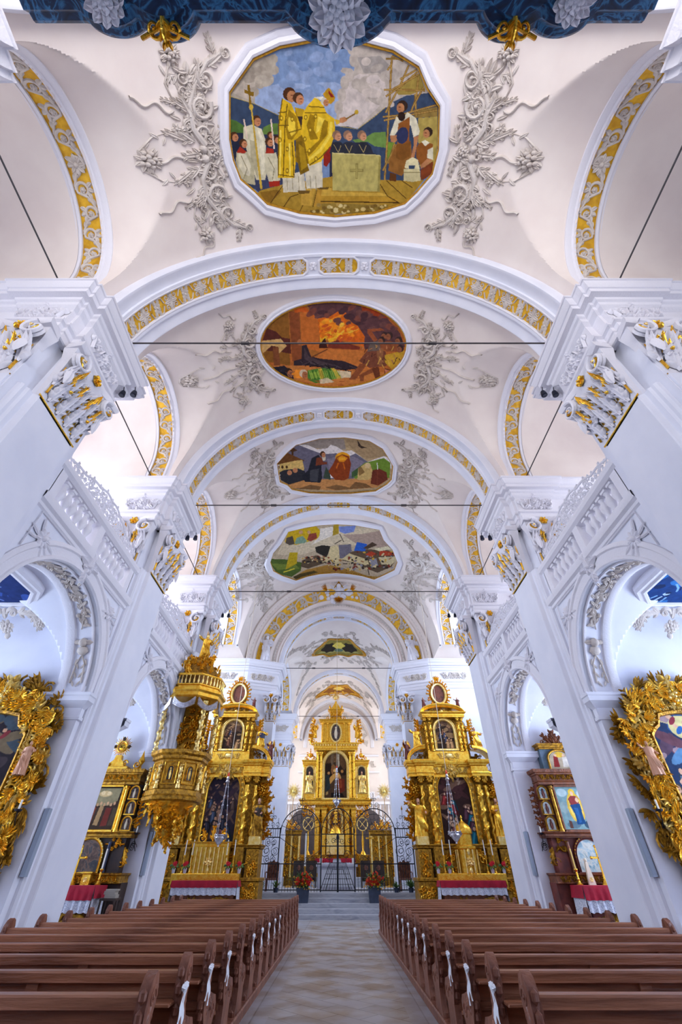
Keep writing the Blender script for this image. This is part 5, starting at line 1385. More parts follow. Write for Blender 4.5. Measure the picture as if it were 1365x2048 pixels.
# =================================================================== TIE RODS, WIRES, SPOTLIGHTS
for y, w, x in ((PY[1], 'nearest, crossing below the oval fire fresco', XP), (PY[2], 'second from the visitor', XP), (PY[3], 'third from the visitor', XP), (27.35, 'at the chancel arch', 3.95), (38.5, 'deep in the choir above the high altar', 3.98)):
    r = thing('tie_rod', 'thin dark iron tie rod across the vault, ' + w, 'rod', (0, y, ZC + .03), 'cross tie rods')
    b = MB(); b.tube([(-x + .02, y, ZC + .05), (x - .02, y, ZC + .05)], .022); b.build('bar', 'rod', r)
    for q in (-.42, .42):
        b = MB(); b.tube([(x * q - .1, y, ZC + .05), (x * q + .1, y, ZC + .05)], .045); b.build('turnbuckle', 'rod', r)
for s in (-1, 1):
    for k, (a, b_, w) in enumerate(((PY[0], PY[1], 'nearest'), (PY[1], PY[2], 'second'), (PY[2], PY[3], 'third'))):
        b = MB(); b.tube([(s * 6.45, a + 1.1, ZC + .03), (s * 6.45, b_ - 1.1, ZC + .03)], .02)
        tag(b.build('tie_rod', 'rod'), 'thin dark lengthwise tie rod along the %s arcade, %s' % (NAME[s], w), 'rod', 'lengthwise tie rods')
    for y, w, z in ((PY[1], 'nearest', 10.9), (PY[2], 'second', 10.9), (PY[3], 'third', 10.9)):
        for q, ww in ((0, 'inner'), (.3, 'outer')):
            x = s * (XP - .34 + q)
            r = thing('spotlight', 'small dark %s spotlight under the %s cornice on the %s' % (ww, w, NAME[s]), 'lamp', (x, y + .98, ZC - .62), 'spotlights below the cornices')
            b = MB(); b.tube([(x, y + .93, ZC - .5), (x, y + 1.0, ZC - .62)], .012); b.build('bracket', 'iron', r)
            b = MB(); b.lathe([(.02, .1), (.055, .085), (.07, 0), (.078, -.08), (.06, -.09)], x, y + 1.0, ZC - .7, 12); b.build('housing', 'iron_blue', r)
            b = MB(); b.lathe([(.0001, -.08), (.06, -.085), (.06, -.095), (.0001, -.095)], x, y + 1.0, ZC - .7, 12); b.build('lens', 'glass_dark', r)

# =================================================================== ORGAN FRONT ABOVE THE VISITOR
r = thing('organ_case', 'blue marbled organ case cornice with white shell clusters overhead', 'organ case', (0, -1.0, 4.2))
zo = 9.3
def front(x):
    x = abs(x); y = -.2
    for c, w, d in ((0, .62, .22), (2.8, .36, .13), (2.15, .36, .17)):
        if abs(x - c) < w: y = max(y, -.2 + d * (cos((x - c) / w * PI / 2) ** .6))
    return y
xs = [-3.85 + 7.7 * k / 178 for k in range(179)]
b = MB(); rows = []
for x in xs:
    y = front(x); rows.append([b.p(x, yy, zz_) for yy, zz_ in ((-1.6, zo), (y - .22, zo), (y - .2, zo + .08), (y - .1, zo + .1), (y - .08, zo + .22), (y - .02, zo + .26), (y, zo + .3), (y, zo + .42), (-1.6, zo + .42), (-1.6, zo))])
b.grid(rows); b.face(*rows[0]); b.face(*rows[-1][::-1])
b.build('cornice', M['marble_blue'], r, angle=.4)
b = MB(); b.box(-3.7, 3.7, -1.9, -1.0, 4.2, zo + .02); b.build('case_body', M['marble_blue'], r, smooth=False)
for x, q in ((0, .62), (-2.8, .42), (2.8, .42)):
    b = MB(lambda u, v, w, x=x, q=q: (x + u * q, front(x) - .3 + v * q * .9, zo - w * q * .9))
    for ring, (rr, n_, ln) in enumerate(((.5, 11, .34), (.34, 9, .3), (.18, 6, .24))):
        for k in range(n_):
            a = 2 * PI * k / n_ + ring * .2
            b.leaf(cos(a) * rr * .55, sin(a) * rr * .55, a, ln, .3, .12 + .05 * ring, .14, 0, .06 * ring, 6)
    for k in range(12): b.ball((.2 * cos(k * 2.4) * sqrt(k / 12), .2 * sin(k * 2.4) * sqrt(k / 12), .3), .08)
    b.build('shell_cluster', 'stucco_white', r)
for x in (-2.15, 2.15):
    b = MB(lambda u, v, w, x=x: (x + u, front(x) - .12 + v, zo - w)); b.acan(0, -.1, PI / 2, .26, .24, .08); b.spiral(-.12, 0, .1, 0, 1.2, 1, .05, .06); b.spiral(.12, 0, .1, PI, 1.2, -1, .05, .06); b.ribbon([(-.3, .08), (0, -.02), (.3, .08)], .05, .05)
    b.build('gilded_leaf', 'gold', r)
for x in (-3.0, -1.5, 1.5, 3.0):
    b = MB(); b.lathe([(.12, 0), (.14, .3), (.14, 4.6), (.1, 4.9)], x, -.93, 4.2, 10); b.build('organ_pipe', 'silver', r)
b = MB(); b.box(-XO, XO, -7.3, -1.6, 3.9, 4.2); struct(b.build('floor', 'plaster', smooth=False))

# =================================================================== ALTARS AND FIGURES
def twisted_column(b, x, y, z0, h, r=.12, turns=3.5, n=14):
    rows = []; m = int(turns * 12)
    for k in range(m + 1):
        z = z0 + .1 + (h - .3) * k / m; ph = turns * 2 * PI * k / m
        cx, cy = x + r * .28 * cos(ph), y + r * .28 * sin(ph)
        rows.append([b.p(cx + r * (1 + .22 * cos(2 * (2 * PI * j / n - ph))) * cos(2 * PI * j / n), cy + r * (1 + .22 * cos(2 * (2 * PI * j / n - ph))) * sin(2 * PI * j / n), z) for j in range(n)])
    b.grid(rows, True)
    b.lathe([(r * 1.45, 0), (r * 1.45, .04), (r * 1.15, .07), (r * 1.3, .1), (r, .13)], x, y, z0, n)
def column_capital(b, x, y, z, r, h):
    b.lathe([(r, 0), (r * 1.15, .02), (r, .04), (r * 1.1, h * .5), (r * 1.5, h * .85), (r * 1.6, h)], x, y, z, 10)
    for k in range(8):
        a = 2 * PI * k / 8
        b.ball((x + cos(a) * r * 1.35, y + sin(a) * r * 1.35, z + h * (.45 if k % 2 else .8)), r * .42, n=6, m=4)
def column(b, x, y, z0, h, r=.1, n=14):
    b.lathe([(r * 1.4, 0), (r * 1.4, .04), (r * 1.1, .08), (r, .12), (r * .98, h * .4), (r * .86, h - .05)], x, y, z0, n)
def garland(b, x, y0, z0, z1, r, R):
    n = int((z1 - z0) / .09)
    for k in range(n):
        a = k * .9
        b.ball((x + cos(a) * r, y0 + sin(a) * r, z0 + (z1 - z0) * k / n), .035 + .02 * R.random(), n=6, m=4)
def profbox(b, x0, x1, y0, y1, z0, prof):
    """moulded cornice on three sides of a block, back at y1"""
    b.sweep([(x0, y1), (x0, y0), (x1, y0), (x1, y1)], [(q, z0 + h) for q, h in prof], out=1)
    zt = z0 + prof[-1][1]; e = prof[-1][0]
    i = [b.p(*q) for q in ((x0 - e, y1, zt), (x0 - e, y0 - e, zt), (x1 + e, y0 - e, zt), (x1 + e, y1, zt))]; b.face(*i)
    zb = z0 + prof[0][1]; e = prof[0][0]
    i = [b.p(*q) for q in ((x0 - e, y1, zb), (x0 - e, y0 - e, zb), (x1 + e, y0 - e, zb), (x1 + e, y1, zb))]; b.face(*i[::-1])
CORN = lambda h, p=.16: [(0, 0), (.02, 0), (.02, h * .15), (.05, h * .2), (.03, h * .26), (.03, h * .6), (p * .5, h * .66), (p * .55, h * .74), (p * .85, h * .78), (p, h * .92), (p, h)]
def arch_opening_ring(b, x, y, z0, hw, zs, w, dep, T=None):
    """flat moulded surround of a round-headed picture"""
    pts = [(x + hw, z0), (x + hw, zs)] + [(x + hw * cos(PI * k / 20), zs + hw * sin(PI * k / 20)) for k in range(1, 20)] + [(x - hw, zs), (x - hw, z0), ]
    pts = pts
    prof = [(-.02, y + .02), (0, y - dep * .6), (w * .2, y - dep), (w * .35, y - dep * .5), (w * .75, y - dep * .5), (w * .85, y - dep * 1.1), (w, y - dep), (w, y + .05)]
    path_sweep(b, pts, prof, lambda a, z, d: (a, d, z))
    b.box(x - hw - w, x + hw + w, y - dep, y + .05, z0 - w * .6, z0)
def arched_panel(b, x, y, z0, hw, zs):
    loop = [(x - hw, z0), (x + hw, z0)] + [(x + hw * cos(PI * k / 20), zs + hw * sin(PI * k / 20)) for k in range(21)]
    b.prism(loop, y - .02, y + .02, 'y')
def relief_fill(b, u0, u1, v0, v1, size, h, R, dens=1.):
    n = int((u1 - u0) * (v1 - v0) / (size * size) * 1.3 * dens)
    for k in range(n):
        u, v = R.uniform(u0, u1), R.uniform(v0, v1); t = R.random()
        if t < .4: b.spiral(u, v, size * R.uniform(.35, .6), R.random() * 6, 1.3, R.choice((-1, 1)), size * .25, h, 0, True, 10)
        elif t < .8: b.acan(u, v, R.random() * 6.3, size * 1.2, size * .8, h, h * .4, 0, 2)
        else: b.rosette(u, v, size * .45, 6, h)

def figure(name, label, loc, h, yaw=0, robe='gold', skin='skin', hair='hair', pose=0, group=None, cat='statue', wings=False, cape=None, parent=None):
    """carved standing figure; faces -y before turning"""
    r = thing(name, label, cat, loc, group) if parent is None else parent
    c_, s_ = cos(yaw), sin(yaw)
    ox, oy, oz = loc
    T = lambda x, y, z: (ox + h * (x * c_ - y * s_), oy + h * (x * s_ + y * c_), oz + h * z)
    b = MB(T)
    # one continuous body: legs column, trunk, neck, head
    prof = [(.09, .03, 0, 0), (.075, .07, 0, 0), (.08, .2, .0, .005), (.09, .35, .005, 0), (.095, .47, .008, 0), (.085, .56, .006, -.005), (.095, .66, .002, -.005), (.11, .75, 0, 0), (.10, .80, 0, 0), (.045, .83, 0, 0), (.032, .85, 0, -.003), (.035, .865, 0, -.008), (.05, .885, 0, -.012), (.058, .92, 0, -.012), (.057, .95, 0, -.008), (.045, .98, 0, -.004), (.02, .995, 0, 0), (.001, 1.0, 0, 0)]
    rows = []
    for rr, z, dx, dy in prof:
        sx = 1.35 if .5 < z < .82 else 1.0; sy = .8
        if z > .86: sx, sy = .82, 1.0
        rows.append([b.p(dx + rr * sx * cos(2 * PI * k / 14), dy + rr * sy * sin(2 * PI * k / 14) - (.012 if (z > .89 and z < .93 and k in (10, 11)) else 0), z) for k in range(14)])
    b.grid(rows, True)
    b.leaf  # nose, arms
    b.ball((0, -.068, .915), .011, 1, 1.2, 1.6, 6, 4)
    arms = {0: (((.13, 0, .77), (.17, -.03, .64), (.11, -.12, .58)), ((-.13, 0, .77), (-.17, -.03, .63), (-.06, -.13, .62))),
            1: (((.13, 0, .77), (.2, -.02, .66), (.2, -.12, .6)), ((-.13, 0, .77), (-.24, -.04, .8), (-.33, -.08, .9))),
            2: (((.13, 0, .77), (.22, -.04, .68), (.3, -.12, .7)), ((-.13, 0, .77), (-.16, -.04, .63), (-.05, -.13, .66)))}[pose]
    for sh, el, ha in arms:
        mid1 = tuple((p + q) / 2 for p, q in zip(sh, el)); mid2 = tuple((p + q) / 2 for p, q in zip(el, ha))
        b.tube([sh, mid1, el, mid2, ha], [.035 * h, .034 * h, .028 * h, .023 * h, .016 * h], 8)
        d = Vector(ha) - Vector(el); d.normalize()
        b.ball(ha, .022, 1, 1, 1.1, 7, 4)
        for k in range(4):
            q = Vector(ha) + Vector(((k - 1.5) * .009, 0, .006)); b.tube([tuple(q), tuple(q + d * .022), tuple(q + d * .036 + Vector((0, 0, -.008)))], .005 * h, 4)
        b.tube([ha, tuple(Vector(ha) + d * .012 + Vector((0, 0, .024)))], .0055 * h, 4)
    b.build('body', skin, r)
    g = MB(T); rows = []
    R = random.Random(int(abs(ox * 31 + oz * 17)))
    ph = R.random() * 6; nf = R.choice((7, 8, 9))
    for z, rr, fo in ((0, .17, .16), (.05, .165, .15), (.2, .15, .14), (.35, .14, .12), (.47, .135, .09), (.56, .115, .06), (.66, .12, .05), (.74, .135, .03), (.79, .125, .02), (.815, .085, .01), (.825, .05, 0)):
        sx = 1.2 if z > .5 else 1.05 
        rows.append([g.p(rr * sx * cos(2 * PI * k / 42) * (1 + fo * sin(nf * 2 * PI * k / 42 + ph + z * 3)), rr * .85 * sin(2 * PI * k / 42) * (1 + fo * sin(nf * 2 * PI * k / 42 + ph + z * 3)) - .0, z) for k in range(42)])
    g.grid(rows, True)
    for sh, el, ha in arms:
        mid = tuple(p * .35 + q * .65 for p, q in zip(el, ha))
        g.tube([sh, tuple((p + q) / 2 for p, q in zip(sh, el)), el, mid], [.05 * h, .052 * h, .05 * h, .062 * h], 9)
    # cloak falling diagonally
    for k in range(5):
        x0 = -.12 + .05 * k
        g.tube([(x0, -.09, .6 - .02 * k), (x0 + .05, -.145, .45 - .03 * k), (x0 + .11, -.13, .25 - .02 * k), (x0 + .12, -.1, .12)], [.012 * h, .028 * h, .024 * h, .008 * h], 6)
    g.build('robe', robe, r)
    if cape:
        g = MB(T); g.lathe([(.15, .5), (.165, .6), (.15, .7), (.14, .76), (.1, .815), (.06, .84)], 0, .015, 0, 20, 1.1, .9); g.build('cape', cape, r)
    g = MB(T); g.ball((0, .012, .945), .063, .95, 1.05, .95, 12, 7); g.ball((0, .035, .9), .05, 1, .8, 1.3, 10, 5)
    if not cape: g.ball((0, -.045, .872), .022, 1.1, .7, 1.2, 8, 4)
    g.build('hair', hair, r)
    if wings:
        for d in (-1, 1):
            w = MB(lambda u, v, q, d=d: T(d * (.05 + u), .09 - q - .25 * u, .7 + v))
            for k in range(7): w.leaf(0, 0, rad(70 - k * 17), .42 - .03 * k, .1, .03, .02)
            w.build('wing', 'gold', r)
    return r
def candle(x, y, z, h, label, group, hs=.5, stick='gold', wax='candle'):
    r = thing('candlestick', label, 'candle', (x, y, z), group)
    b = MB(); b.lathe([(.08, 0), (.085, .02), (.05, .05), (.025, .1), (.04, hs * .35), (.02, hs * .45), (.03, hs * .7), (.018, hs * .8), (.055, hs * .95), (.05, hs)], x, y, z, 10); b.build('stick', stick, r)
    b = MB(); b.lathe([(.024, 0), (.022, h - .01), (.004, h)], x, y, z + hs, 8); b.build('wax_candle', wax, r)
def flower_pot(x, y, z, label, group, sc=1.):
    r = thing('flower_pot', label, 'potted flower', (x, y, z), group)
    b = MB(); b.lathe([(.06 * sc, 0), (.085 * sc, .17 * sc), (.09 * sc, .18 * sc), (.07 * sc, .175 * sc)], x, y, z, 12); b.build('pot', 'white_marble', r)
    R = random.Random(int(x * 100)); b = MB(); g = MB()
    for k in range(9):
        a = 2 * PI * k / 9; c = (x + .09 * sc * cos(a), y + .09 * sc * sin(a), z + (.22 + .03 * (k % 3)) * sc)
        T = lambda u, v, w, c=c: (c[0] + u, c[1] - w, c[2] + v)
        g2 = MB(T); g2.leaf(0, 0, a, .13 * sc, .07 * sc, .02)
        n = len(g.v); g.v += g2.v; g.f += [tuple(i + n for i in f) for f in g2.f]; g.m += g2.m
    for k in range(6):
        c = (x + R.uniform(-.07, .07) * sc, y - .05, z + R.uniform(.26, .36) * sc)
        f2 = MB(lambda u, v, w, c=c: (c[0] + u, c[1] - w, c[2] + v)); f2.rosette(0, 0, .07 * sc, 6, .03)
        n = len(b.v); b.v += f2.v; b.f += [tuple(i + n for i in f) for f in f2.f]; b.m += f2.m
    g.build('foliage', 'leafgreen', r); b.build('petals', 'flower_red', r)
def altar_table(x, y0, y1, hw, z0, z1, label, red_drop, lace_drop, skirt):
    """mensa with its cloths"""
    r = thing('altar_table', label + ' with ornamented front', 'altar table', (x, (y0 + y1) / 2, z0), 'altar tables')
    b = MB(); b.cbox(x - hw + .08, x + hw - .08, y0 + .06, y1, z0, z1 - .1, .02); b.box(x - hw, x + hw, y0, y1, z1 - .1, z1 - .012); b.build('block', skirt, r, smooth=False)
    b = MB(plane_map((x, y0 + .055, z0), (1, 0), (0, -1))); b.scrollrun(-hw * .8, hw * .8, (z1 - z0) * .3, .05, (z1 - z0) * .7)
    for i in range(len(b.v)): b.v[i] = (b.v[i][0], b.v[i][1], b.v[i][2] + (z1 - z0) * .33)
    b.build('front_relief', 'gold_deep_shade', r)
    def cloth(name, lab, m, drop, o, side, wav):
        b = MB(); n = 60; rows = []
        xs = [x - hw - o + (2 * hw + 2 * o) * k / n for k in range(n + 1)]
        rows.append([b.p(q, y1, z1 + o * .5) for q in xs]); rows.append([b.p(q, y0 - o, z1 + o * .5) for q in xs])
        rows.append([b.p(q, y0 - o - .012, z1 - .03) for q in xs])
        rows.append([b.p(q, y0 - o - .015 - .02 * sin(k * 1.1) * wav, z1 - drop * .6) for k, q in enumerate(xs)])
        rows.append([b.p(q, y0 - o - .02 - .035 * sin(k * 1.1) * wav, z1 - drop - .03 * abs(sin(k * .55)) * wav) for k, q in enumerate(xs)])
        b.grid(rows)
        for d in (-1, 1):
            rows = []
            for q in range(9):
                yy = y1 + (y0 - o - y1) * q / 8
                rows.append([b.p(x + d * (hw + o), yy, z1 + o * .5), b.p(x + d * (hw + o + .02), yy, z1 - side * .5), b.p(x + d * (hw + o + .05 + .02 * sin(q * 2)), yy, z1 - side)])
            b.grid(rows)
        tag(b.build(name, m), lab, 'cloth')
    cloth('lace_cloth', 'white lace cloth hanging over the ' + label, 'lace', lace_drop, .012, lace_drop * 1.5, 1)
    cloth('red_cloth', 'crimson cloth laid over the ' + label, 'red', red_drop, .03, red_drop * .9, .4)
def paint_panel(name, parent, x, y, z, w, h, shapes, arch=0, sgn=1):
    """picture painted on a flat panel: shapes in units 0..1 (x right, y up)"""
    P = Paint(lambda u, v, q: (x + (u - .5) * w, y - q, z + v * h), .012 / min(w, h) * max(.6, w))
    if arch: base = [(0, 0), (1, 0)] + [(.5 + .5 * cos(PI * k / 16), 1 - .5 * w / h + .5 * w / h * sin(PI * k / 16)) for k in range(17)]
    else: base = [(0, 0), (1, 0), (1, 1), (0, 1)]
    P.poly(shapes[0], base)
    for s in shapes[1:]:
        if s[0] == 'e': P.ell(s[1], *s[2:])
        elif s[0] == 'l': P.line(s[1], prs(s[2]), s[3])
        else: P.poly(s[1], prs(s[2]))
    P.shapes.insert(0, P.shapes.pop(0))
    return P.build(name, parent)

def oil_scene(name, parent, x, y, z, w, h, seed, arch=0, bg=('#2a1c18', '#4a3028', '#6a5040'), robes=('#7a2c28', '#34506c', '#8a6a40', '#3a2c28', '#a08a70'), skin='#c8986c', sky=None, glow=None, n=16, outline=None, blur=.0):
    """a crowded devotional scene: clouds above, robed figures below"""
    R = random.Random(seed)
    P = Paint(lambda u, v, q: (x + (u - .5) * w, y - q, z + v * h), .005)
    if outline: base = outline
    elif arch: base = [(0, 0), (1, 0)] + [(.5 + .5 * cos(PI * k / 16), 1 - .5 * w / h + .5 * w / h * sin(PI * k / 16)) for k in range(17)]
    else: base = [(0, 0), (1, 0), (1, 1), (0, 1)]
    P.poly(bg[0], base)
    a = w / h
    for k in range(26): P.ell(R.choice(bg), R.random(), R.random(), R.uniform(.08, .3), R.uniform(.04, .14) * a, R.uniform(-.6, .6))
    for k in range(16): P.ell(R.choice(sky or bg[1:]), R.random(), R.uniform(.62, 1), R.uniform(.08, .24), R.uniform(.03, .09) * a, R.uniform(-.4, .4))
    if glow: P.ell(glow, .5, .86, .2, .1); 
    for k in range(n):
        t = k / n; v = .62 - .5 * t + R.uniform(-.05, .05); u = R.uniform(.08, .92); sz = .1 + .07 * t; c = R.choice(robes); tilt = R.uniform(-.6, .6)
        dk = '#' + ''.join('%02x' % int(int(c[i:i + 2], 16) * .55) for i in (1, 3, 5)); lt = '#' + ''.join('%02x' % min(255, int(int(c[i:i + 2], 16) * 1.3 + 12)) for i in (1, 3, 5))
        P.poly(dk, [(u - sz, v - sz * 2 * a), (u + sz * 1.1, v - sz * 2 * a), (u + sz * .7 + tilt * sz, v + sz * .3 * a), (u - sz * .5 + tilt * sz, v + sz * .5 * a)])
        P.poly(c, [(u - sz * .7, v - sz * 1.9 * a), (u + sz * .5, v - sz * 1.9 * a), (u + sz * .45 + tilt * sz, v + sz * .2 * a), (u - sz * .4 + tilt * sz, v + sz * .35 * a)])
        P.poly(lt, [(u - sz * .3, v - sz * 1.6 * a), (u - sz * .05, v - sz * 1.7 * a), (u + sz * .12 + tilt * sz, v + sz * .1 * a), (u - sz * .15 + tilt * sz, v + sz * .2 * a)])
        P.line(skin, [(u + sz * .3 * (1 if tilt > 0 else -1) + tilt * sz, v), (u + sz * .9 * (1 if tilt > 0 else -1), v - sz * .3 * a)], sz * .2)
        P.ell(dk, u + tilt * sz * 1.1, v + sz * .78 * a, sz * .32, sz * .36 * a); P.ell(skin, u + tilt * sz * 1.15, v + sz * .72 * a, sz * .25, sz * .3 * a)
    for k in range(4):
        u, v = R.uniform(.2, .8), R.uniform(.75, .95); P.ell(skin, u, v, .03, .025 * a); P.ell(R.choice(robes), u + .03, v - .05 * a, .06, .035 * a, .5)
    return P.build(name, parent)

for sg in (-1, 1):
    t_ = .42; a_ = rad(17); R_s, y_s = splay(t_)
    figure('stucco_figure', 'white stucco figure %s foot of the chancel arch' % ('with raised arm at the left' if sg < 0 else 'reaching forward at the right'), (sg * R_s * cos(a_) * 1.0, y_s - .12, ZC + .02), 1.75, sg * .25, 'stucco_white', skin='stucco_white', hair='stucco_white', pose=1 if sg < 0 else 2, group='stucco figures at the chancel arch')
# ---------- the two tall gilded side altars
def side_altar(s):
    cx = s * 5.86; R = random.Random(11 + s)
    side = NAME[s]
    r = thing('side_altar', 'towering gilded baroque side altar on the %s, %s' % (side, 'beside the pulpit' if s < 0 else 'with domed tabernacle'), 'altar', (cx, 25.0, 0), 'tall gilded side altars')
    yb = 25.7
    b = MB()
    b.cbox(cx - 2.35, cx + 2.35, 24.6, yb, 0, .35, .02)
    for d in (-1, 1):
        b.cbox(cx + d * 1.9 - .45, cx + d * 1.9 + .45, 24.2, yb, .35, 1.25, .03)
        b.cbox(cx + d * 1.9 - .5, cx + d * 1.9 + .5, 24.15, yb, 1.25, 1.36, .02)
    b.cbox(cx - 1.45, cx + 1.45, 24.3, yb, .35, 1.36, .02)
    b.build('base', 'gold_deep_shade', r, angle=.4)
    for d in (-1, 1):
        b = MB(plane_map((cx, 24.19, .8), (1, 0), (0, -1))); relief_fill(b, d * 1.9 - .3, d * 1.9 + .3, -.3, .3, .22, .07, R, 1.4); b.bouquet(d * 1.9, 0, .2, .1)
        b.build('base_relief', 'gold', r)
    # predella
    b = MB(); b.cbox(cx - 1.5, cx + 1.5, 24.75, yb, 1.36, 2.4, .02)
    for d in (-1, 1):
        b.cbox(cx + d * 1.22 - .24, cx + d * 1.22 + .24, 24.5, yb, 1.36, 2.4, .02); b.cbox(cx + d * 1.88 - .3, cx + d * 1.88 + .3, 24.55, yb, 1.36, 2.35, .02)
    profbox(b, cx - 2.2, cx + 2.2, 24.62, yb, 2.36, [(0, 0), (.05, .03), (.05, .08), (.1, .12), (.1, .16)])
    b.build('predella', 'gold_deep_shade', r, angle=.4)
    b = MB(plane_map((cx, 24.72, 1.9), (1, 0), (0, -1))); relief_fill(b, -.95, .95, -.4, .4, .3, .07, R, 1.3); b.build('predella_relief', 'gold', r)
    for d in (-1, 1):
        b = MB(plane_map((cx + d * 1.88, 24.53, 1.7), (1, 0), (0, -1))); relief_fill(b, -.2, .2, -.25, .45, .2, .06, R, 1.6); b.build('pedestal_relief', 'gold', r)
    # back wall of the retable
    out = [(-1.45, 2.5), (-2.1, 2.6), (-2.25, 3.4), (-2.3, 4.4), (-2.1, 5.2), (-1.3, 6.0), (-1.25, 6.6), (-1.3, 7.6), (-1.05, 8.1), (-.6, 8.6), (.6, 8.6), (1.05, 8.1), (1.3, 7.6), (1.25, 6.6), (1.3, 6.0), (2.1, 5.2), (2.3, 4.4), (2.25, 3.4), (2.1, 2.6), (1.45, 2.5)]
    b = MB(); b.prism([(cx + u, v) for u, v in out], 25.3, 25.5, 'y'); b.build('retable_back', 'gold_deep_shade', r, smooth=False)
    # picture and surround
    if s < 0: oil_scene('main_painting', r, cx, 25.1, 2.55, 1.6, 2.93, 5, 1, ('#2c2430', '#3c2c34', '#5a443c'), ('#3a4458', '#4c3a34', '#7a5c4c', '#2c2c38'), '#b08468', n=13)
    else: oil_scene('main_painting', r, cx, 25.1, 2.55, 1.6, 2.93, 8, 1, ('#33201f', '#4a2c2c', '#7a5a48'), ('#8a2c2c', '#1f6478', '#6a3a34', '#a88c78', '#4a2c38'), '#d0a88c', n=15)
    b = MB(); arch_opening_ring(b, cx, 25.1, 2.55, .8, 4.68, .28, .12); b.build('picture_frame', 'gold', r, angle=.5)
    pts = arch_path(cx, .94, .94, 0, 4.68); pts = [(cx + .94, 2.6)] + pts[2:-2] + [(cx - .94, 2.6)]
    f, T = path_frame(pts)
    b = MB(lambda u, v, w: (lambda q: (q[0][0] + q[1][0] * v, 25.03 - w, q[0][1] + q[1][1] * v))(f(u))); b.scrollrun(-T / 2, T / 2, .1, .05, .22); b.build('frame_relief', 'gold_pale', r)
    # columns
    for d in (-1, 1):
        for xx, yy in ((1.22, 24.75), (1.62, 24.95)):
            b = MB(); twisted_column(b, cx + d * xx, yy, 2.52, 2.55, .125 if xx < 1.5 else .09); 
            if xx < 1.5: garland(b, cx + d * xx, yy, 2.7, 4.8, .13, R)
            column_capital(b, cx + d * xx, yy, 4.98, .11, .26); b.build('twisted_column', 'gold', r)
        # outer wing of acanthus
        b = MB(plane_map((cx, 25.25, 0), (1, 0), (0, -1)))
        for k in range(20):
            v = 2.7 + 2.4 * k / 20; u = d * (2.15 + .14 * sin(k * 1.1))
            b.acan(u, v, (0 if d > 0 else PI) + d * R.uniform(-.2, 1.2), .34, .3, .14, .08, 0, 2); b.spiral(u - d * .12, v, .13, R.random() * 6, 1.3, d, .07, .12, n=10)
        b.build('acanthus_wing', 'gold', r)
        # niche canopy over the statue
        b = MB(plane_map((cx + d * 1.95, 25.28, 0), (1, 0), (0, -1))); b.bouquet(0, 4.75, .3, .25); relief_fill(b, -.26, .26, 4.35, 5.1, .2, .14, R, 1.8); b.build('niche_canopy', 'gold', r)
        b = MB(); b.cbox(cx + d * 1.9 - .27, cx + d * 1.9 + .27, 24.5, 25.3, 2.5, 2.82, .03); b.build('statue_bracket', 'gold_pale', r)
    # main entablature
    b = MB()
    profbox(b, cx - 1.0, cx + 1.0, 25.0, 25.5, 5.24, CORN(.72, .16))
    for d in (-1, 1):
        profbox(b, cx + d * 1.42 - .42, cx + d * 1.42 + .42, 24.62, 25.5, 5.24, CORN(.72, .18)); profbox(b, cx + d * 2.0 - .22, cx + d * 2.0 + .22, 24.8, 25.5, 5.24, CORN(.72, .16))
    b.build('entablature', 'gold', r, angle=.4)
    b = MB(plane_map((cx, 24.95, 5.55), (1, 0), (0, -1))); b.scrollrun(-.9, .9, .15, .06, .3); b.rosette(0, .0, .3, 10, .14); relief_fill(b, -.35, .35, -.35, .4, .2, .1, R, 1.5); b.build('cartouche', 'gold_pale', r)
    # broken segmental pediments with statues later on
    for d in (-1, 1):
        b = MB(); pts = [(cx + d * (1.25 + .95 * sin(t)), 5.96 + .62 * cos(t)) for t in [PI * .5 * k / 12 for k in range(13)]]
        path_sweep(b, pts, [(-.1, 25.4), (-.1, 24.75), (-.06, 24.7), (.02, 24.68), (.05, 24.62), (.08, 24.62), (.08, 25.4)], lambda a, z, y: (a, y, z)); b.build('broken_pediment', 'gold', r, angle=.5)
        b = MB(plane_map((cx + d * 1.55, 25.2, 6.1), (1, 0), (0, -1))); relief_fill(b, -.3, .35, -.1, .25, .2, .1, R, 1.6); b.build('pediment_relief', 'gold_deep_shade', r)
    # upper storey
    b = MB(); b.cbox(cx - 1.1, cx + 1.1, 24.95, 25.5, 5.96, 6.42, .02); b.build('attic', 'gold', r, angle=.4)
    b = MB(plane_map((cx, 24.93, 6.2), (1, 0), (0, -1))); b.scrollrun(-.6, 0, .15, .05, .3); b.scrollrun(.6, 0, .15, .05, .3); b.dome(0, 0, .22, .06, 0, 14, .6); b.build('attic_relief', 'gold_pale', r)
    oil_scene('upper_painting', r, cx, 25.13, 6.55, 1.0, 1.4, 9 + s, 1, ('#33241c', '#5a4030', '#8a6a48'), ('#6a4430', '#3a3c50', '#a07850'), '#d0a070', n=7)
    b = MB(); arch_opening_ring(b, cx, 25.13, 6.55, .5, 7.45, .14, .1); b.build('upper_frame', 'gold_pale', r, angle=.5)
    for d in (-1, 1):
        for xx in (.78, 1.02):
            b = MB(); twisted_column(b, cx + d * xx, 24.98 + (xx - .78) * .4, 6.42, 1.62, .075, 4); column_capital(b, cx + d * xx, 24.98 + (xx - .78) * .4, 7.92, .07, .18); b.build('upper_column', 'gold', r)
        b = MB(plane_map((cx + d * 1.3, 25.25, 6.5), (1, 0), (0, -1))); b.spiral(d * .1, .15, .22, 0, 1.5, d, .1, .12); b.spiral(0, 1.1, .16, 0, 1.4, -d, .09, .12)
        for k in range(9): b.acan(d * .05, .2 + k * .15, (0 if d > 0 else PI) + d * .5, .3, .26, .12, .06, 0, 2)
        b.build('upper_volute', 'gold', r)
    b = MB(); profbox(b, cx - 1.15, cx + 1.15, 24.85, 25.5, 8.08, CORN(.26, .14)); b.build('upper_cornice', 'gold', r, angle=.4)
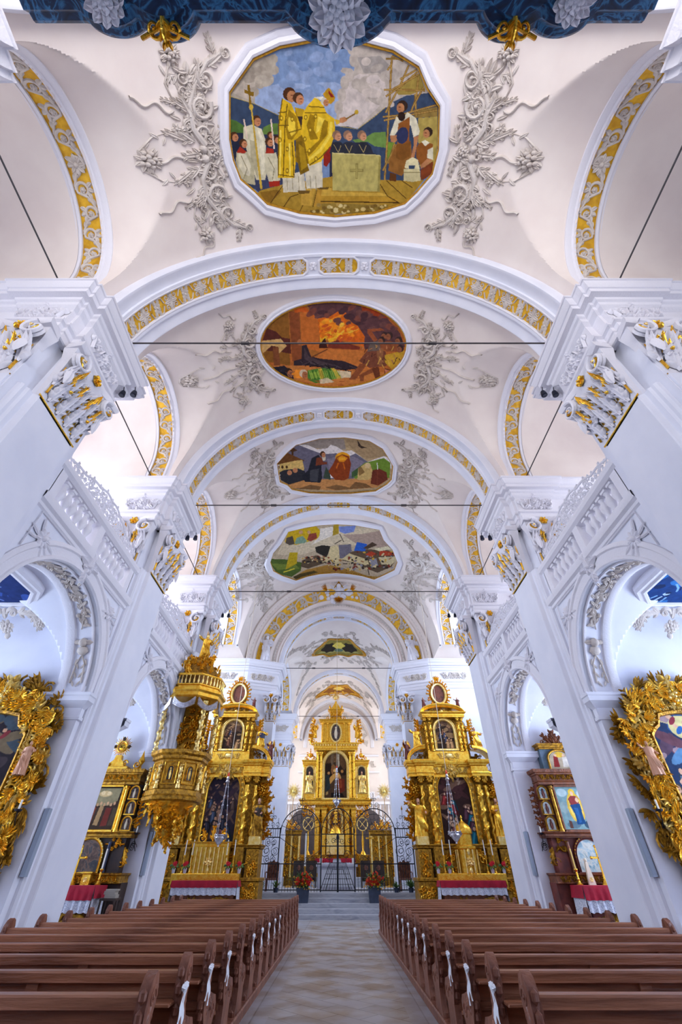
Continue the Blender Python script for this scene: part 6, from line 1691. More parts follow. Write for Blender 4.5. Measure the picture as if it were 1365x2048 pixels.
    b = MB(); pts = [(cx + 1.2 * cos(t) , 8.34 + .42 * sin(t)) for t in [PI * k / 24 for k in range(25)]]
    path_sweep(b, pts, [(-.12, 25.45), (-.12, 24.98), (-.06, 24.9), (.03, 24.85), (.06, 24.85), (.06, 25.45)], lambda a, z, y: (a, y, z)); b.build('pediment', 'gold', r, angle=.5)
    b = MB(plane_map((cx, 25.2, 8.3), (1, 0), (0, -1))); b.dome(0, .16, .12, .16); b.acan(0, .12, 0, .6, .22, .1); b.acan(0, .12, PI, .6, .22, .1); relief_fill(b, -.7, .7, 0, .25, .18, .08, R); b.build('pediment_relief', 'gold_pale', r)
    # crowning oval
    zc = 9.42
    b = MB(); b.prism([(cx + .36 * cos(2 * PI * k / 28), zc + .5 * sin(2 * PI * k / 28)) for k in range(28)], 25.18, 25.24, 'y'); b.build('oval_painting', 'dark_oval', r, smooth=False)
    b = MB(); pts = [(cx + .38 * cos(2 * PI * k / 40), zc + .52 * sin(2 * PI * k / 40)) for k in range(41)]
    path_sweep(b, pts, [(-.05, 25.2), (-.02, 25.08), (.04, 25.06), (.08, 25.1), (.08, 25.3)], lambda a, z, y: (a, y, z)); b.build('oval_frame', 'gold_pale', r, angle=.6)
    b = MB(plane_map((cx, 25.2, zc), (1, 0), (0, -1)))
    for k in range(26):
        a = 2 * PI * k / 26; b.acan(.43 * cos(a), .58 * sin(a), a + R.uniform(-.25, .25), .26 + .06 * (k % 2), .2, .1, .04, 0, 2); b.spiral(.5 * cos(a + .12), .66 * sin(a + .12), .07, R.random() * 6, 1.2, 1, .04, .1, n=8)
    for k in range(5): b.leaf(0, .75, PI / 2 + (k - 2) * .35, .32, .1, .1)
    b.build('oval_glory', 'gold', r)
    # carved figures
    for d in (-1, 1):
        inner = d * s < 0
        w = 'inner' if inner else 'outer'
        figure('statue', 'painted and gilded standing saint on the %s side of the %s side altar' % (w, side), (cx + d * 1.92, 24.8, 2.82), 1.5, 0, 'gold_deep_shade' if s < 0 else 'gold', pose=0 if s < 0 else (1 if inner else 2), group='statues of the side altars', cape='wood_black' if s < 0 else None)
        figure('statue', 'small gilded saint on the %s pediment of the %s side altar' % (w, side), (cx + d * 1.62, 24.95, 6.46), 1.12, d * .2, 'gold', pose=1 if d < 0 else 2, group='statues of the side altars', cape='navy' if s < 0 else None)
        figure('putto', 'little carved angel at the %s side of the oval on the %s side altar' % (w, side), (cx + d * .98, 25.0, 8.55), .62, d * -.4, 'brown_red', pose=1 if d > 0 else 2, group='little angels on the altars', cat='angel')
    figure('angel', 'winged angel sitting out on the inner pediment curl of the %s side altar' % side, (cx - s * 2.22, 24.85, 6.02), .85, s * .6, 'brown_red', pose=1, wings=True, group='little angels on the altars', cat='angel')
    # tabernacle
    zt = 1.5
    t = thing('tabernacle', ('gilded domed tabernacle' if s > 0 else 'gilded latticed tabernacle with volute top') + ' on the %s side altar' % side, 'tabernacle', (cx, 24.4, 1.36))
    b = MB()
    if s > 0:
        b.lathe([(.52, 0), (.52, .12), (.44, .16), (.44, .95), (.5, 1.0), (.5, 1.08), (.36, 1.12), (.36, 1.5), (.42, 1.54), (.42, 1.6)], cx, 24.45, 1.36, 8); b.build('body', 'gold', t, angle=.4)
        b = MB(); b.lathe([(.4, 0), (.38, .12), (.3, .25), (.14, .36), (.05, .44), (.03, .5), (.05, .55), (.001, .66)], cx, 24.45, 2.96, 16, fold=lambda a, z: 1 + .05 * cos(8 * a)); b.build('dome', 'gold', t)
        b = MB()
        for k in range(8):
            a = 2 * PI * (k + .5) / 8; b.tube([(cx + .47 * cos(a), 24.45 + .47 * sin(a), 1.5), (cx + .47 * cos(a), 24.45 + .47 * sin(a), 2.32)], .035)
        b.build('small_columns', 'gold_pale', t)
    else:
        b.cbox(cx - .85, cx + .85, 24.25, 24.7, 1.36, 2.45, .03); profbox(b, cx - .85, cx + .85, 24.25, 24.7, 2.4, CORN(.2, .08)); b.build('body', 'gold', t, angle=.4)
        b = MB()
        for k in range(9): b.tube([(cx - .8 + .2 * k, 24.2, 1.5), (cx - .8 + .2 * k, 24.2, 2.4)], .03)
        b.build('small_columns', 'gold_pale', t)
        b = MB(plane_map((cx, 24.4, 2.62), (1, 0), (0, -1)))
        for d in (-1, 1): b.spiral(d * .5, .12, .2, 0, 1.4, d, .1, .1); b.acan(d * .3, .1, PI / 2 - d * .6, .45, .3, .1)
        b.acan(0, 0, PI / 2, .6, .4, .1); b.build('volute_top', 'gold', t)
    b = MB(plane_map((cx, 24.0 if s > 0 else 24.22, 1.9), (1, 0), (0, -1))); b.rosette(0, 0, .18, 8, .06); b.leaf(0, .2, PI / 2, .3, .14, .05); b.leaf(0, -.2, -PI / 2, .25, .14, .05); b.build('door_relief', 'gold_pale', t)
    # gradine, candles and flowers
    b = MB(); b.cbox(cx - 1.5, cx + 1.5, 24.0, 24.4, 1.0, 1.5, .02); o = b.build('gradine', 'gold', r, angle=.4)
    for k, (dx, w) in enumerate(((-1.12, 'far left'), (-.78, 'inner left'), (.78, 'inner right'), (1.12, 'far right'))):
        candle(cx + dx, 24.2, 1.5, .55, 'tall white candle, %s on the %s side altar' % (w, side), 'altar candles', .62)
    for dx, w in ((-1.45, 'far left'), (-.95, 'inner left'), (.95, 'inner right'), (1.45, 'far right')):
        flower_pot(cx + dx, 24.08, 1.5 if abs(dx) < 1.2 else 1.5, 'white pot of red flowers, %s on the %s side altar' % (w, side), 'red flower pots')
    altar_table(s * 5.66, 23.3, 24.0, 1.36, 0, 1.26, 'altar table before the %s side altar' % side, .2, .42, 'wood_warm')
side_altar(-1); side_altar(1)

# ---------- pulpit on the left pillar
r = thing('pulpit', 'gilded pulpit with twisted columns, sounding board and crowning figure on the left pillar', 'pulpit', (-5.35, 16.2, 2.1))
px_, py_ = -5.45, 16.3; R = random.Random(21)
def oct_prof(pr, z0, n=8, rot=PI / 8, fold=None, m='gold', nm='x', c=(px_, py_)):
    b = MB(); rows = []
    for q, z in pr: rows.append([b.p(c[0] + q * cos(rot + 2 * PI * k / n), c[1] + q * sin(rot + 2 * PI * k / n), z0 + z) for k in range(n)])
    b.grid(rows, True); b.face(*rows[0]); b.face(*rows[-1]); return b.build(nm, m, r, angle=.3)
oct_prof([(.85, 0), (.95, .04), (.97, .12), (.9, .18), (.9, .3), (.84, .34), (.84, 1.12), (.92, 1.16), (.92, 1.24), (1.0, 1.3), (1.02, 1.4), (.9, 1.42)], 3.2, nm='basket', m='gold_deep_shade')
b = MB(); rows = []
for q, z in ((.8, 0), (.72, -.1), (.5, -.3), (.42, -.5), (.3, -.62), (.22, -.8), (.1, -.98), (.02, -1.05)): rows.append([b.p(px_ + q * (1 + .06 * cos(6 * 2 * PI * k / 24)) * cos(2 * PI * k / 24), py_ + q * sin(2 * PI * k / 24), 3.2 + z) for k in range(24)])
b.grid(rows, True); b.build('tapering_foot', 'gold', r)
b = MB()
for k in range(60):
    z = 2.2 + R.random() * .95; q = .1 + .62 * (z - 2.2) / .95; a = -PI * R.random()
    T = lambda u, v, w, q=q, a=a, z=z: (px_ + (q + w) * cos(a) - u * sin(a), py_ + (q + w) * sin(a) + u * cos(a), z + v)
    t = MB(T); t.acan(0, 0, R.random() * 6.3, .28, .2, .07, .05, 0, 2); n = len(b.v); b.v += t.v; b.f += [tuple(i + n for i in f) for f in t.f]; b.m += t.m
b.build('foot_foliage', 'gold', r)
for k in range(8):
    a = PI / 8 + 2 * PI * k / 8
    if sin(a) < .5:
        b = MB(); twisted_column(b, px_ + .9 * cos(a), py_ + .9 * sin(a), 3.52, .85, .05, 3, 8); b.build('twisted_column', 'gold_pale', r)
    a = 2 * PI * k / 8
    if sin(a) < .3:
        T = lambda u, v, w, a=a: (px_ + (.78 + w) * cos(a) - u * sin(a), py_ + (.78 + w) * sin(a) + u * cos(a), 3.95 + v)
        b = MB(T); b.ribbon([(-.22, -.3), (.22, -.3), (.22, .3), (-.22, .3), (-.22, -.3)], .05, .04); b.ribbon([(-.1, -.2), (.1, -.2), (.1, .1)] + arc_poly(0, .1, .1, 0, PI, 8) + [(-.1, -.2)], .03, .04); b.build('panel_frame', 'gold', r)
        b = MB(T); idx = [b.p(u, v, .012) for u, v in [(-.1, -.2), (.1, -.2)] + arc_poly(0, .1, .1, 0, PI, 8)]; b.face(*idx); b.build('niche_panel', 'wood_black', r)
        b = MB(T); b.leaf(0, -.18, PI / 2, .3, .11, .05); b.dome(0, .12, .035, .06); b.build('niche_figure', 'gold_pale', r)
        b = MB(T); b.scrollrun(-.28, .28, .09, .04, .2)
        for i in range(len(b.v)): b.v[i] = (b.v[i][0], b.v[i][1], b.v[i][2] - .6)
        b.build('lower_relief', 'gold', r)
# back panel, figures and columns up to the sounding board
b = MB(); b.box(-6.35, -4.95, 16.74, 16.82, 4.5, 6.25); b.box(-5.74, -5.68, 16.8, 17.9, 4.5, 6.2); b.build('back_panel', 'gold_deep_shade', r, smooth=False)
b = MB(plane_map((-5.65, 16.72, 5.35), (1, 0), (0, -1))); relief_fill(b, -.6, .6, -.75, .8, .24, .12, R, 1.4); b.build('back_relief', 'gold', r)
for xx, yy in ((-6.3, 15.95), (-4.85, 15.8), (-4.65, 16.9)):
    b = MB(); twisted_column(b, xx, yy, 4.6, 1.6, .07, 4); column_capital(b, xx, yy, 6.08, .06, .14); b.build('canopy_column', 'gold_pale', r)
oct_prof([(1.0, 0), (1.08, .05), (1.08, .16), (1.16, .22), (1.16, .3), (1.0, .32), (1.0, .4), (1.05, .42), (1.05, .46)], 6.25, nm='sounding_board', m='gold')
b = MB()
for k in range(40):
    a = 2 * PI * k / 40; b.lathe([(.02, 0), (.04, .1), (.015, .2), (.025, .3)], px_ + .98 * cos(a), py_ + .98 * sin(a), 6.71, 6)
b.build('small_balusters', 'gold_pale', r)
oct_prof([(1.06, 0), (1.08, .03), (1.08, .07), (.95, .08)], 7.0, nm='balustrade_rail', m='gold')
b = MB()
for k in range(5):
    a0 = PI + 2 * PI / 8 * k
    T = lambda u, v, w, a=a0 + PI / 8 * 0: (px_ + (1.04 + w) * cos(a) - u * sin(a), py_ + (1.04 + w) * sin(a) + u * cos(a), 6.22 + v)
    t = MB(T)
    for j in range(5): t.ribbon([(-.38 + .76 * i / 10, -.02 - .05 * j - (.22 - .02 * j) * sin(PI * i / 10)) for i in range(11)], .06, .05)
    n = len(b.v); b.v += t.v; b.f += [tuple(i + n for i in f) for f in t.f]; b.m += t.m
b.build('carved_drapery', 'silver', r)
b = MB(); b.lathe([(.8, 0), (.7, .2), (.5, .45), (.42, .6), (.3, .75), (.25, .9)], px_, py_, 7.08, 20, fold=lambda a, z: 1 + .12 * cos(6 * a)); b.build('crown_dome', 'gold_deep_shade', r)
b = MB()
for k in range(60):
    z = 7.1 + R.random() * .85; q = .85 - .62 * (z - 7.1); a = R.random() * 2 * PI
    T = lambda u, v, w, q=q, a=a, z=z: (px_ + (q + w) * cos(a) - u * sin(a), py_ + (q + w) * sin(a) + u * cos(a), z + v)
    t = MB(T); t.acan(0, 0, PI / 2 + R.uniform(-.8, .8), .3, .22, .08, .08, 0, 2); n = len(b.v); b.v += t.v; b.f += [tuple(i + n for i in f) for f in t.f]; b.m += t.m
b.build('crown_foliage', 'gold', r)
figure('statue', 'gilded figure standing on top of the pulpit canopy', (px_, py_, 7.95), 1.05, .3, 'gold', skin='gold_pale', hair='gold', pose=1)

# ---------- high altar
hx = -.27; Y0 = 42.0
r = thing('high_altar', 'great gilded high altar filling the end of the choir', 'altar', (hx, Y0, ZCH + .48)); R = random.Random(5)
def hb(x0, x1, z0, z1, y0=Y0, y1=Y0 + .8, m='gold', nm='storey', bev=.03):
    b = MB(); b.cbox(hx + x0, hx + x1, y0, y1, z0, z1, bev); return b.build(nm, m, r, angle=.4)
hb(-2.9, 2.9, 1.3, 2.6, Y0 - .1, nm='base', m='gold_deep_shade'); hb(-1.7, 1.7, 2.6, 6.0, Y0 + .2, nm='middle_body', m='gold_deep_shade'); hb(-1.75, 1.75, 6.1, 9.9, Y0 + .25, nm='picture_storey', m='gold_deep_shade')
for d in (-1, 1):
    hb(d * 2.28 - .62, d * 2.28 + .62, 6.1, 9.0, Y0 + .3, nm='side_niche_body', m='gold')
    b = MB(); arched_panel(b, hx + d * 2.28, Y0 + .28, 6.7, .3, 8.3); b.build('side_niche', 'wood_black', r, smooth=False)
    b = MB(); arch_opening_ring(b, hx + d * 2.28, Y0 + .27, 6.7, .3, 8.3, .12, .1)
    for e in (-1, 1): column(b, hx + d * 2.28 + e * .52, Y0 + .18, 6.3, 2.3, .08)
    b.build('niche_frame', 'gold_pale', r, angle=.5)
    b = MB(); profbox(b, hx + d * 2.28 - .62, hx + d * 2.28 + .62, Y0 + .15, Y0 + .9, 8.75, CORN(.35, .12)); b.build('niche_cornice', 'gold', r, angle=.4)
    b = MB(plane_map((hx + d * 2.28, Y0 + .3, 9.1), (1, 0), (0, -1))); b.spiral(-.35, .15, .2, 0, 1.4, -1, .1, .1); b.spiral(.35, .15, .2, PI, 1.4, 1, .1, .1); b.dome(0, .4, .2, .15); b.acan(0, .4, PI / 2, .6, .2, .1); relief_fill(b, -.4, .4, 0, .5, .25, .1, R); b.build('niche_crest', 'gold', r)
    figure('statue', 'gilded saint in the %s niche of the high altar' % ('left' if d < 0 else 'right'), (hx + d * 2.28, Y0 + .1, 6.68), 1.55, 0, 'gold_pale', skin='skin', pose=0, group='statues of the high altar')
    for xx in (1.3, 1.58):
        b = MB(); column(b, hx + d * xx, Y0 + .05, 6.25, 3.2, .13); column_capital(b, hx + d * xx, Y0 + .05, 9.4, .12, .3); garland(b, hx + d * xx, Y0 + .05, 6.5, 9.3, .14, R); b.build('column', 'gold', r)
    b = MB(plane_map((hx + d * 1.75, Y0 + .2, 0), (1, 0), (0, -1)))
    for k in range(12): v = 10.5 - .0 + k * .16; b.acan(d * (.4 - .02 * k), v, (0 if d > 0 else PI) + d * R.uniform(0, 1), .45, .35, .12, .05, 0, 2)
    b.spiral(d * .35, 10.6, .32, 0, 1.5, d, .14, .14); b.spiral(d * .1, 11.7, .2, 0, 1.4, -d, .1, .12); b.build('volute', 'gold', r)
    figure('angel', 'gilded angel perched %s of the upper storey of the high altar' % NAME[d], (hx + d * 1.95, Y0 + .2, 10.9), 1.1, d * .4, 'gold', skin='gold_pale', hair='gold', pose=1, wings=True, group='statues of the high altar', cat='angel')
    for xx in (.78, 1.2):
        b = MB(); column(b, hx + d * xx, Y0 + .25, 10.6, 1.5, .08); column_capital(b, hx + d * xx, Y0 + .25, 12.0, .07, .16); b.build('upper_column', 'gold', r)
    b = MB(plane_map((hx + d * 2.3, Y0 + .28, 5.6), (1, 0), (0, -1))); b.spiral(d * .3, .1, .3, 0, 1.4, d, .14, .14); b.spiral(-d * .2, -.3, .3, 0, 1.4, -d, .14, .14); relief_fill(b, -.6, .6, -.6, .4, .3, .12, R, 1.2); b.build('corbel_scrolls', 'gold', r)
    # low gilded screens at either side, dark round-headed alcoves behind
    b = MB(); b.cbox(hx + d * 3.6 - .95, hx + d * 3.6 + .95, 40.0, 40.4, ZCH, 3.9, .03); profbox(b, hx + d * 3.6 - .95, hx + d * 3.6 + .95, 39.95, 40.4, 3.7, CORN(.3, .1)); b.build('side_screen', 'gold_deep_shade', r, angle=.4)
    for e in (-.85, -.28, .28, .85):
        b = MB(); column(b, hx + d * 3.6 + e, 39.88, 1.3, 2.3, .07); column_capital(b, hx + d * 3.6 + e, 39.88, 3.45, .06, .2); b.build('screen_column', 'gold_pale', r)
    b = MB(plane_map((hx + d * 3.6, 39.95, 4.05), (1, 0), (0, -1))); b.acan(0, 0, PI / 2, .6, .5, .1); b.acan(-.2, 0, PI / 2 + .7, .6, .4, .1); b.acan(.2, 0, PI / 2 - .7, .6, .4, .1); b.spiral(-.75, .1, .15, 0, 1.3, 1, .07, .07); b.spiral(.75, .1, .15, PI, 1.3, -1, .07, .07); b.build('screen_crest', 'gold', r)
    b = MB(plane_map((hx + d * 3.6, 39.97, 2.3), (1, 0), (0, -1)))
    for k in range(3): b.ribbon([(-.6 + .6 * k - .2, -1), (-.6 + .6 * k - .2, .6)] + arc_poly(-.6 + .6 * k, .6, .2, PI, 0, 8) + [(-.6 + .6 * k + .2, -1)], .06, .06)
    relief_fill(b, -.9, .9, -1.1, 1.2, .35, .09, R, 1.1); b.build('screen_relief', 'gold', r)
b = MB(); o = MB()
paint = MB(); arched_panel(paint, hx, Y0 + .2, 6.3, .95, 8.7); 
pn = paint_panel('main_painting', r, hx, Y0 + .17, 6.3, 1.9, 3.35, ['#2a1c14',
    ('p', '#4a3424', '0 0 1 0 1 .5 0 .4'), ('p', '#5c4028', '.0 .75 .6 .8 .9 .6 1 .7 1 1 0 1'), ('p', '#6e5a44', '.28 .98 .4 .98 .36 .62 .26 .8'), ('p', '#b0a48c', '.58 .98 .66 .98 .68 .7 .6 .66'), ('l', '#7c6040', '.42 .98 .42 .6', .02), ('l', '#7c6040', '.5 .98 .5 .6', .02), ('l', '#7c6040', '.42 .9 .5 .9', .015), ('l', '#7c6040', '.42 .8 .5 .8', .015), ('l', '#7c6040', '.42 .7 .5 .7', .015),
    ('p', '#8a5c34', '.3 .7 .42 .74 .5 .66 .42 .56 .34 .5 .28 .58'), ('p', '#c8944c', '.2 .42 .34 .5 .5 .56 .66 .54 .74 .46 .66 .42 .5 .44 .36 .36 .26 .3 .22 .34'), ('e', '#d8a860', .46, .6, .07, .04), ('e', '#c08850', .18, .54, .06, .035), ('e', '#b07840', .14, .44, .05, .03), ('e', '#b07840', .8, .58, .06, .035),
    ('p', '#6c2818', '.6 .44 .9 .4 .92 .16 .7 .1 .56 .26'), ('p', '#8a3c20', '.62 .4 .78 .38 .8 .22 .66 .2'), ('p', '#2c3434', '.04 .5 .2 .5 .26 .2 .04 .12'), ('e', '#c08850', .7, .44, .05, .03), ('p', '#a88850', '.05 .06 .16 .08 .16 .14 .07 .13'), ('p', '#1c1410', '.3 .02 .9 .02 .8 .1 .3 .12')], 1)
b = MB(); arch_opening_ring(b, hx, Y0 + .18, 6.3, .95, 8.7, .24, .16); b.build('picture_frame', 'gold_pale', r, angle=.5)
b = MB(plane_map((hx, Y0 + .22, 0), (1, 0), (0, -1)))
for d in (-1, 1): relief_fill(b, d * .95 - .2, d * .95 + .2, 9.3, 9.8, .2, .08, R, 1.5)
b.build('spandrel_relief', 'gold', r)
for z, w, h, y in ((9.85, 1.95, .6, Y0), (5.85, 2.95, .35, Y0 + .1), (12.15, 1.45, .3, Y0 + .15), (13.15, .62, .2, Y0 + .2)):
    b = MB(); profbox(b, hx - w, hx + w, y, Y0 + .9, z, CORN(h, .16)); b.build('entablature', 'gold', r, angle=.4)
b = MB()
for k in range(17): b.box(hx - 1.9 + k * .235, hx - 1.8 + k * .235, Y0 - .12, Y0, 10.2, 10.32)
b.build('dentils', 'gold_pale', r, smooth=False)
hb(-1.35, 1.35, 10.45, 12.2, Y0 + .35, nm='upper_storey', m='gold'); hb(-.55, .55, 12.45, 13.2, Y0 + .35, nm='attic', m='gold')
b = MB(); b.prism([(hx + .42 * cos(2 * PI * k / 28), 11.35 + .7 * sin(2 * PI * k / 28)) for k in range(28)], Y0 + .28, Y0 + .36, 'y'); b.build('oval_painting', PAINT_DARK, r, smooth=False)
b = MB(plane_map((hx, Y0 + .27, 11.35), (1, 0), (0, -1))); b.leaf(0, -.5, PI / 2, .9, .3, .05); b.dome(0, .42, .09, .06); b.build('oval_figure', 'ivory', r)
b = MB(); pts = [(hx + .45 * cos(2 * PI * k / 40), 11.35 + .73 * sin(2 * PI * k / 40)) for k in range(41)]
path_sweep(b, pts, [(-.05, Y0 + .3), (0, Y0 + .2), (.1, Y0 + .2), (.14, Y0 + .36)], lambda a, z, y: (a, y, z)); b.build('oval_frame', 'gold_pale', r, angle=.6)
b = MB(plane_map((hx, Y0 + .33, 12.8), (1, 0), (0, -1))); b.rosette(0, 0, .26, 10, .1); b.spiral(-.75, -.2, .22, 0, 1.4, -1, .1, .1); b.spiral(.75, -.2, .22, PI, 1.4, 1, .1, .1); relief_fill(b, -.5, .5, -.3, .3, .2, .06, R); b.build('attic_relief', 'gold', r)
b = MB(); b.prism([(hx - .7, 13.35), (hx + .7, 13.35), (hx + .35, 13.6), (hx + .1, 14.0), (hx - .1, 14.0), (hx - .35, 13.6)], Y0 + .3, Y0 + .5, 'y'); b.ball((hx, Y0 + .4, 14.05), .12)
for d in (-1, 1): b.lathe([(.08, 0), (.03, .1), (.1, .25), (.001, .5)], hx + d * .58, Y0 + .4, 13.35, 8)
b.build('top_finial', 'gold', r)
b = MB(plane_map((hx, Y0 + .3, 14.5), (1, 0), (0, -1)))
for k in range(20): b.leaf(0, 0, 2 * PI * k / 20, .42, .07, .04)
b.dome(0, 0, .2, .12); b.build('sunburst', 'gold_pale', r)
for d in (-1, 1):
    for xx in (.95, 1.5):
        b = MB(); b.cbox(hx + d * xx - .17, hx + d * xx + .17, Y0 - .1, Y0 + .3, 2.6, 5.2, .03); profbox(b, hx + d * xx - .17, hx + d * xx + .17, Y0 - .12, Y0 + .3, 5.1, CORN(.5, .1)); column_capital(b, hx + d * xx, Y0 - .1, 4.6, .14, .4); b.build('console_pillar', 'gold', r, angle=.4)
b = MB(); arched_panel(b, hx, Y0 + .17, 3.95, .42, 5.0); b.build('tabernacle_niche', 'wood_warm', r, smooth=False)
b = MB(); arch_opening_ring(b, hx, Y0 + .17, 3.95, .42, 5.0, .2, .14); b.build('niche_surround', 'gold_pale', r, angle=.5)
figure('statue', 'gilded madonna in the niche above the tabernacle of the high altar', (hx, Y0 - .05, 4.6), .9, 0, 'gold', skin='gold_pale', hair='gold', pose=0, group='statues of the high altar')
b = MB(plane_map((hx, Y0 + .18, 3.9), (1, 0), (0, -1))); relief_fill(b, -1.6, 1.6, -1.2, 1.8, .3, .12, R, 1.3)
b.build('middle_relief', 'gold', r)
b = MB(plane_map((hx, Y0 - .12, 1.95), (1, 0), (0, -1))); relief_fill(b, -2.8, 2.8, -.55, .55, .35, .1, R, 1.1); b.build('base_relief', 'gold', r)
hb(-.7, .7, 2.6, 3.9, Y0 - .4, Y0 + .3, m='gold_pale', nm='tabernacle')
b = MB(); b.lathe([(.5, 0), (.45, .25), (.25, .5), (.08, .6), (.001, .9)], hx, Y0 - .05, 3.9, 14); b.build('tabernacle_dome', 'gold', r)
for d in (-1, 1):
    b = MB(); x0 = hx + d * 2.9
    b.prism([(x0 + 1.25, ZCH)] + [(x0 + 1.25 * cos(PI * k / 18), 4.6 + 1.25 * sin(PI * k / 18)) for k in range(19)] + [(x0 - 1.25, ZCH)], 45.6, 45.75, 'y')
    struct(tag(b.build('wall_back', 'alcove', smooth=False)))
    g = thing('bust_reliquary', 'gilded cross-wheel ornament %s of the high altar tabernacle' % NAME[d], 'ornament', (hx + d * 2.15, 41.0, 2.6), 'ornaments beside the high altar')
    b = MB(plane_map((hx + d * 2.15, 40.95, 4.45), (1, 0), (0, -1))); b.ribbon(arc_poly(0, 0, .42, 0, 2 * PI, 24), .08, .06)
    for k in range(4): b.ribbon([(0, 0), (.42 * cos(PI / 4 + k * PI / 2), .42 * sin(PI / 4 + k * PI / 2))], .05, .05)
    b.build('wheel', 'gold_pale', g)
    b = MB(); b.lathe([(.25, 0), (.2, .1), (.06, .3), (.1, .8), (.05, 1.2), (.05, 1.5)], hx + d * 2.15, 41.0, 2.55, 10); b.build('stem', 'gold', g)
    b = MB(); b.cbox(hx + d * 2.15 - .3, hx + d * 2.15 + .3, 40.7, 41.3, ZCH + .48, 2.56); b.build('pedestal', 'gold_deep_shade', g)
    # small sunburst on a stand before the wall
    g = thing('sunburst_ornament', 'faint gold sunburst on a tall stand %s behind the gate' % NAME[d], 'ornament', (d * 3.3, 36.0, ZCH), 'sunburst stands')
    b = MB(plane_map((d * 3.3, 36.0, 6.0), (1, 0), (0, -1)))
    for k in range(28): b.leaf(0, 0, 2 * PI * k / 28, .55 - .1 * (k % 2), .06, .03)
    b.dome(0, 0, .14, .06); b.build('rays', 'gold_pale', g)
    b = MB(); b.tube([(d * 3.3, 36.02, ZCH), (d * 3.3, 36.02, 5.95)], .025); b.lathe([(.25, 0), (.22, .05), (.04, .1)], d * 3.3, 36.02, ZCH, 12); b.build('stand', 'gold_flat', g)
# red and white hanging before the tabernacle, mensa of the high altar
altar_table(hx, 40.6, 41.5, 1.5, ZCH + .48, 2.35, 'high altar table', .22, .8, 'gold')

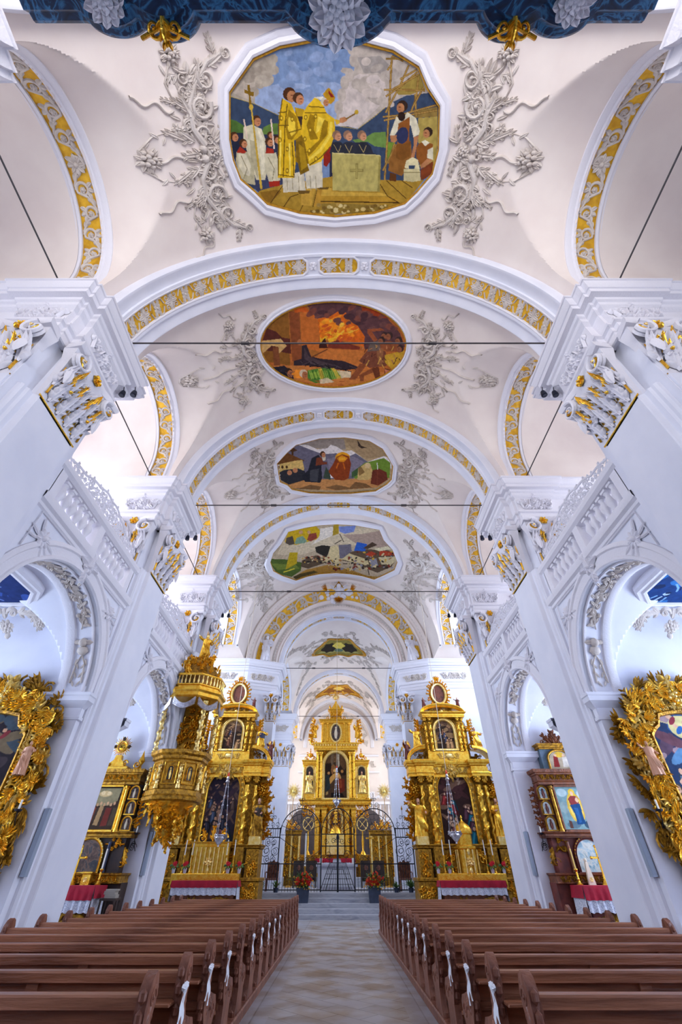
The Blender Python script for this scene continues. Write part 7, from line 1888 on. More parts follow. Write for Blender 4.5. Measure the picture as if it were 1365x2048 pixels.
# ---------- dark-and-gold and blue-brown chapel altars
def chapel_altar(s):
    cx = s * 7.55; yb = 16.38; side = NAME[s]; R = random.Random(40 + s)
    if s < 0: lab = 'black and gold carved wooden altarpiece in the left chapel, crowned by a radiant disc'; A1, A2, A3 = 'wood_black', 'gold', 'gold_deep_shade'
    else: lab = 'red-brown and blue carved wooden altarpiece with a blue-robed madonna in the right chapel'; A1, A2, A3 = 'brown_red', 'gold_deep_shade', 'wood_warm'
    r = thing('chapel_altar', lab, 'altar', (cx, yb - .3, 0))
    b = MB(); b.box(cx - 1.3, cx + 1.3, yb - .5, yb, 0, 1.3); b.box(cx - 1.05, cx + 1.05, yb - .35, yb, 1.5, 3.7); b.build('carcass', A1, r, smooth=False)
    b = MB(); profbox(b, cx - 1.25, cx + 1.25, yb - .6, yb, 1.27, [(0, 0), (.05, .02), (.03, .05), (.03, .17), (.07, .2), (.08, .24)]); profbox(b, cx - 1.2, cx + 1.2, yb - .45, yb, 2.32, CORN(.14, .1)); profbox(b, cx - 1.0, cx + 1.0, yb - .45, yb, 3.68, CORN(.42, .14)); b.build('cornices', A3 if s < 0 else A3, r, angle=.4)
    b = MB(plane_map((cx, yb - .64, 1.38), (1, 0), (0, -1))); b.scrollrun(-1.2, 1.2, .075, .03, .16); b.build('predella_carving', A2, r)
    b = MB(plane_map((cx, yb - .5, 3.88), (1, 0), (0, -1))); b.scrollrun(-.95, .95, .08, .03, .17)
    for k in range(16): b.dome(-.93 + .124 * k, .17, .03, .04)
    b.build('frieze_carving', A2, r)
    # middle picture
    if s < 0:
        paint_panel('main_painting', r, cx, yb - .37, 2.5, 1.06, 1.14, ['#2a1e18', ('p', '#8a8060', '.1 .55 .9 .55 .95 .95 .05 .95'), ('e', '#c4a878', .5, .82, .2, .07), ('e', '#dcc494', .42, .84, .06, .05), ('e', '#dcc494', .6, .83, .06, .05), ('p', '#3a2c24', '0 0 1 0 1 .7 .8 .6 .6 .52 .4 .52 .2 .6 0 .68'), ('p', '#7c3c2c', '.1 .1 .3 .1 .34 .5 .2 .56 .12 .4'), ('p', '#a08058', '.38 .12 .52 .1 .56 .52 .44 .56'), ('p', '#6a2c24', '.6 .08 .78 .1 .8 .5 .64 .5'), ('p', '#4c4030', '.82 .1 .95 .1 .95 .5 .85 .5')] + [('e', '#c49870', .15 + .1 * k, .57 + .03 * (k % 2), .035, .04) for k in range(8)])
    else:
        paint_panel('main_painting', r, cx, yb - .37, 2.5, 1.06, 1.14, ['#7c9ca0', ('e', '#a8bcc0', .2, .85, .16, .1), ('e', '#b8c4c4', .8, .8, .16, .12), ('e', '#8aa0a0', .15, .5, .12, .14), ('e', '#a8bcc0', .85, .45, .12, .16), ('e', '#5c7480', .3, .12, .2, .08), ('e', '#3c5060', .8, .12, .2, .1), ('e', '#d8b040', .5, .5, .24, .36), ('e', '#e4c860', .5, .5, .19, .31), ('e', '#e0b83c', .5, .85, .1, .09), ('p', '#8a3838', '.38 .52 .62 .52 .66 .72 .56 .78 .44 .78 .34 .7'), ('p', '#1c4878', '.34 .56 .66 .6 .64 .3 .66 .14 .4 .12 .42 .34'), ('p', '#2c6098', '.44 .5 .56 .5 .56 .18 .48 .16'), ('e', '#e0b898', .5, .83, .045, .055), ('e', '#e0b898', .6, .68, .05, .06), ('p', '#5c3c34', '.16 .04 .26 .04 .26 .2 .18 .22')])
    b = MB()
    for x0, x1, z0, z1 in ((-.6, -.53, 2.46, 3.68), (.53, .6, 2.46, 3.68), (-.6, .6, 2.46, 2.52), (-.6, .6, 3.62, 3.68)): b.cbox(cx + x0, cx + x1, yb - .44, yb - .3, z0, z1, .015)
    b.build('picture_frame', A2 if s < 0 else 'wood_warm', r, angle=.4)
    for d in (-1, 1):
        b = MB(); column(b, cx + d * .68, yb - .45, 2.46, 1.1, .055); column_capital(b, cx + d * .68, yb - .45, 3.5, .05, .14); b.build('half_column', A2 if s < 0 else 'gold_deep_shade', r)
        for k in range(3):
            z = 2.48 + k * .4
            b = MB(); arched_panel(b, cx + d * .93, yb - .37, z + .03, .12, z + .22); b.build('niche_picture', PAINT_DARK if s < 0 else PAINT_LIGHT, r, smooth=False)
            b = MB(); arch_opening_ring(b, cx + d * .93, yb - .37, z + .03, .12, z + .22, .05, .05); b.build('niche_arch', A2, r, angle=.5)
            b = MB(plane_map((cx + d * .93, yb - .4, z), (1, 0), (0, -1))); b.leaf(0, .04, PI / 2, .24, .1, .04); b.dome(0, .27, .03, .04); b.build('niche_figure', 'ivory' if s < 0 else 'brown_red', r)
        b = MB(plane_map((cx + d * 1.15, yb - .3, 2.5), (1, 0), (0, -1)))
        for k in range(7): b.acan(0, .08 + k * .17, (0 if d > 0 else PI) + d * (.5 - .15 * k), .22, .18, .06, .03, 0, 2)
        b.spiral(0, .2, .11, 0, 1.4, d, .05, .06); b.spiral(0, .75, .11, 0, 1.4, -d, .05, .06); b.build('carved_wing', A2 if s < 0 else A3, r)
        b = MB(plane_map((cx + d * 1.05, yb - .3, 1.6), (1, 0), (0, -1))); b.spiral(0, .15, .12, 0, 1.4, -d, .05, .06); b.acan(0, .5, -PI / 2 + d * .3, .45, .25, .06); b.build('lower_bracket', A2, r)
        b = MB(); column(b, cx + d * .62, yb - .42, 1.52, .75, .05); b.build('lower_column', 'navy' if s < 0 else 'wood_warm', r)
    b = MB(); arched_panel(b, cx, yb - .38, 1.53, .42, 1.86); b.build('lower_painting', PAINT_DARK if s < 0 else PAINT_LIGHT, r, smooth=False)
    b = MB(); arch_opening_ring(b, cx, yb - .38, 1.53, .42, 1.86, .08, .06); b.build('lower_arch', A2 if s < 0 else 'brown_red', r, angle=.5)
    b = MB()
    for k in range(19):
        a = PI * k / 18; b.ball((cx + .49 * cos(a), yb - .45, 1.86 + .49 * sin(a)), .022, n=6, m=4)
    b.build('bead_moulding', 'gold_pale' if s < 0 else 'gold_deep_shade', r)
    b = MB(plane_map((cx, yb - .37, 2.1), (1, 0), (0, -1)))
    for d in (-1, 1): relief_fill(b, d * .72 - .18, d * .72 + .18, -.1, .2, .14, .05, R, 1.4)
    b.build('spandrel_carving', A2, r)
    if s < 0:
        b = MB(); b.cbox(cx - .42, cx + .42, yb - .35, yb, 4.1, 4.22, .02); b.prism([(cx - .36, 4.22), (cx + .36, 4.22), (cx + .12, 4.42), (cx + .1, 4.55), (cx - .1, 4.55), (cx - .12, 4.42)], yb - .3, yb - .15, 'y'); b.build('crest', 'gold', r, smooth=False)
        b = MB(plane_map((cx, yb - .32, 4.2), (1, 0), (0, -1)))
        for d in (-1, 1): b.spiral(d * .3, .1, .1, 0, 1.3, d, .05, .05); b.spiral(d * .72, .05, .12, 0, 1.3, -d, .06, .06)
        b.build('crest_scrolls', 'gold', r)
        b = MB(plane_map((cx, yb - .22, 4.82), (1, 0), (0, -1)))
        for k in range(28): b.leaf(.12 * cos(2 * PI * k / 28), .12 * sin(2 * PI * k / 28), 2 * PI * k / 28, .22 - .05 * (k % 2), .035, .02)
        b.ribbon(arc_poly(0, 0, .16, 0, 2 * PI, 22), .05, .05); b.dome(0, 0, .13, .03, 0, 14); b.build('radiant_disc', 'gold', r)
        b = MB(plane_map((cx, yb - .24, 4.82), (1, 0), (0, -1)))
        for a in (0, PI / 2, PI): b.leaf(.18 * cos(a), .18 * sin(a), a, .13, .11, .06)
        b.build('disc_cross_tips', 'wood_black', r)
        # the letters IHS on the disc
        b = MB(plane_map((cx, yb - .255, 4.82), (1, 0), (0, -1)))
        for st in ([(-.08, -.05), (-.08, .05)], [(-.045, -.05), (-.045, .05)], [(0, -.05), (0, .05)], [(-.045, 0), (0, 0)], [(.08, .045), (.05, .05), (.035, .025), (.08, -.02), (.065, -.05), (.035, -.045)]): b.ribbon(st, .014, .02)
        b.build('monogram', 'wood_black', r)
        for d in (1,):
            b = MB(); b.lathe([(.09, 0), (.05, .05), (.03, .15), (.11, .28), (.05, .42), (.001, .6)], cx + d * .82, yb - .25, 4.1, 10); b.build('flame_vase', 'gold', r)
    else:
        b = MB(); b.box(cx - .62, cx + .62, yb - .3, yb, 4.1, 4.75); b.build('upper_body', 'bluegrey', r, smooth=False)
        b = MB(); profbox(b, cx - .62, cx + .62, yb - .35, yb, 4.72, CORN(.16, .1)); b.build('upper_cornice', 'gold_deep_shade', r, angle=.4)
        paint_panel('upper_painting', r, cx, yb - .32, 4.14, .78, .56, ['#b8a890', ('p', '#8c2c2c', '.15 .1 .4 .1 .42 .6 .25 .7'), ('p', '#d8d0c4', '.55 .1 .85 .1 .8 .65 .62 .6'), ('e', '#d8b040', .5, .75, .2, .16), ('e', '#e0b898', .33, .72, .06, .08), ('e', '#e0b898', .68, .7, .06, .08)], 1)
        b = MB(plane_map((cx, yb - .33, 4.12), (1, 0), (0, -1))); b.ribbon([(-.42, 0), (-.42, .3)] + arc_poly(0, .3, .42, PI, 0, 12, .65) + [(.42, 0)], .07, .05); b.build('upper_arch', 'gold_deep_shade', r)
        b = MB(plane_map((cx, yb - .25, 4.88), (1, 0), (0, -1))); b.acan(0, 0, PI / 2, .45, .4, .08)
        for d in (-1, 1): b.acan(d * .1, 0, PI / 2 - d * .7, .45, .3, .07); b.spiral(d * .4, .08, .1, 0, 1.3, d, .05, .05)
        b.bouquet(0, .22, .18, .08); b.build('crest_carving', 'wood_warm', r)
    altar_table(cx, 15.0, 15.75, .95, 0, 1.24, '%s chapel altar table' % side, .27, .5, 'wood_warm' if s < 0 else 'brown_red')
    # things standing on it
    q = thing('altar_cross', 'gold standing cross on the %s chapel altar' % side, 'cross', (cx, 15.6, 1.24))
    b = MB(); b.lathe([(.12, 0), (.1, .04), (.04, .12), (.025, .25)], cx, 15.6, 1.25, 10); b.build('foot', 'gold', q)
    b = MB(); b.cbox(cx - .025, cx + .025, 15.58, 15.62, 1.45, 2.1, .008); b.cbox(cx - .2, cx + .2, 15.58, 15.62, 1.82, 1.87, .008)
    for u, v in ((-.2, 1.845), (.2, 1.845), (0, 2.1)): b.ball((cx + u, 15.6, v), .04, n=8, m=5)
    b.build('cross', 'gold', q)
    for d in (-1, 1):
        candle(cx + d * .75, 15.6, 1.25, .45, 'candle at the %s end of the %s chapel altar' % (NAME[d], side), 'chapel altar candles', .35, 'gold', 'candle' if s < 0 else 'candle_yellow')
        q = thing('reliquary', ('gilded box reliquary' if s < 0 else 'slim pyramid reliquary') + ' %s of the cross on the %s chapel altar' % (NAME[d], side), 'reliquary', (cx + d * .4, 15.6, 1.25), 'chapel reliquaries')
        b = MB()
        if s < 0: b.cbox(cx + d * .4 - .12, cx + d * .4 + .12, 15.5, 15.7, 1.25, 1.5, .02); b.cbox(cx + d * .4 - .15, cx + d * .4 + .15, 15.48, 15.72, 1.5, 1.54, .01)
        else: b.prism([(cx + d * .4 - .1, 1.25), (cx + d * .4 + .1, 1.25), (cx + d * .4 + .03, 1.75), (cx + d * .4 - .03, 1.75)], 15.56, 15.64, 'y'); b.ball((cx + d * .4, 15.6, 1.79), .05)
        b.build('casket', 'gold' if s < 0 else 'ivory', q, angle=.4)
        b = MB(plane_map((cx + d * .4, 15.5 if s < 0 else 15.56, 1.37), (1, 0), (0, -1))); b.rosette(0, 0, .06, 6, .02); b.build('ornament', 'gold_pale', q)
chapel_altar(-1); chapel_altar(1)

# ---------- large gilded picture frames on the second pillars
def gilt_frame(s):
    cx, cz, y = s * 7.72, 3.05, 10.08; R = random.Random(60 + s)
    r = thing('gilded_picture_frame', 'huge openwork gilded acanthus frame around a dark oil painting, hanging on the %s pillar' % NAME[s], 'picture frame', (cx, y, 1.4), 'gilded acanthus frames')
    def outline(hw, hh):
        o = [(-hw * .75, -hh), (-hw, -hh * .8), (-hw * 1.02, 0), (-hw, hh * .62), (-hw * .86, hh * .72), (-hw * .72, hh * .78), (-hw * .6, hh * .96), (-hw * .3, hh), (0, hh * 1.02)]
        return [(cx + u, cz + v) for u, v in o] + [(cx - u, cz + v) for u, v in o[-2::-1]]
    inn = outline(.82, 1.18)
    o_ = [((p[0] - cx) / 1.7 + .5, (p[1] - cz) / 2.5 + .5) for p in inn]
    if s < 0: oil_scene('oil_painting', r, cx, y - .02, cz - 1.25, 1.7, 2.5, 31, 0, ('#221a22', '#3a3034', '#5c4c3c'), ('#7a2c30', '#2c5c4c', '#34465c', '#6a5244'), '#c09070', ('#3a4650', '#6a5a44', '#4a4a50'), outline=o_, n=12)
    else: oil_scene('oil_painting', r, cx, y - .02, cz - 1.25, 1.7, 2.5, 33, 0, ('#24385c', '#34568a', '#5a4458'), ('#8a3040', '#2c60a0', '#b08a50', '#5a7088', '#c8b4a8'), '#d8ac90', ('#5c88b0', '#a08890', '#6a4450', '#c0b088'), '#d8cc90', outline=o_, n=14)
    b = MB(); b.prism(inn, y - .01, y + .02, 'y'); b.build('canvas_back', 'wood_black', r, smooth=False)
    pts = inn + inn[:1]
    pts2 = pts
    b = MB(); n = len(pts)
    cx_, cz_ = cx, cz
    def ringrow(e, yy):
        return [b.p(cx_ + (p[0] - cx_) * (1 + e / .82), yy, cz_ + (p[1] - cz_) * (1 + e / 1.18)) for p in pts]
    b.grid([ringrow(e, yy) for e, yy in ((-.03, y - .02), (-.02, y - .1), (.03, y - .13), (.06, y - .08), (.1, y - .08), (.13, y - .15), (.18, y - .14), (.2, y - .04), (.42, y - .0), (.42, y + .04))])
    b.build('moulded_frame', 'gold_deep_shade', r, angle=.4)
    b = MB(plane_map((cx, y - .12, cz), (1, 0), (0, -1)))
    S = [(math.hypot(pts[k + 1][0] - pts[k][0], pts[k + 1][1] - pts[k][1])) for k in range(n - 1)]; Lt = sum(S)
    for ring_, (e, cnt, sz, h) in enumerate(((.08, 90, .09, .04),)):
        for i in range(cnt):
            t = Lt * i / cnt; k = 0
            while t > S[k]: t -= S[k]; k += 1
            q = t / S[k]; u = (pts[k][0] + (pts[k + 1][0] - pts[k][0]) * q - cx) * (1 + e / .82); v = (pts[k][1] + (pts[k + 1][1] - pts[k][1]) * q - cz) * (1 + e / 1.18)
            b.leaf(u, v, atan2(v, u) + .7, sz, sz * .6, h)
    b.build('inner_leaf_row', 'gold_pale', r)
    for nm, m, seed, e0, e1, cnt, sz, base, hh in (('acanthus_scrolls', 'gold_pale', 1, .24, .5, 70, .26, .04, .07), ('curling_leaves', 'gold', 2, .22, .6, 150, .22, .1, .035), ('shadow_leaves', 'gold_deep_shade', 3, .25, .66, 130, .28, -.04, .04)):
        R = random.Random(seed * 7 + s); b = MB(plane_map((cx, y - .04, cz), (1, 0), (0, -1)))
        for i in range(cnt):
            t = Lt * (i + R.random() * .5) / cnt % Lt; k = 0
            while t > S[k]: t -= S[k]; k += 1
            q = t / S[k]; e = R.uniform(e0, e1)
            pu, pv_ = pts[k][0] + (pts[k + 1][0] - pts[k][0]) * q - cx, pts[k][1] + (pts[k + 1][1] - pts[k][1]) * q - cz
            u, v = pu * (1 + e / .82) * .98, pv_ * (1 + e / 1.18)
            ang = atan2(pts[k + 1][1] - pts[k][1], pts[k + 1][0] - pts[k][0]); a = ang + R.choice((-1, 1)) * R.uniform(.3, 1.4)
            if seed == 1 or R.random() < .2: b.spiral(u, v, sz * R.uniform(.45, .75), R.random() * 6, 1.5, R.choice((-1, 1)), sz * .2, hh, base, n=16)
            d_ = R.choice((-1, 1))
            for f in range(5 if seed > 1 else 3): b.leaf(u, v, a + d_ * f * .33, sz * (1.3 - .17 * f), sz * .3, hh, .09, d_ * .9, base + .008 * f, 6)
        if seed == 1:
            b.acan(0, 1.45, PI / 2, .5, .5, .2, .1); b.bouquet(0, 1.5, .3, .2)
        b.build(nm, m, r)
    for u, v in ((-1.2, .3), (1.2, .3)):
        figure('putto', 'pale carved cherub clinging to the %s side of the %s gilded frame' % (NAME[1 if u > 0 else -1], NAME[s]), (cx + u, y - .3, cz + v - .35), .62, 0, 'skin', skin='skin', hair='gold_deep_shade', pose=1 if u < 0 else 2, group='cherubs on the big frames', cat='angel')
gilt_frame(-1); gilt_frame(1)

# ---------- scenes painted on the octagonal chapel ceilings
for r_, s, yc, w in CHP:
    R = random.Random(int(yc * 3 + s))
    if w == 'nearer': pal = ('#123a78', '#0c2450', '#2a6cb0', '#7aaad8', '#b4d0ec') if s > 0 else ('#1a2f66', '#0c1640', '#30509c', '#6a86c8', '#8ea4d8')
    else: pal = ('#a87420', '#6c4814', '#c89434', '#e0bc5c', '#f0d890') if s > 0 else ('#6a3428', '#40201c', '#8a4c3c', '#b07c60', '#c8a088')
    P = Paint(lambda u, v, q, s=s, yc=yc: (s * (8.4 + u), yc + v, 6.552), .016)
    P.poly(pal[0], [(1.05 * x, .98 * y) for x, y in ((-1, -.45), (-.6, -1), (.6, -1), (1, -.45), (1, .45), (.6, 1), (-.6, 1), (-1, .45))])
    for k in range(30): P.ell(pal[R.choice((0, 1, 2, 2))], R.uniform(-1, 1), R.uniform(-1, 1), R.uniform(.1, .35), R.uniform(.05, .16), R.random() * 3)
    for k in range(9):
        u, v, a = R.uniform(-.7, .7), R.uniform(-.7, .7), R.random() * 6.28
        for j in range(5):
            d = .07 * j - .14; P.line(pal[(3, 1, 4, 1, 3)[j]], [(u + d * cos(a + 1.5), v + d * sin(a + 1.5)), (u + .22 * cos(a) + d * 1.4 * cos(a + 1.5), v + .22 * sin(a) + d * 1.4 * sin(a + 1.5)), (u + .4 * cos(a + .4) + d * cos(a + 1.5), v + .4 * sin(a + .4) + d * sin(a + 1.5))], .045)
        P.ell(pal[4], u - .12 * cos(a), v - .12 * sin(a), .08, .07); P.ell(pal[1], u - .17 * cos(a), v - .17 * sin(a), .07, .05)
    P.build('painted_scene', r_)

# =================================================================== CHOIR FURNISHINGS
# wrought iron gate
GY = 27.0; GX = -.05
r = thing('wrought_iron_gate', 'tall black wrought-iron choir gate with scrollwork and three arched tops', 'gate', (GX, GY, ZCH))
def tb(b, pts, q=.018): b.tube([(GX + u, GY, v) for u, v in pts], q, 5)
def scr(b, u, v, q, a0, d, t=1.3, w=.012):
    tb(b, [(u + q * (1 - .75 * k / 16) * cos(a0 + d * t * 2 * PI * k / 16), v + q * (1 - .75 * k / 16) * sin(a0 + d * t * 2 * PI * k / 16)) for k in range(17)], w)
for d in (-1, 1):
    b = MB()
    for u in (3.0, 3.85): tb(b, [(d * u, ZCH), (d * u, 3.3)], .03)
    for z in (.9, 1.86, 2.9, 3.26): tb(b, [(d * 3.0, z), (d * 3.85, z)], .024)
    for k in range(1, 7): tb(b, [(d * (3.0 + .85 * k / 7), .9), (d * (3.0 + .85 * k / 7), 1.86)], .012); tb(b, [(d * (3.0 + .85 * k / 7), 2.9), (d * (3.0 + .85 * k / 7), 3.26)], .012)
    for q, v in ((.17, 2.05), (.17, 2.72), (.26, 2.38)):
        for e in (-1, 1): scr(b, d * 3.42 + e * q * .95, v, q, PI / 2 * e, e, 1.4); scr(b, d * 3.42 + e * q * .8, v - .05, q * .7, -PI / 2, -e, 1.2)
    for e in (-1, 0, 1): scr(b, d * 3.42 + e * .25, 3.42, .13, -PI / 2, 1 if e >= 0 else -1); tb(b, [(d * 3.42 + e * .28, 3.26), (d * 3.42 + e * .3, 3.7 if e else 4.05)], .012)
    scr(b, d * 3.42 - .1, 3.72, .1, 0, 1); scr(b, d * 3.42 + .1, 3.72, .1, PI, -1)
    b.build('outer_panel', 'iron', r)
    b = MB(); b.leaf; b.lathe([(.001, -.1), (.05, 0), (.02, .08), (.001, .16)], GX + d * 3.42, GY, 4.1, 8); b.build('gilded_finial', 'gold_flat', r)
    # arched bay between panel and doors
    b = MB()
    cu, cv, q = d * 1.92, 3.05, 1.06
    for rr in (1.06, .82): tb(b, [(cu + rr * cos(PI * k / 20), cv + rr * sin(PI * k / 20)) for k in range(21)], .024 if rr > 1 else .014)
    for k in range(1, 10):
        a = PI * k / 10; tb(b, [(cu + .3 * cos(a), cv + .3 * sin(a)), (cu + 1.05 * cos(a), cv + 1.05 * sin(a))], .012)
    for rr in (.45, .62): tb(b, [(cu + rr * (1 + .06 * (-1) ** k) * cos(PI * k / 20), cv + rr * (1 + .06 * (-1) ** k) * sin(PI * k / 20)) for k in range(21)], .01)
    for e in (-1, 1): scr(b, cu + e * .16, cv + 1.2, .15, -PI / 2, e)
    scr(b, cu + .07, cv + 1.45, .09, 0, 1); scr(b, cu - .07, cv + 1.45, .09, PI, -1); tb(b, [(cu, cv + 1.06), (cu, cv + 1.75)], .012)
    b.build('fan_arch', 'iron', r)
    b = MB()
    for z in (.9, 1.86): tb(b, [(d * .86, z), (d * 3.0, z)], .022)
    tb(b, [(d * .86, 3.0), (d * 3.0, 3.0)], .012)
    for k in range(1, 15): tb(b, [(d * (.86 + 2.14 * k / 15), .82), (d * (.86 + 2.14 * k / 15), 1.86)], .011)
    for k in range(1, 6): scr(b, d * (.86 + 2.14 * k / 6), 2.02, .12, -PI / 2, 1 if k % 2 else -1)
    for k in (1, 2): tb(b, [(d * (.86 + 2.14 * k / 3), 1.86), (d * (.86 + 2.14 * k / 3), 3.0)], .011)
    tb(b, [(d * 3.0, 2.9), (d * 2.1, 2.4)], .012); tb(b, [(d * .86, 2.4), (d * 1.6, 2.0)], .012)
    b.build('side_grille', 'iron', r)
    # door leaf with its perspective grille
    b = MB()
    for u in (.02, .84): tb(b, [(d * u, ZCH), (d * u, 3.03)], .03)
    for z in (.88, 3.03, 2.55): tb(b, [(0, z), (d * .84, z)], .022)
    tb(b, [(d * .84, .9), (d * .4, 1.9), (0, 1.9)], .016); tb(b, [(d * .6, .9), (d * .27, 1.65), (0, 1.65)], .012)
    for k in range(1, 6): tb(b, [(d * .84 * k / 6, .88), (d * .42 * k / 6 + .0, 1.9)], .011)
    for z in (1.1, 1.3, 1.48): tb(b, [(0, z), (d * (.84 - .44 * (z - .9)), z)], .01)
    scr(b, d * .45, 2.2, .2, 0, d, 1.4); scr(b, d * .22, 2.75, .13, 0, -d); scr(b, d * .6, 2.75, .13, 0, d); tb(b, [(d * .42, 1.9), (d * .42, 2.55)], .012)
    b.build('gate_leaf', 'iron', r)
b = MB()
for rr in (.84, .66): tb(b, [(rr * cos(PI * k / 20), 3.03 + rr * 1.3 * sin(PI * k / 20)) for k in range(21)], .024 if rr > .8 else .014)
for k in range(1, 10):
    a = PI * k / 10; tb(b, [(.25 * cos(a), 3.03 + .3 * sin(a)), (.83 * cos(a), 3.03 + 1.07 * sin(a))], .012)
for rr in (.35, .5): tb(b, [(rr * (1 + .07 * (-1) ** k) * cos(PI * k / 20), 3.03 + 1.3 * rr * (1 + .07 * (-1) ** k) * sin(PI * k / 20)) for k in range(21)], .01)
for e in (-1, 1): scr(b, e * .14, 4.25, .13, -PI / 2, e); scr(b, e * .1, 2.78, .1, PI / 2, e)
b.build('centre_arch', 'iron', r)
b = MB(); b.cbox(GX - .07, GX + .07, GY - .04, GY + .04, 2.82, 2.98, .01); b.build('lock', 'iron_blue', r)

# people's altar, white
r = thing('white_altar', 'plain white block altar behind the iron gate', 'altar', (-.1, 30.2, ZCH))
b = MB(); b.cbox(-1.15, .95, 29.9, 30.6, ZCH, 1.78, .02); b.build('block', 'white_marble', r, smooth=False)
b = MB(); b.cbox(-1.25, 1.05, 29.82, 30.68, 1.78, 1.9, .02); b.build('top_slab', 'white_marble', r, smooth=False)
b = MB(); b.cbox(-.95, .75, 29.87, 29.9, .95, 1.66, .01); b.build('front_panel', 'linen', r, smooth=False)
for x, w in ((-1.0, 'left'), (.8, 'right')):
    q = thing('altar_candle', 'short white candle with a red flower at the %s end of the white altar' % w, 'candle', (x, 30.2, 1.9), 'candles on the white altar')
    b = MB(); b.lathe([(.07, 0), (.07, .24), (.02, .25)], x, 30.2, 1.9, 12); b.build('wax', 'candle', q)
    b = MB(plane_map((x + (.12 if x < 0 else -.12), 30.2, 2.02), (1, 0), (0, -1))); b.rosette(0, 0, .09, 7, .04); b.build('red_flower', 'flower_red', q)
r = thing('missal_stand', 'white draped book on the white altar', 'book stand', (-.1, 30.2, 1.9))
b = MB(); b.prism([(-.35, 1.9), (.15, 1.9), (.12, 2.08), (-.32, 2.08)], 30.1, 30.4, 'y'); b.build('stand', 'linen', r, smooth=False)
b = MB(); b.cbox(-.3, .1, 30.05, 30.3, 2.08, 2.12, .01); b.build('book', 'book', r, smooth=False)
# tall paschal candle and processional cross
r = thing('paschal_candle', 'tall white paschal candle left behind the gate', 'candle', (-2.0, 32, ZCH))
b = MB(); b.lathe([(.22, 0), (.2, .05), (.05, .15), (.04, .9), (.09, 1.0)], -2.0, 32, ZCH, 12); b.build('stand', 'gold_flat', r)
b = MB(); b.lathe([(.05, 0), (.05, 1.5), (.01, 1.53)], -2.0, 32, ZCH + 1.0, 10); b.build('wax', 'candle', r)
r = thing('processional_cross', 'gold processional cross on a pole right behind the gate', 'cross', (1.9, 32, ZCH))
b = MB(); b.lathe([(.2, 0), (.18, .05), (.03, .12)], 1.9, 32, ZCH, 12); b.tube([(1.9, 32, ZCH), (1.9, 32, 2.8)], .025); b.build('pole', 'gold_flat', r)
b = MB(); b.cbox(1.86, 1.94, 31.97, 32.03, 2.75, 3.4, .01); b.cbox(1.66, 2.14, 31.97, 32.03, 3.08, 3.16, .01); b.build('cross', 'gold', r)
# carved armchairs
for d in (-1, 1):
    x, y = d * 3.45, 28.4
    r = thing('carved_armchair', 'carved high-backed wooden armchair behind the gate at the far %s' % NAME[d], 'chair', (x, y, ZCH), 'carved armchairs')
    b = MB(); b.cbox(x - .32, x + .32, y - .3, y + .28, ZCH + .42, ZCH + .5, .02); b.build('seat', 'wood_end', r, angle=.4)
    b = MB(); b.prism([(x - .3, ZCH + .5), (x + .3, ZCH + .5), (x + .31, ZCH + 1.1), (x + .2, ZCH + 1.16), (x + .1, ZCH + 1.13), (x, ZCH + 1.24), (x - .1, ZCH + 1.13), (x - .2, ZCH + 1.16), (x - .31, ZCH + 1.1)], y + .2, y + .27, 'y')
    b.build('backrest', 'wood_warm', r, smooth=False)
    b = MB(plane_map((x, y + .19, ZCH + .82), (1, 0), (0, -1))); relief_fill(b, -.22, .22, -.22, .22, .14, .03, random.Random(3)); b.build('back_carving', 'wood_warm', r)
    for e in (-1, 1):
        b = MB(); b.tube([(x + e * .3, y + .2, ZCH + .72), (x + e * .33, y - .1, ZCH + .74), (x + e * .33, y - .28, ZCH + .7), (x + e * .31, y - .26, ZCH + .5)], .03); b.build('armrest', 'wood_end', r)
        for f in (-.24, .22):
            b = MB(); b.lathe([(.03, 0), (.045, .05), (.025, .12), (.04, .25), (.03, .42)], x + e * .27, y + f, ZCH, 8); b.build('leg', 'wood_end', r)
# dark stalls
for d in (-1, 1):
    for k, x in enumerate((1.75, 2.55)):
        x = d * x; y = 34.5
        r = thing('choir_stall', 'dark wooden choir seat behind the white altar, %s on the %s' % (('inner' if k == 0 else 'outer'), NAME[d]), 'chair', (x, y, ZCH), 'dark choir seats')
        b = MB(); b.cbox(x - .33, x + .33, y - .25, y + .25, ZCH + .45, ZCH + .52, .02); b.cbox(x - .33, x - .27, y - .25, y + .25, ZCH, ZCH + .45, .01); b.cbox(x + .27, x + .33, y - .25, y + .25, ZCH, ZCH + .45, .01); b.build('seat', 'wood_black', r, smooth=False)
        b = MB(); b.cbox(x - .36, x + .36, y + .2, y + .27, ZCH + .3, ZCH + 1.3, .03); b.build('backrest', 'wood_black', r, smooth=False)
        b = MB(plane_map((x, y + .19, ZCH + .95), (1, 0), (0, -1))); b.rosette(0, 0, .14, 8, .03); b.build('back_rosette', 'wood_end', r)
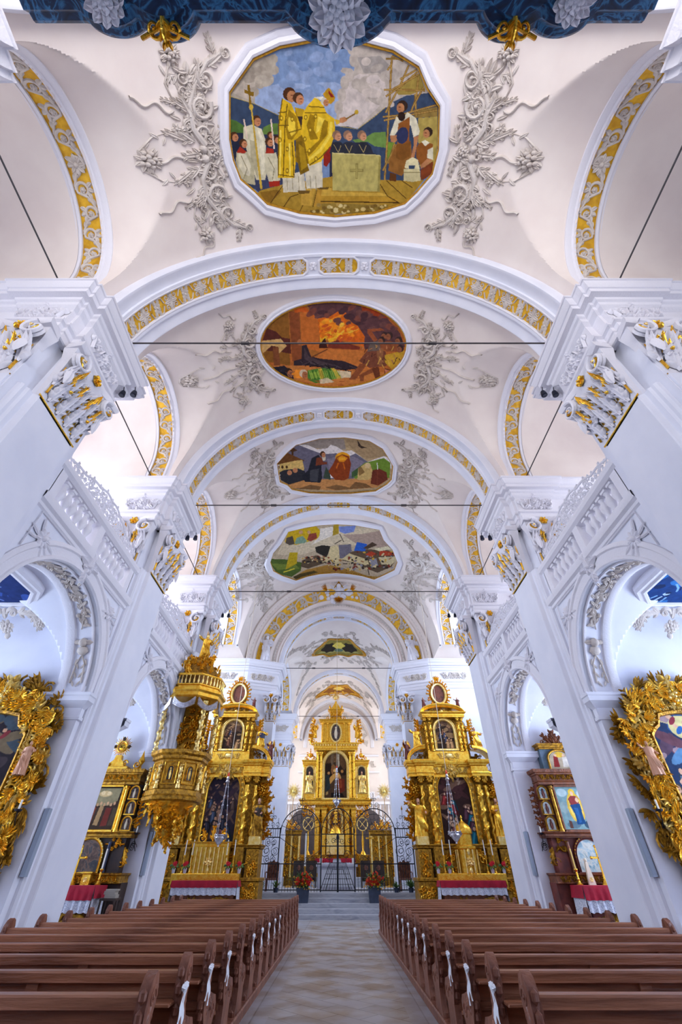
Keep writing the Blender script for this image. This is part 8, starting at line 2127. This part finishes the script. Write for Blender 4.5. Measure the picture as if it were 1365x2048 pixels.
# plants and planters
def merge(dst, src):
    n = len(dst.v); dst.v += src.v; dst.f += [tuple(i + n for i in f) for f in src.f]; dst.m += [dst.mi] * len(src.f)
def blade(b, base, a, el, L, w):
    T = lambda u, v, q: (base[0] + cos(a) * u * cos(el) - sin(a) * v - cos(a) * q * sin(el), base[1] + sin(a) * u * cos(el) + cos(a) * v, base[2] + u * sin(el) + q * cos(el) - (u * u) * .35 / max(L, .01))
    t = MB(T); t.leaf(0, 0, 0, L, w, .01); merge(b, t)
def plant(x, y, z, h, label, n=34, pot='slate'):
    r = thing('potted_plant', label, 'plant', (x, y, z), 'green potted plants'); R = random.Random(int(x * 17))
    b = MB(); b.lathe([(.1, 0), (.13, .16), (.14, .17), (.11, .165)], x, y, z, 12); b.build('pot', pot, r)
    b = MB()
    for k in range(n): blade(b, (x, y, z + .15), R.random() * 6.28, R.uniform(.5, 1.4), h * R.uniform(.6, 1), .05)
    b.build('leaves', 'leafgreen', r)
plant(-3.75, 26.55, ZCH, .55, 'green spiky plant on the altar step, far left'); plant(-3.0, 26.5, ZCH, .5, 'green spiky plant on the altar step, left of the gate')
plant(2.75, 26.5, ZCH, .45, 'green spiky plant on the altar step, right of the gate'); plant(3.45, 26.55, ZCH, .65, 'larger green leafy plant on the altar step, far right', 60)
for d in (-1, 1):
    plant(d * 3.0, 38.9, ZCH, 1.3, 'tall green shrub before the gilded screen on the %s' % NAME[d], 90)
for d in (-1, 1):
    x, y, z = d * 1.64, 25.6, .492
    r = thing('flower_planter', 'dark square planter with red and orange flowers %s of the steps' % NAME[d], 'planter', (x, y, z), 'flower planters'); R = random.Random(d + 5)
    b = MB(); b.prism([(x - .24, z), (x + .24, z), (x + .29, z + .52), (x - .29, z + .52)], y - .14, y + .14, 'y'); b.build('box', 'slate', r, smooth=False)
    g = MB(); o = MB(); yl = MB(); rd = MB()
    for k in range(260):
        a = R.random() * 6.28; blade(g, (x + R.uniform(-.24, .24), y + R.uniform(-.06, .06), z + .48 + R.uniform(0, .4)), a, R.uniform(.1, 1.45), R.uniform(.22, .42), .05)
    def bloom(bb, u, v, q, rr): t = MB(lambda p1, p2, p3: (x + u + p1, y + q - p3, z + v + p2)); t.rosette(0, 0, rr, 6, .04); merge(bb, t)
    for k in range(18): bloom(rd, R.uniform(-.42, .42), R.uniform(.55, .88), R.uniform(-.28, .0), R.uniform(.03, .055))
    for k in range(34): bloom(yl, R.uniform(-.5, .5), R.uniform(.45, 1.0), R.uniform(-.25, .0), R.uniform(.02, .04))
    for u0, h in ((-.2, .95), (-.02, 1.15), (.14, 1.2), (.25, 1.0), (-.3, .85)):
        for k in range(13): bloom(o, u0 + R.uniform(-.05, .05) + .08 * u0 * k / 16, .65 + (h - .65) * k / 16, R.uniform(-.12, .0), .06 * (1.2 - k / 20))
    g.build('foliage', 'leafgreen', r); o.build('gladioli', 'flower_orange', r); yl.build('yellow_blooms', 'flower_yellow', r); rd.build('red_blooms', 'flower_red', r)

# hanging sanctuary lamps
def lamp(x, y, z, top, sc, label):
    if y < 26:
        top = ZC
        while math.hypot(x, top - ZC) < vault_radius(atan2(x, top - ZC), y): top += .01
        top += .02
    r = thing('sanctuary_lamp', label, 'hanging lamp', (x, y, z), 'hanging silver lamps')
    b = MB(); b.lathe([(.001, -.32), (.04, -.3), (.03, -.26), (.08, -.22), (.17, -.12), (.2, -.02), (.16, .05), (.2, .08), (.19, .1), (.12, .1)], x, y, z, 18, sc, sc, fold=lambda a, q: 1 + .05 * cos(6 * a)); b.build('bowl', 'silver', r)
    b = MB(); b.lathe([(.05, .1), (.05, .24), (.03, .26)], x, y, z, 10); b.build('light_glass', 'brown_red', r)
    for k in range(3):
        a = 2 * PI * k / 3 + .4; px2, py2 = x + .27 * sc * cos(a), y + .27 * sc * sin(a)
        T = lambda u, v, w, a=a: (x + (.16 * sc + u) * cos(a) - w * sin(a), y + (.16 * sc + u) * sin(a) + w * cos(a), z + v)
        b = MB(T); b.spiral(.08, 0, .09, 0, 1.4, 1, .04, .03, -.015); b.acan(.02, -.04, .9, .22, .14, .03); b.build('scroll_arm', 'silver', r)
        b = MB()
        P0 = Vector((px2, py2, z + .08)); P1 = Vector((x + .04 * cos(a), y + .04 * sin(a), z + 2.0 * sc)); m = 34
        b.tube([tuple(P0), tuple(P1)], .006, 5)
        for i in range(0, m, 1): b.ball(tuple(P0.lerp(P1, (i + .5) / m)), .014 if i % 6 else .03, n=6, m=4)
        b.build('chain', 'silver', r)
    b = MB(); b.lathe([(.09 * sc, 0), (.1 * sc, .03), (.05 * sc, .1), (.07 * sc, .16), (.02, .26)], x, y, z + 1.98 * sc, 12); b.build('crown', 'silver', r)
    b = MB(); b.lathe([(.03, 0), (.05, .06), (.03, .14), (.01, .18)], x, y, z + 2.2 * sc, 8); b.build('tassel', 'flower_orange', r)
    b = MB(); b.tube([(x, y, z + 2.2 * sc), (x, y, top)], .014, 6); b.build('rope', 'rope', r)
lamp(-5.1, 22.3, 2.65, 14.75, 1.0, 'silver hanging lamp on a long rope before the left side altar')
lamp(5.0, 22.3, 2.75, 14.9, 1.0, 'silver hanging lamp on a long rope before the right side altar')
lamp(-.13, 31.0, 4.85, 15.66, .8, 'silver hanging lamp on a long rope in the middle of the choir')

# iron wall sconces, column loudspeakers
for d in (-1, 1):
    for y, w in ((10.2, 'beside the big gilded frame'), (16.4, 'beside the chapel altar')):
        x = d * 6.28; z = 2.25
        r = thing('wall_sconce', 'black wrought-iron candle bracket on the %s pillar %s' % (NAME[d], w), 'sconce', (x, y, z), 'iron sconces')
        b = MB(); yy = y - .02
        for q, a in ((.12, 0), (.09, 2), (.07, 4)): b.tube([(x + d * .05 + q * (1 - .7 * k / 14) * cos(a + k * .55), yy - .12 - .005 * k, z - .15 + q * (1 - .7 * k / 14) * sin(a + k * .55) + .05 * a / 2) for k in range(15)], .008, 5)
        b.tube([(x, y, z - .25), (x, yy - .15, z - .12), (x - d * .02, yy - .3, z + .02), (x - d * .04, yy - .36, z + .15)], .011, 6); b.tube([(x, y, z - .32), (x, y, z + .12)], .014, 6); b.build('bracket', 'iron', r)
        b = MB(); b.lathe([(.02, 0), (.06, .02), (.07, .05), (.03, .05)], x - d * .04, yy - .36, z + .14, 10); b.build('drip_pan', 'iron_blue', r)
        b = MB(); b.lathe([(.018, 0), (.018, .16), (.004, .17)], x - d * .04, yy - .36, z + .18, 8); b.build('candle', 'candle', r)
    for y, w in ((PY[2], 'second'), (PY[3], 'third')):
        r = thing('column_loudspeaker', 'slim grey column loudspeaker on the %s %s pillar' % (NAME[d], w), 'loudspeaker', (d * 5.93, y - .98, 1.45), 'column loudspeakers')
        b = MB(mir(d)); b.cbox(5.87, 5.99, y - 1.0, y - .9, 1.45, 2.5, .012); b.build('housing', 'radiator', r, angle=.4)
        b = MB(mir(d)); b.box(5.885, 5.975, y - 1.005, y - .998, 1.5, 2.45); b.build('grille', 'radiator', r, smooth=False)
# side stand with books by the left chapel altar
r = thing('book_stand', 'small black stand beside the left chapel altar', 'stand', (-6.2, 15.3, 0))
b = MB(); b.cbox(-6.42, -5.98, 15.1, 15.5, .95, 1.0, .01); b.cbox(-6.38, -6.02, 15.14, 15.46, .6, .63, .01); b.build('shelf', 'wood_black', r, smooth=False)
for x, y in ((-6.39, 15.13), (-6.01, 15.13), (-6.39, 15.47), (-6.01, 15.47)):
    b = MB(); b.box(x - .02, x + .02, y - .02, y + .02, 0, .95); b.build('leg', 'wood_black', r, smooth=False)
R = random.Random(2); z = 1.0
for k, w in enumerate(('lowest', 'second from the bottom', 'middle one', 'second from the top', 'topmost')):
    h = .035; o = R.uniform(-.02, .02); b = MB(); b.cbox(-6.36 + o, -6.06 + o, 15.18, 15.42, z, z + h, .004); z += h + .001
    tag(b.build('hymn_book', 'book', angle=.4), 'grey hymn book in the stack on the black stand, ' + w, 'book', 'stack of hymn books')

# =================================================================== PEWS
XA, XB = 1.36, 5.36       # aisle end and wall end of the benches
def pew_end(b, x0, x1, seed):
    R = random.Random(seed)
    back = [(-.12, 0), (-.13, .1), (-.05, .2), (-.03, .34), (-.1, .44), (-.14, .55), (-.12, .66), (-.13, .78), (-.11, .87), (-.06, .93), (0, .955)]
    frnt = [(.05, .93), (.09, .86), (.09, .78), (.05, .7), (.06, .62), (.12, .56), (.24, .53), (.4, .5), (.46, .44), (.45, .36), (.38, .3), (.36, .18), (.42, .08), (.44, 0)]
    b.prism([(y, z) for y, z in back + frnt], x0, x1, 'x')
    # carved edge blocks
    for z, y in ((.12, -.135), (.42, -.1), (.5, -.13), (.62, -.13), (.74, -.13), (.84, -.125)):
        b.lathe([(.001, -.045), (.03, -.02), (.03, .02), (.001, .045)], (x0 + x1) / 2, y, z, 7, .9, .7)
def make_pew(s):
    xa, xb = s * XA, s * XB; lo, hi = min(xa, xb), max(xa, xb)
    r = thing('church_pew', 'x', 'pew', (0, 0, 0), 'wooden pews')
    for e, x in ((1, xa), (2, xb)):
        b = MB(); pew_end(b, min(x, x + s * .075) if e == 1 else min(x, x - s * .075), max(x, x + s * .075) if e == 1 else max(x, x - s * .075), e); p = b.build('end_panel', 'wood_end', r, angle=.6)
        b = MB(lambda u, v, w, x=x, e=e: (x - s * w if e == 1 else x + s * w, u, v)); b.spiral(.0, .82, .06, 0, 1.3, 1, .03, .012); b.acan(0, .78, -PI / 2, .24, .12, .012); b.acan(-.01, .6, -1.2, .2, .12, .012); b.acan(.05, .5, -.3, .2, .12, .012); b.spiral(.3, .4, .07, 0, 1.3, 1, .03, .012); b.build('scroll_carving', 'wood_end', p)
    lo += .06; hi -= .06
    b = MB(); b.cbox(lo, hi, -.1, .03, .775, .845, .012); b.build('top_rail', 'wood', r, angle=.4)
    b = MB(); b.box(lo, hi, -.05, -.025, .5, .775); b.box(lo, hi, -.04, -.02, .3, .5); b.build('back_panel', 'wood', r, smooth=False)
    b = MB()
    for k in range(1, 3): x = lo + (hi - lo) * k / 3; b.box(x - .05, x + .05, -.075, -.05, .1, .775)
    b.box(lo, hi, -.07, -.05, .46, .52); b.build('stiles', 'wood', r, smooth=False)
    b = MB(); b.cbox(lo, hi, -.02, .38, .41, .445, .01); b.build('seat', 'wood', r, angle=.4)
    b = MB(); b.cbox(lo, hi, -.26, -.06, .66, .68, .006); b.build('book_ledge', 'wood', r, angle=.4)
    b = MB(); b.cbox(lo, hi, -.42, -.28, .14, .18, .01); b.build('kneeler', 'wood', r, angle=.4)
    return r
ORD = ['nearest to the camera', 'second from the camera', 'third from the camera', 'fourth from the camera', 'fifth from the camera', 'sixth from the camera', 'seventh from the camera', 'eighth from the camera', 'eighth from the front', 'seventh from the front', 'sixth from the front', 'fifth from the front', 'fourth from the front', 'third from the front', 'second from the front', 'foremost, by the steps']
def make_ribbon(s, x):
    r = thing('white_ribbon', 'x', 'ribbon', (0, 0, 0), 'white ribbons on the pews')
    b = MB(lambda u, v, w: (x - s * w, u, v)); b.dome(0, .02, .035, .03); b.leaf(0, .02, .2, .09, .045, .03); b.leaf(0, .02, PI - .1, .09, .045, .03); b.build('bow', 'linen', r)
    b = MB()
    for e in (-1, 1):
        rows = []
        for k in range(7):
            v = .02 - .26 * k / 6 * (1 if e > 0 else .8); u = e * .012 + e * .06 * (k / 6) ** 1.3
            rows.append([b.p(x - s * (.01 + .006 * sin(k * 1.7)), u - .025 - .01 * k / 6, v), b.p(x - s * (.012 + .008 * cos(k * 1.7)), u + .025 + .012 * k / 6, v - .01)])
        b.grid(rows)
    b.build('tails', 'linen', r)
    return r
for s in (-1, 1):
    proto = make_pew(s); rib = make_ribbon(s, s * (XA - .02)); used = False; rib2 = make_ribbon(s, s * (XB + .0) + s * .03); used2 = False
    for k in range(16):
        y = 4.6 + .96 * k
        lab = 'brown wooden church pew on the %s of the aisle, row %s' % (NAME[s], ORD[k])
        if k == 0: proto.location = (0, y, .0); tag(proto, lab); p = proto
        else: p = copy_thing(proto, (0, y, .0), lab)
        lab = 'white ribbon bow tied to the aisle end of the %s pew %s' % (NAME[s], ORD[k])
        if k >= 1:
            if k > 9 or k == 4: pass
            elif not used: rib.location = (0, y - .17, .74); tag(rib, lab); used = True
            else: copy_thing(rib, (0, y - .17, .74), lab)
            lab = 'white ribbon bow at the wall end of the %s pew %s' % (NAME[s], ORD[k])
            if not used2: rib2.location = (0, y + .1, .76); tag(rib2, lab); used2 = True
            else: copy_thing(rib2, (0, y + .1, .76), lab)
    b = MB(mir(s)); b.cbox(XA - .03, XA + .1, 3.9, 19.6, 0, .1, .015); b.cbox(XB - .1, XB + .03, 3.9, 19.6, 0, .1, .015); b.box(XA + .1, XB - .1, 3.9, 19.6, 0, .012)
    tag(b.build('pew_platform', 'wood_end', smooth=False), 'low dark wooden platform under the %s block of pews' % NAME[s], 'platform')
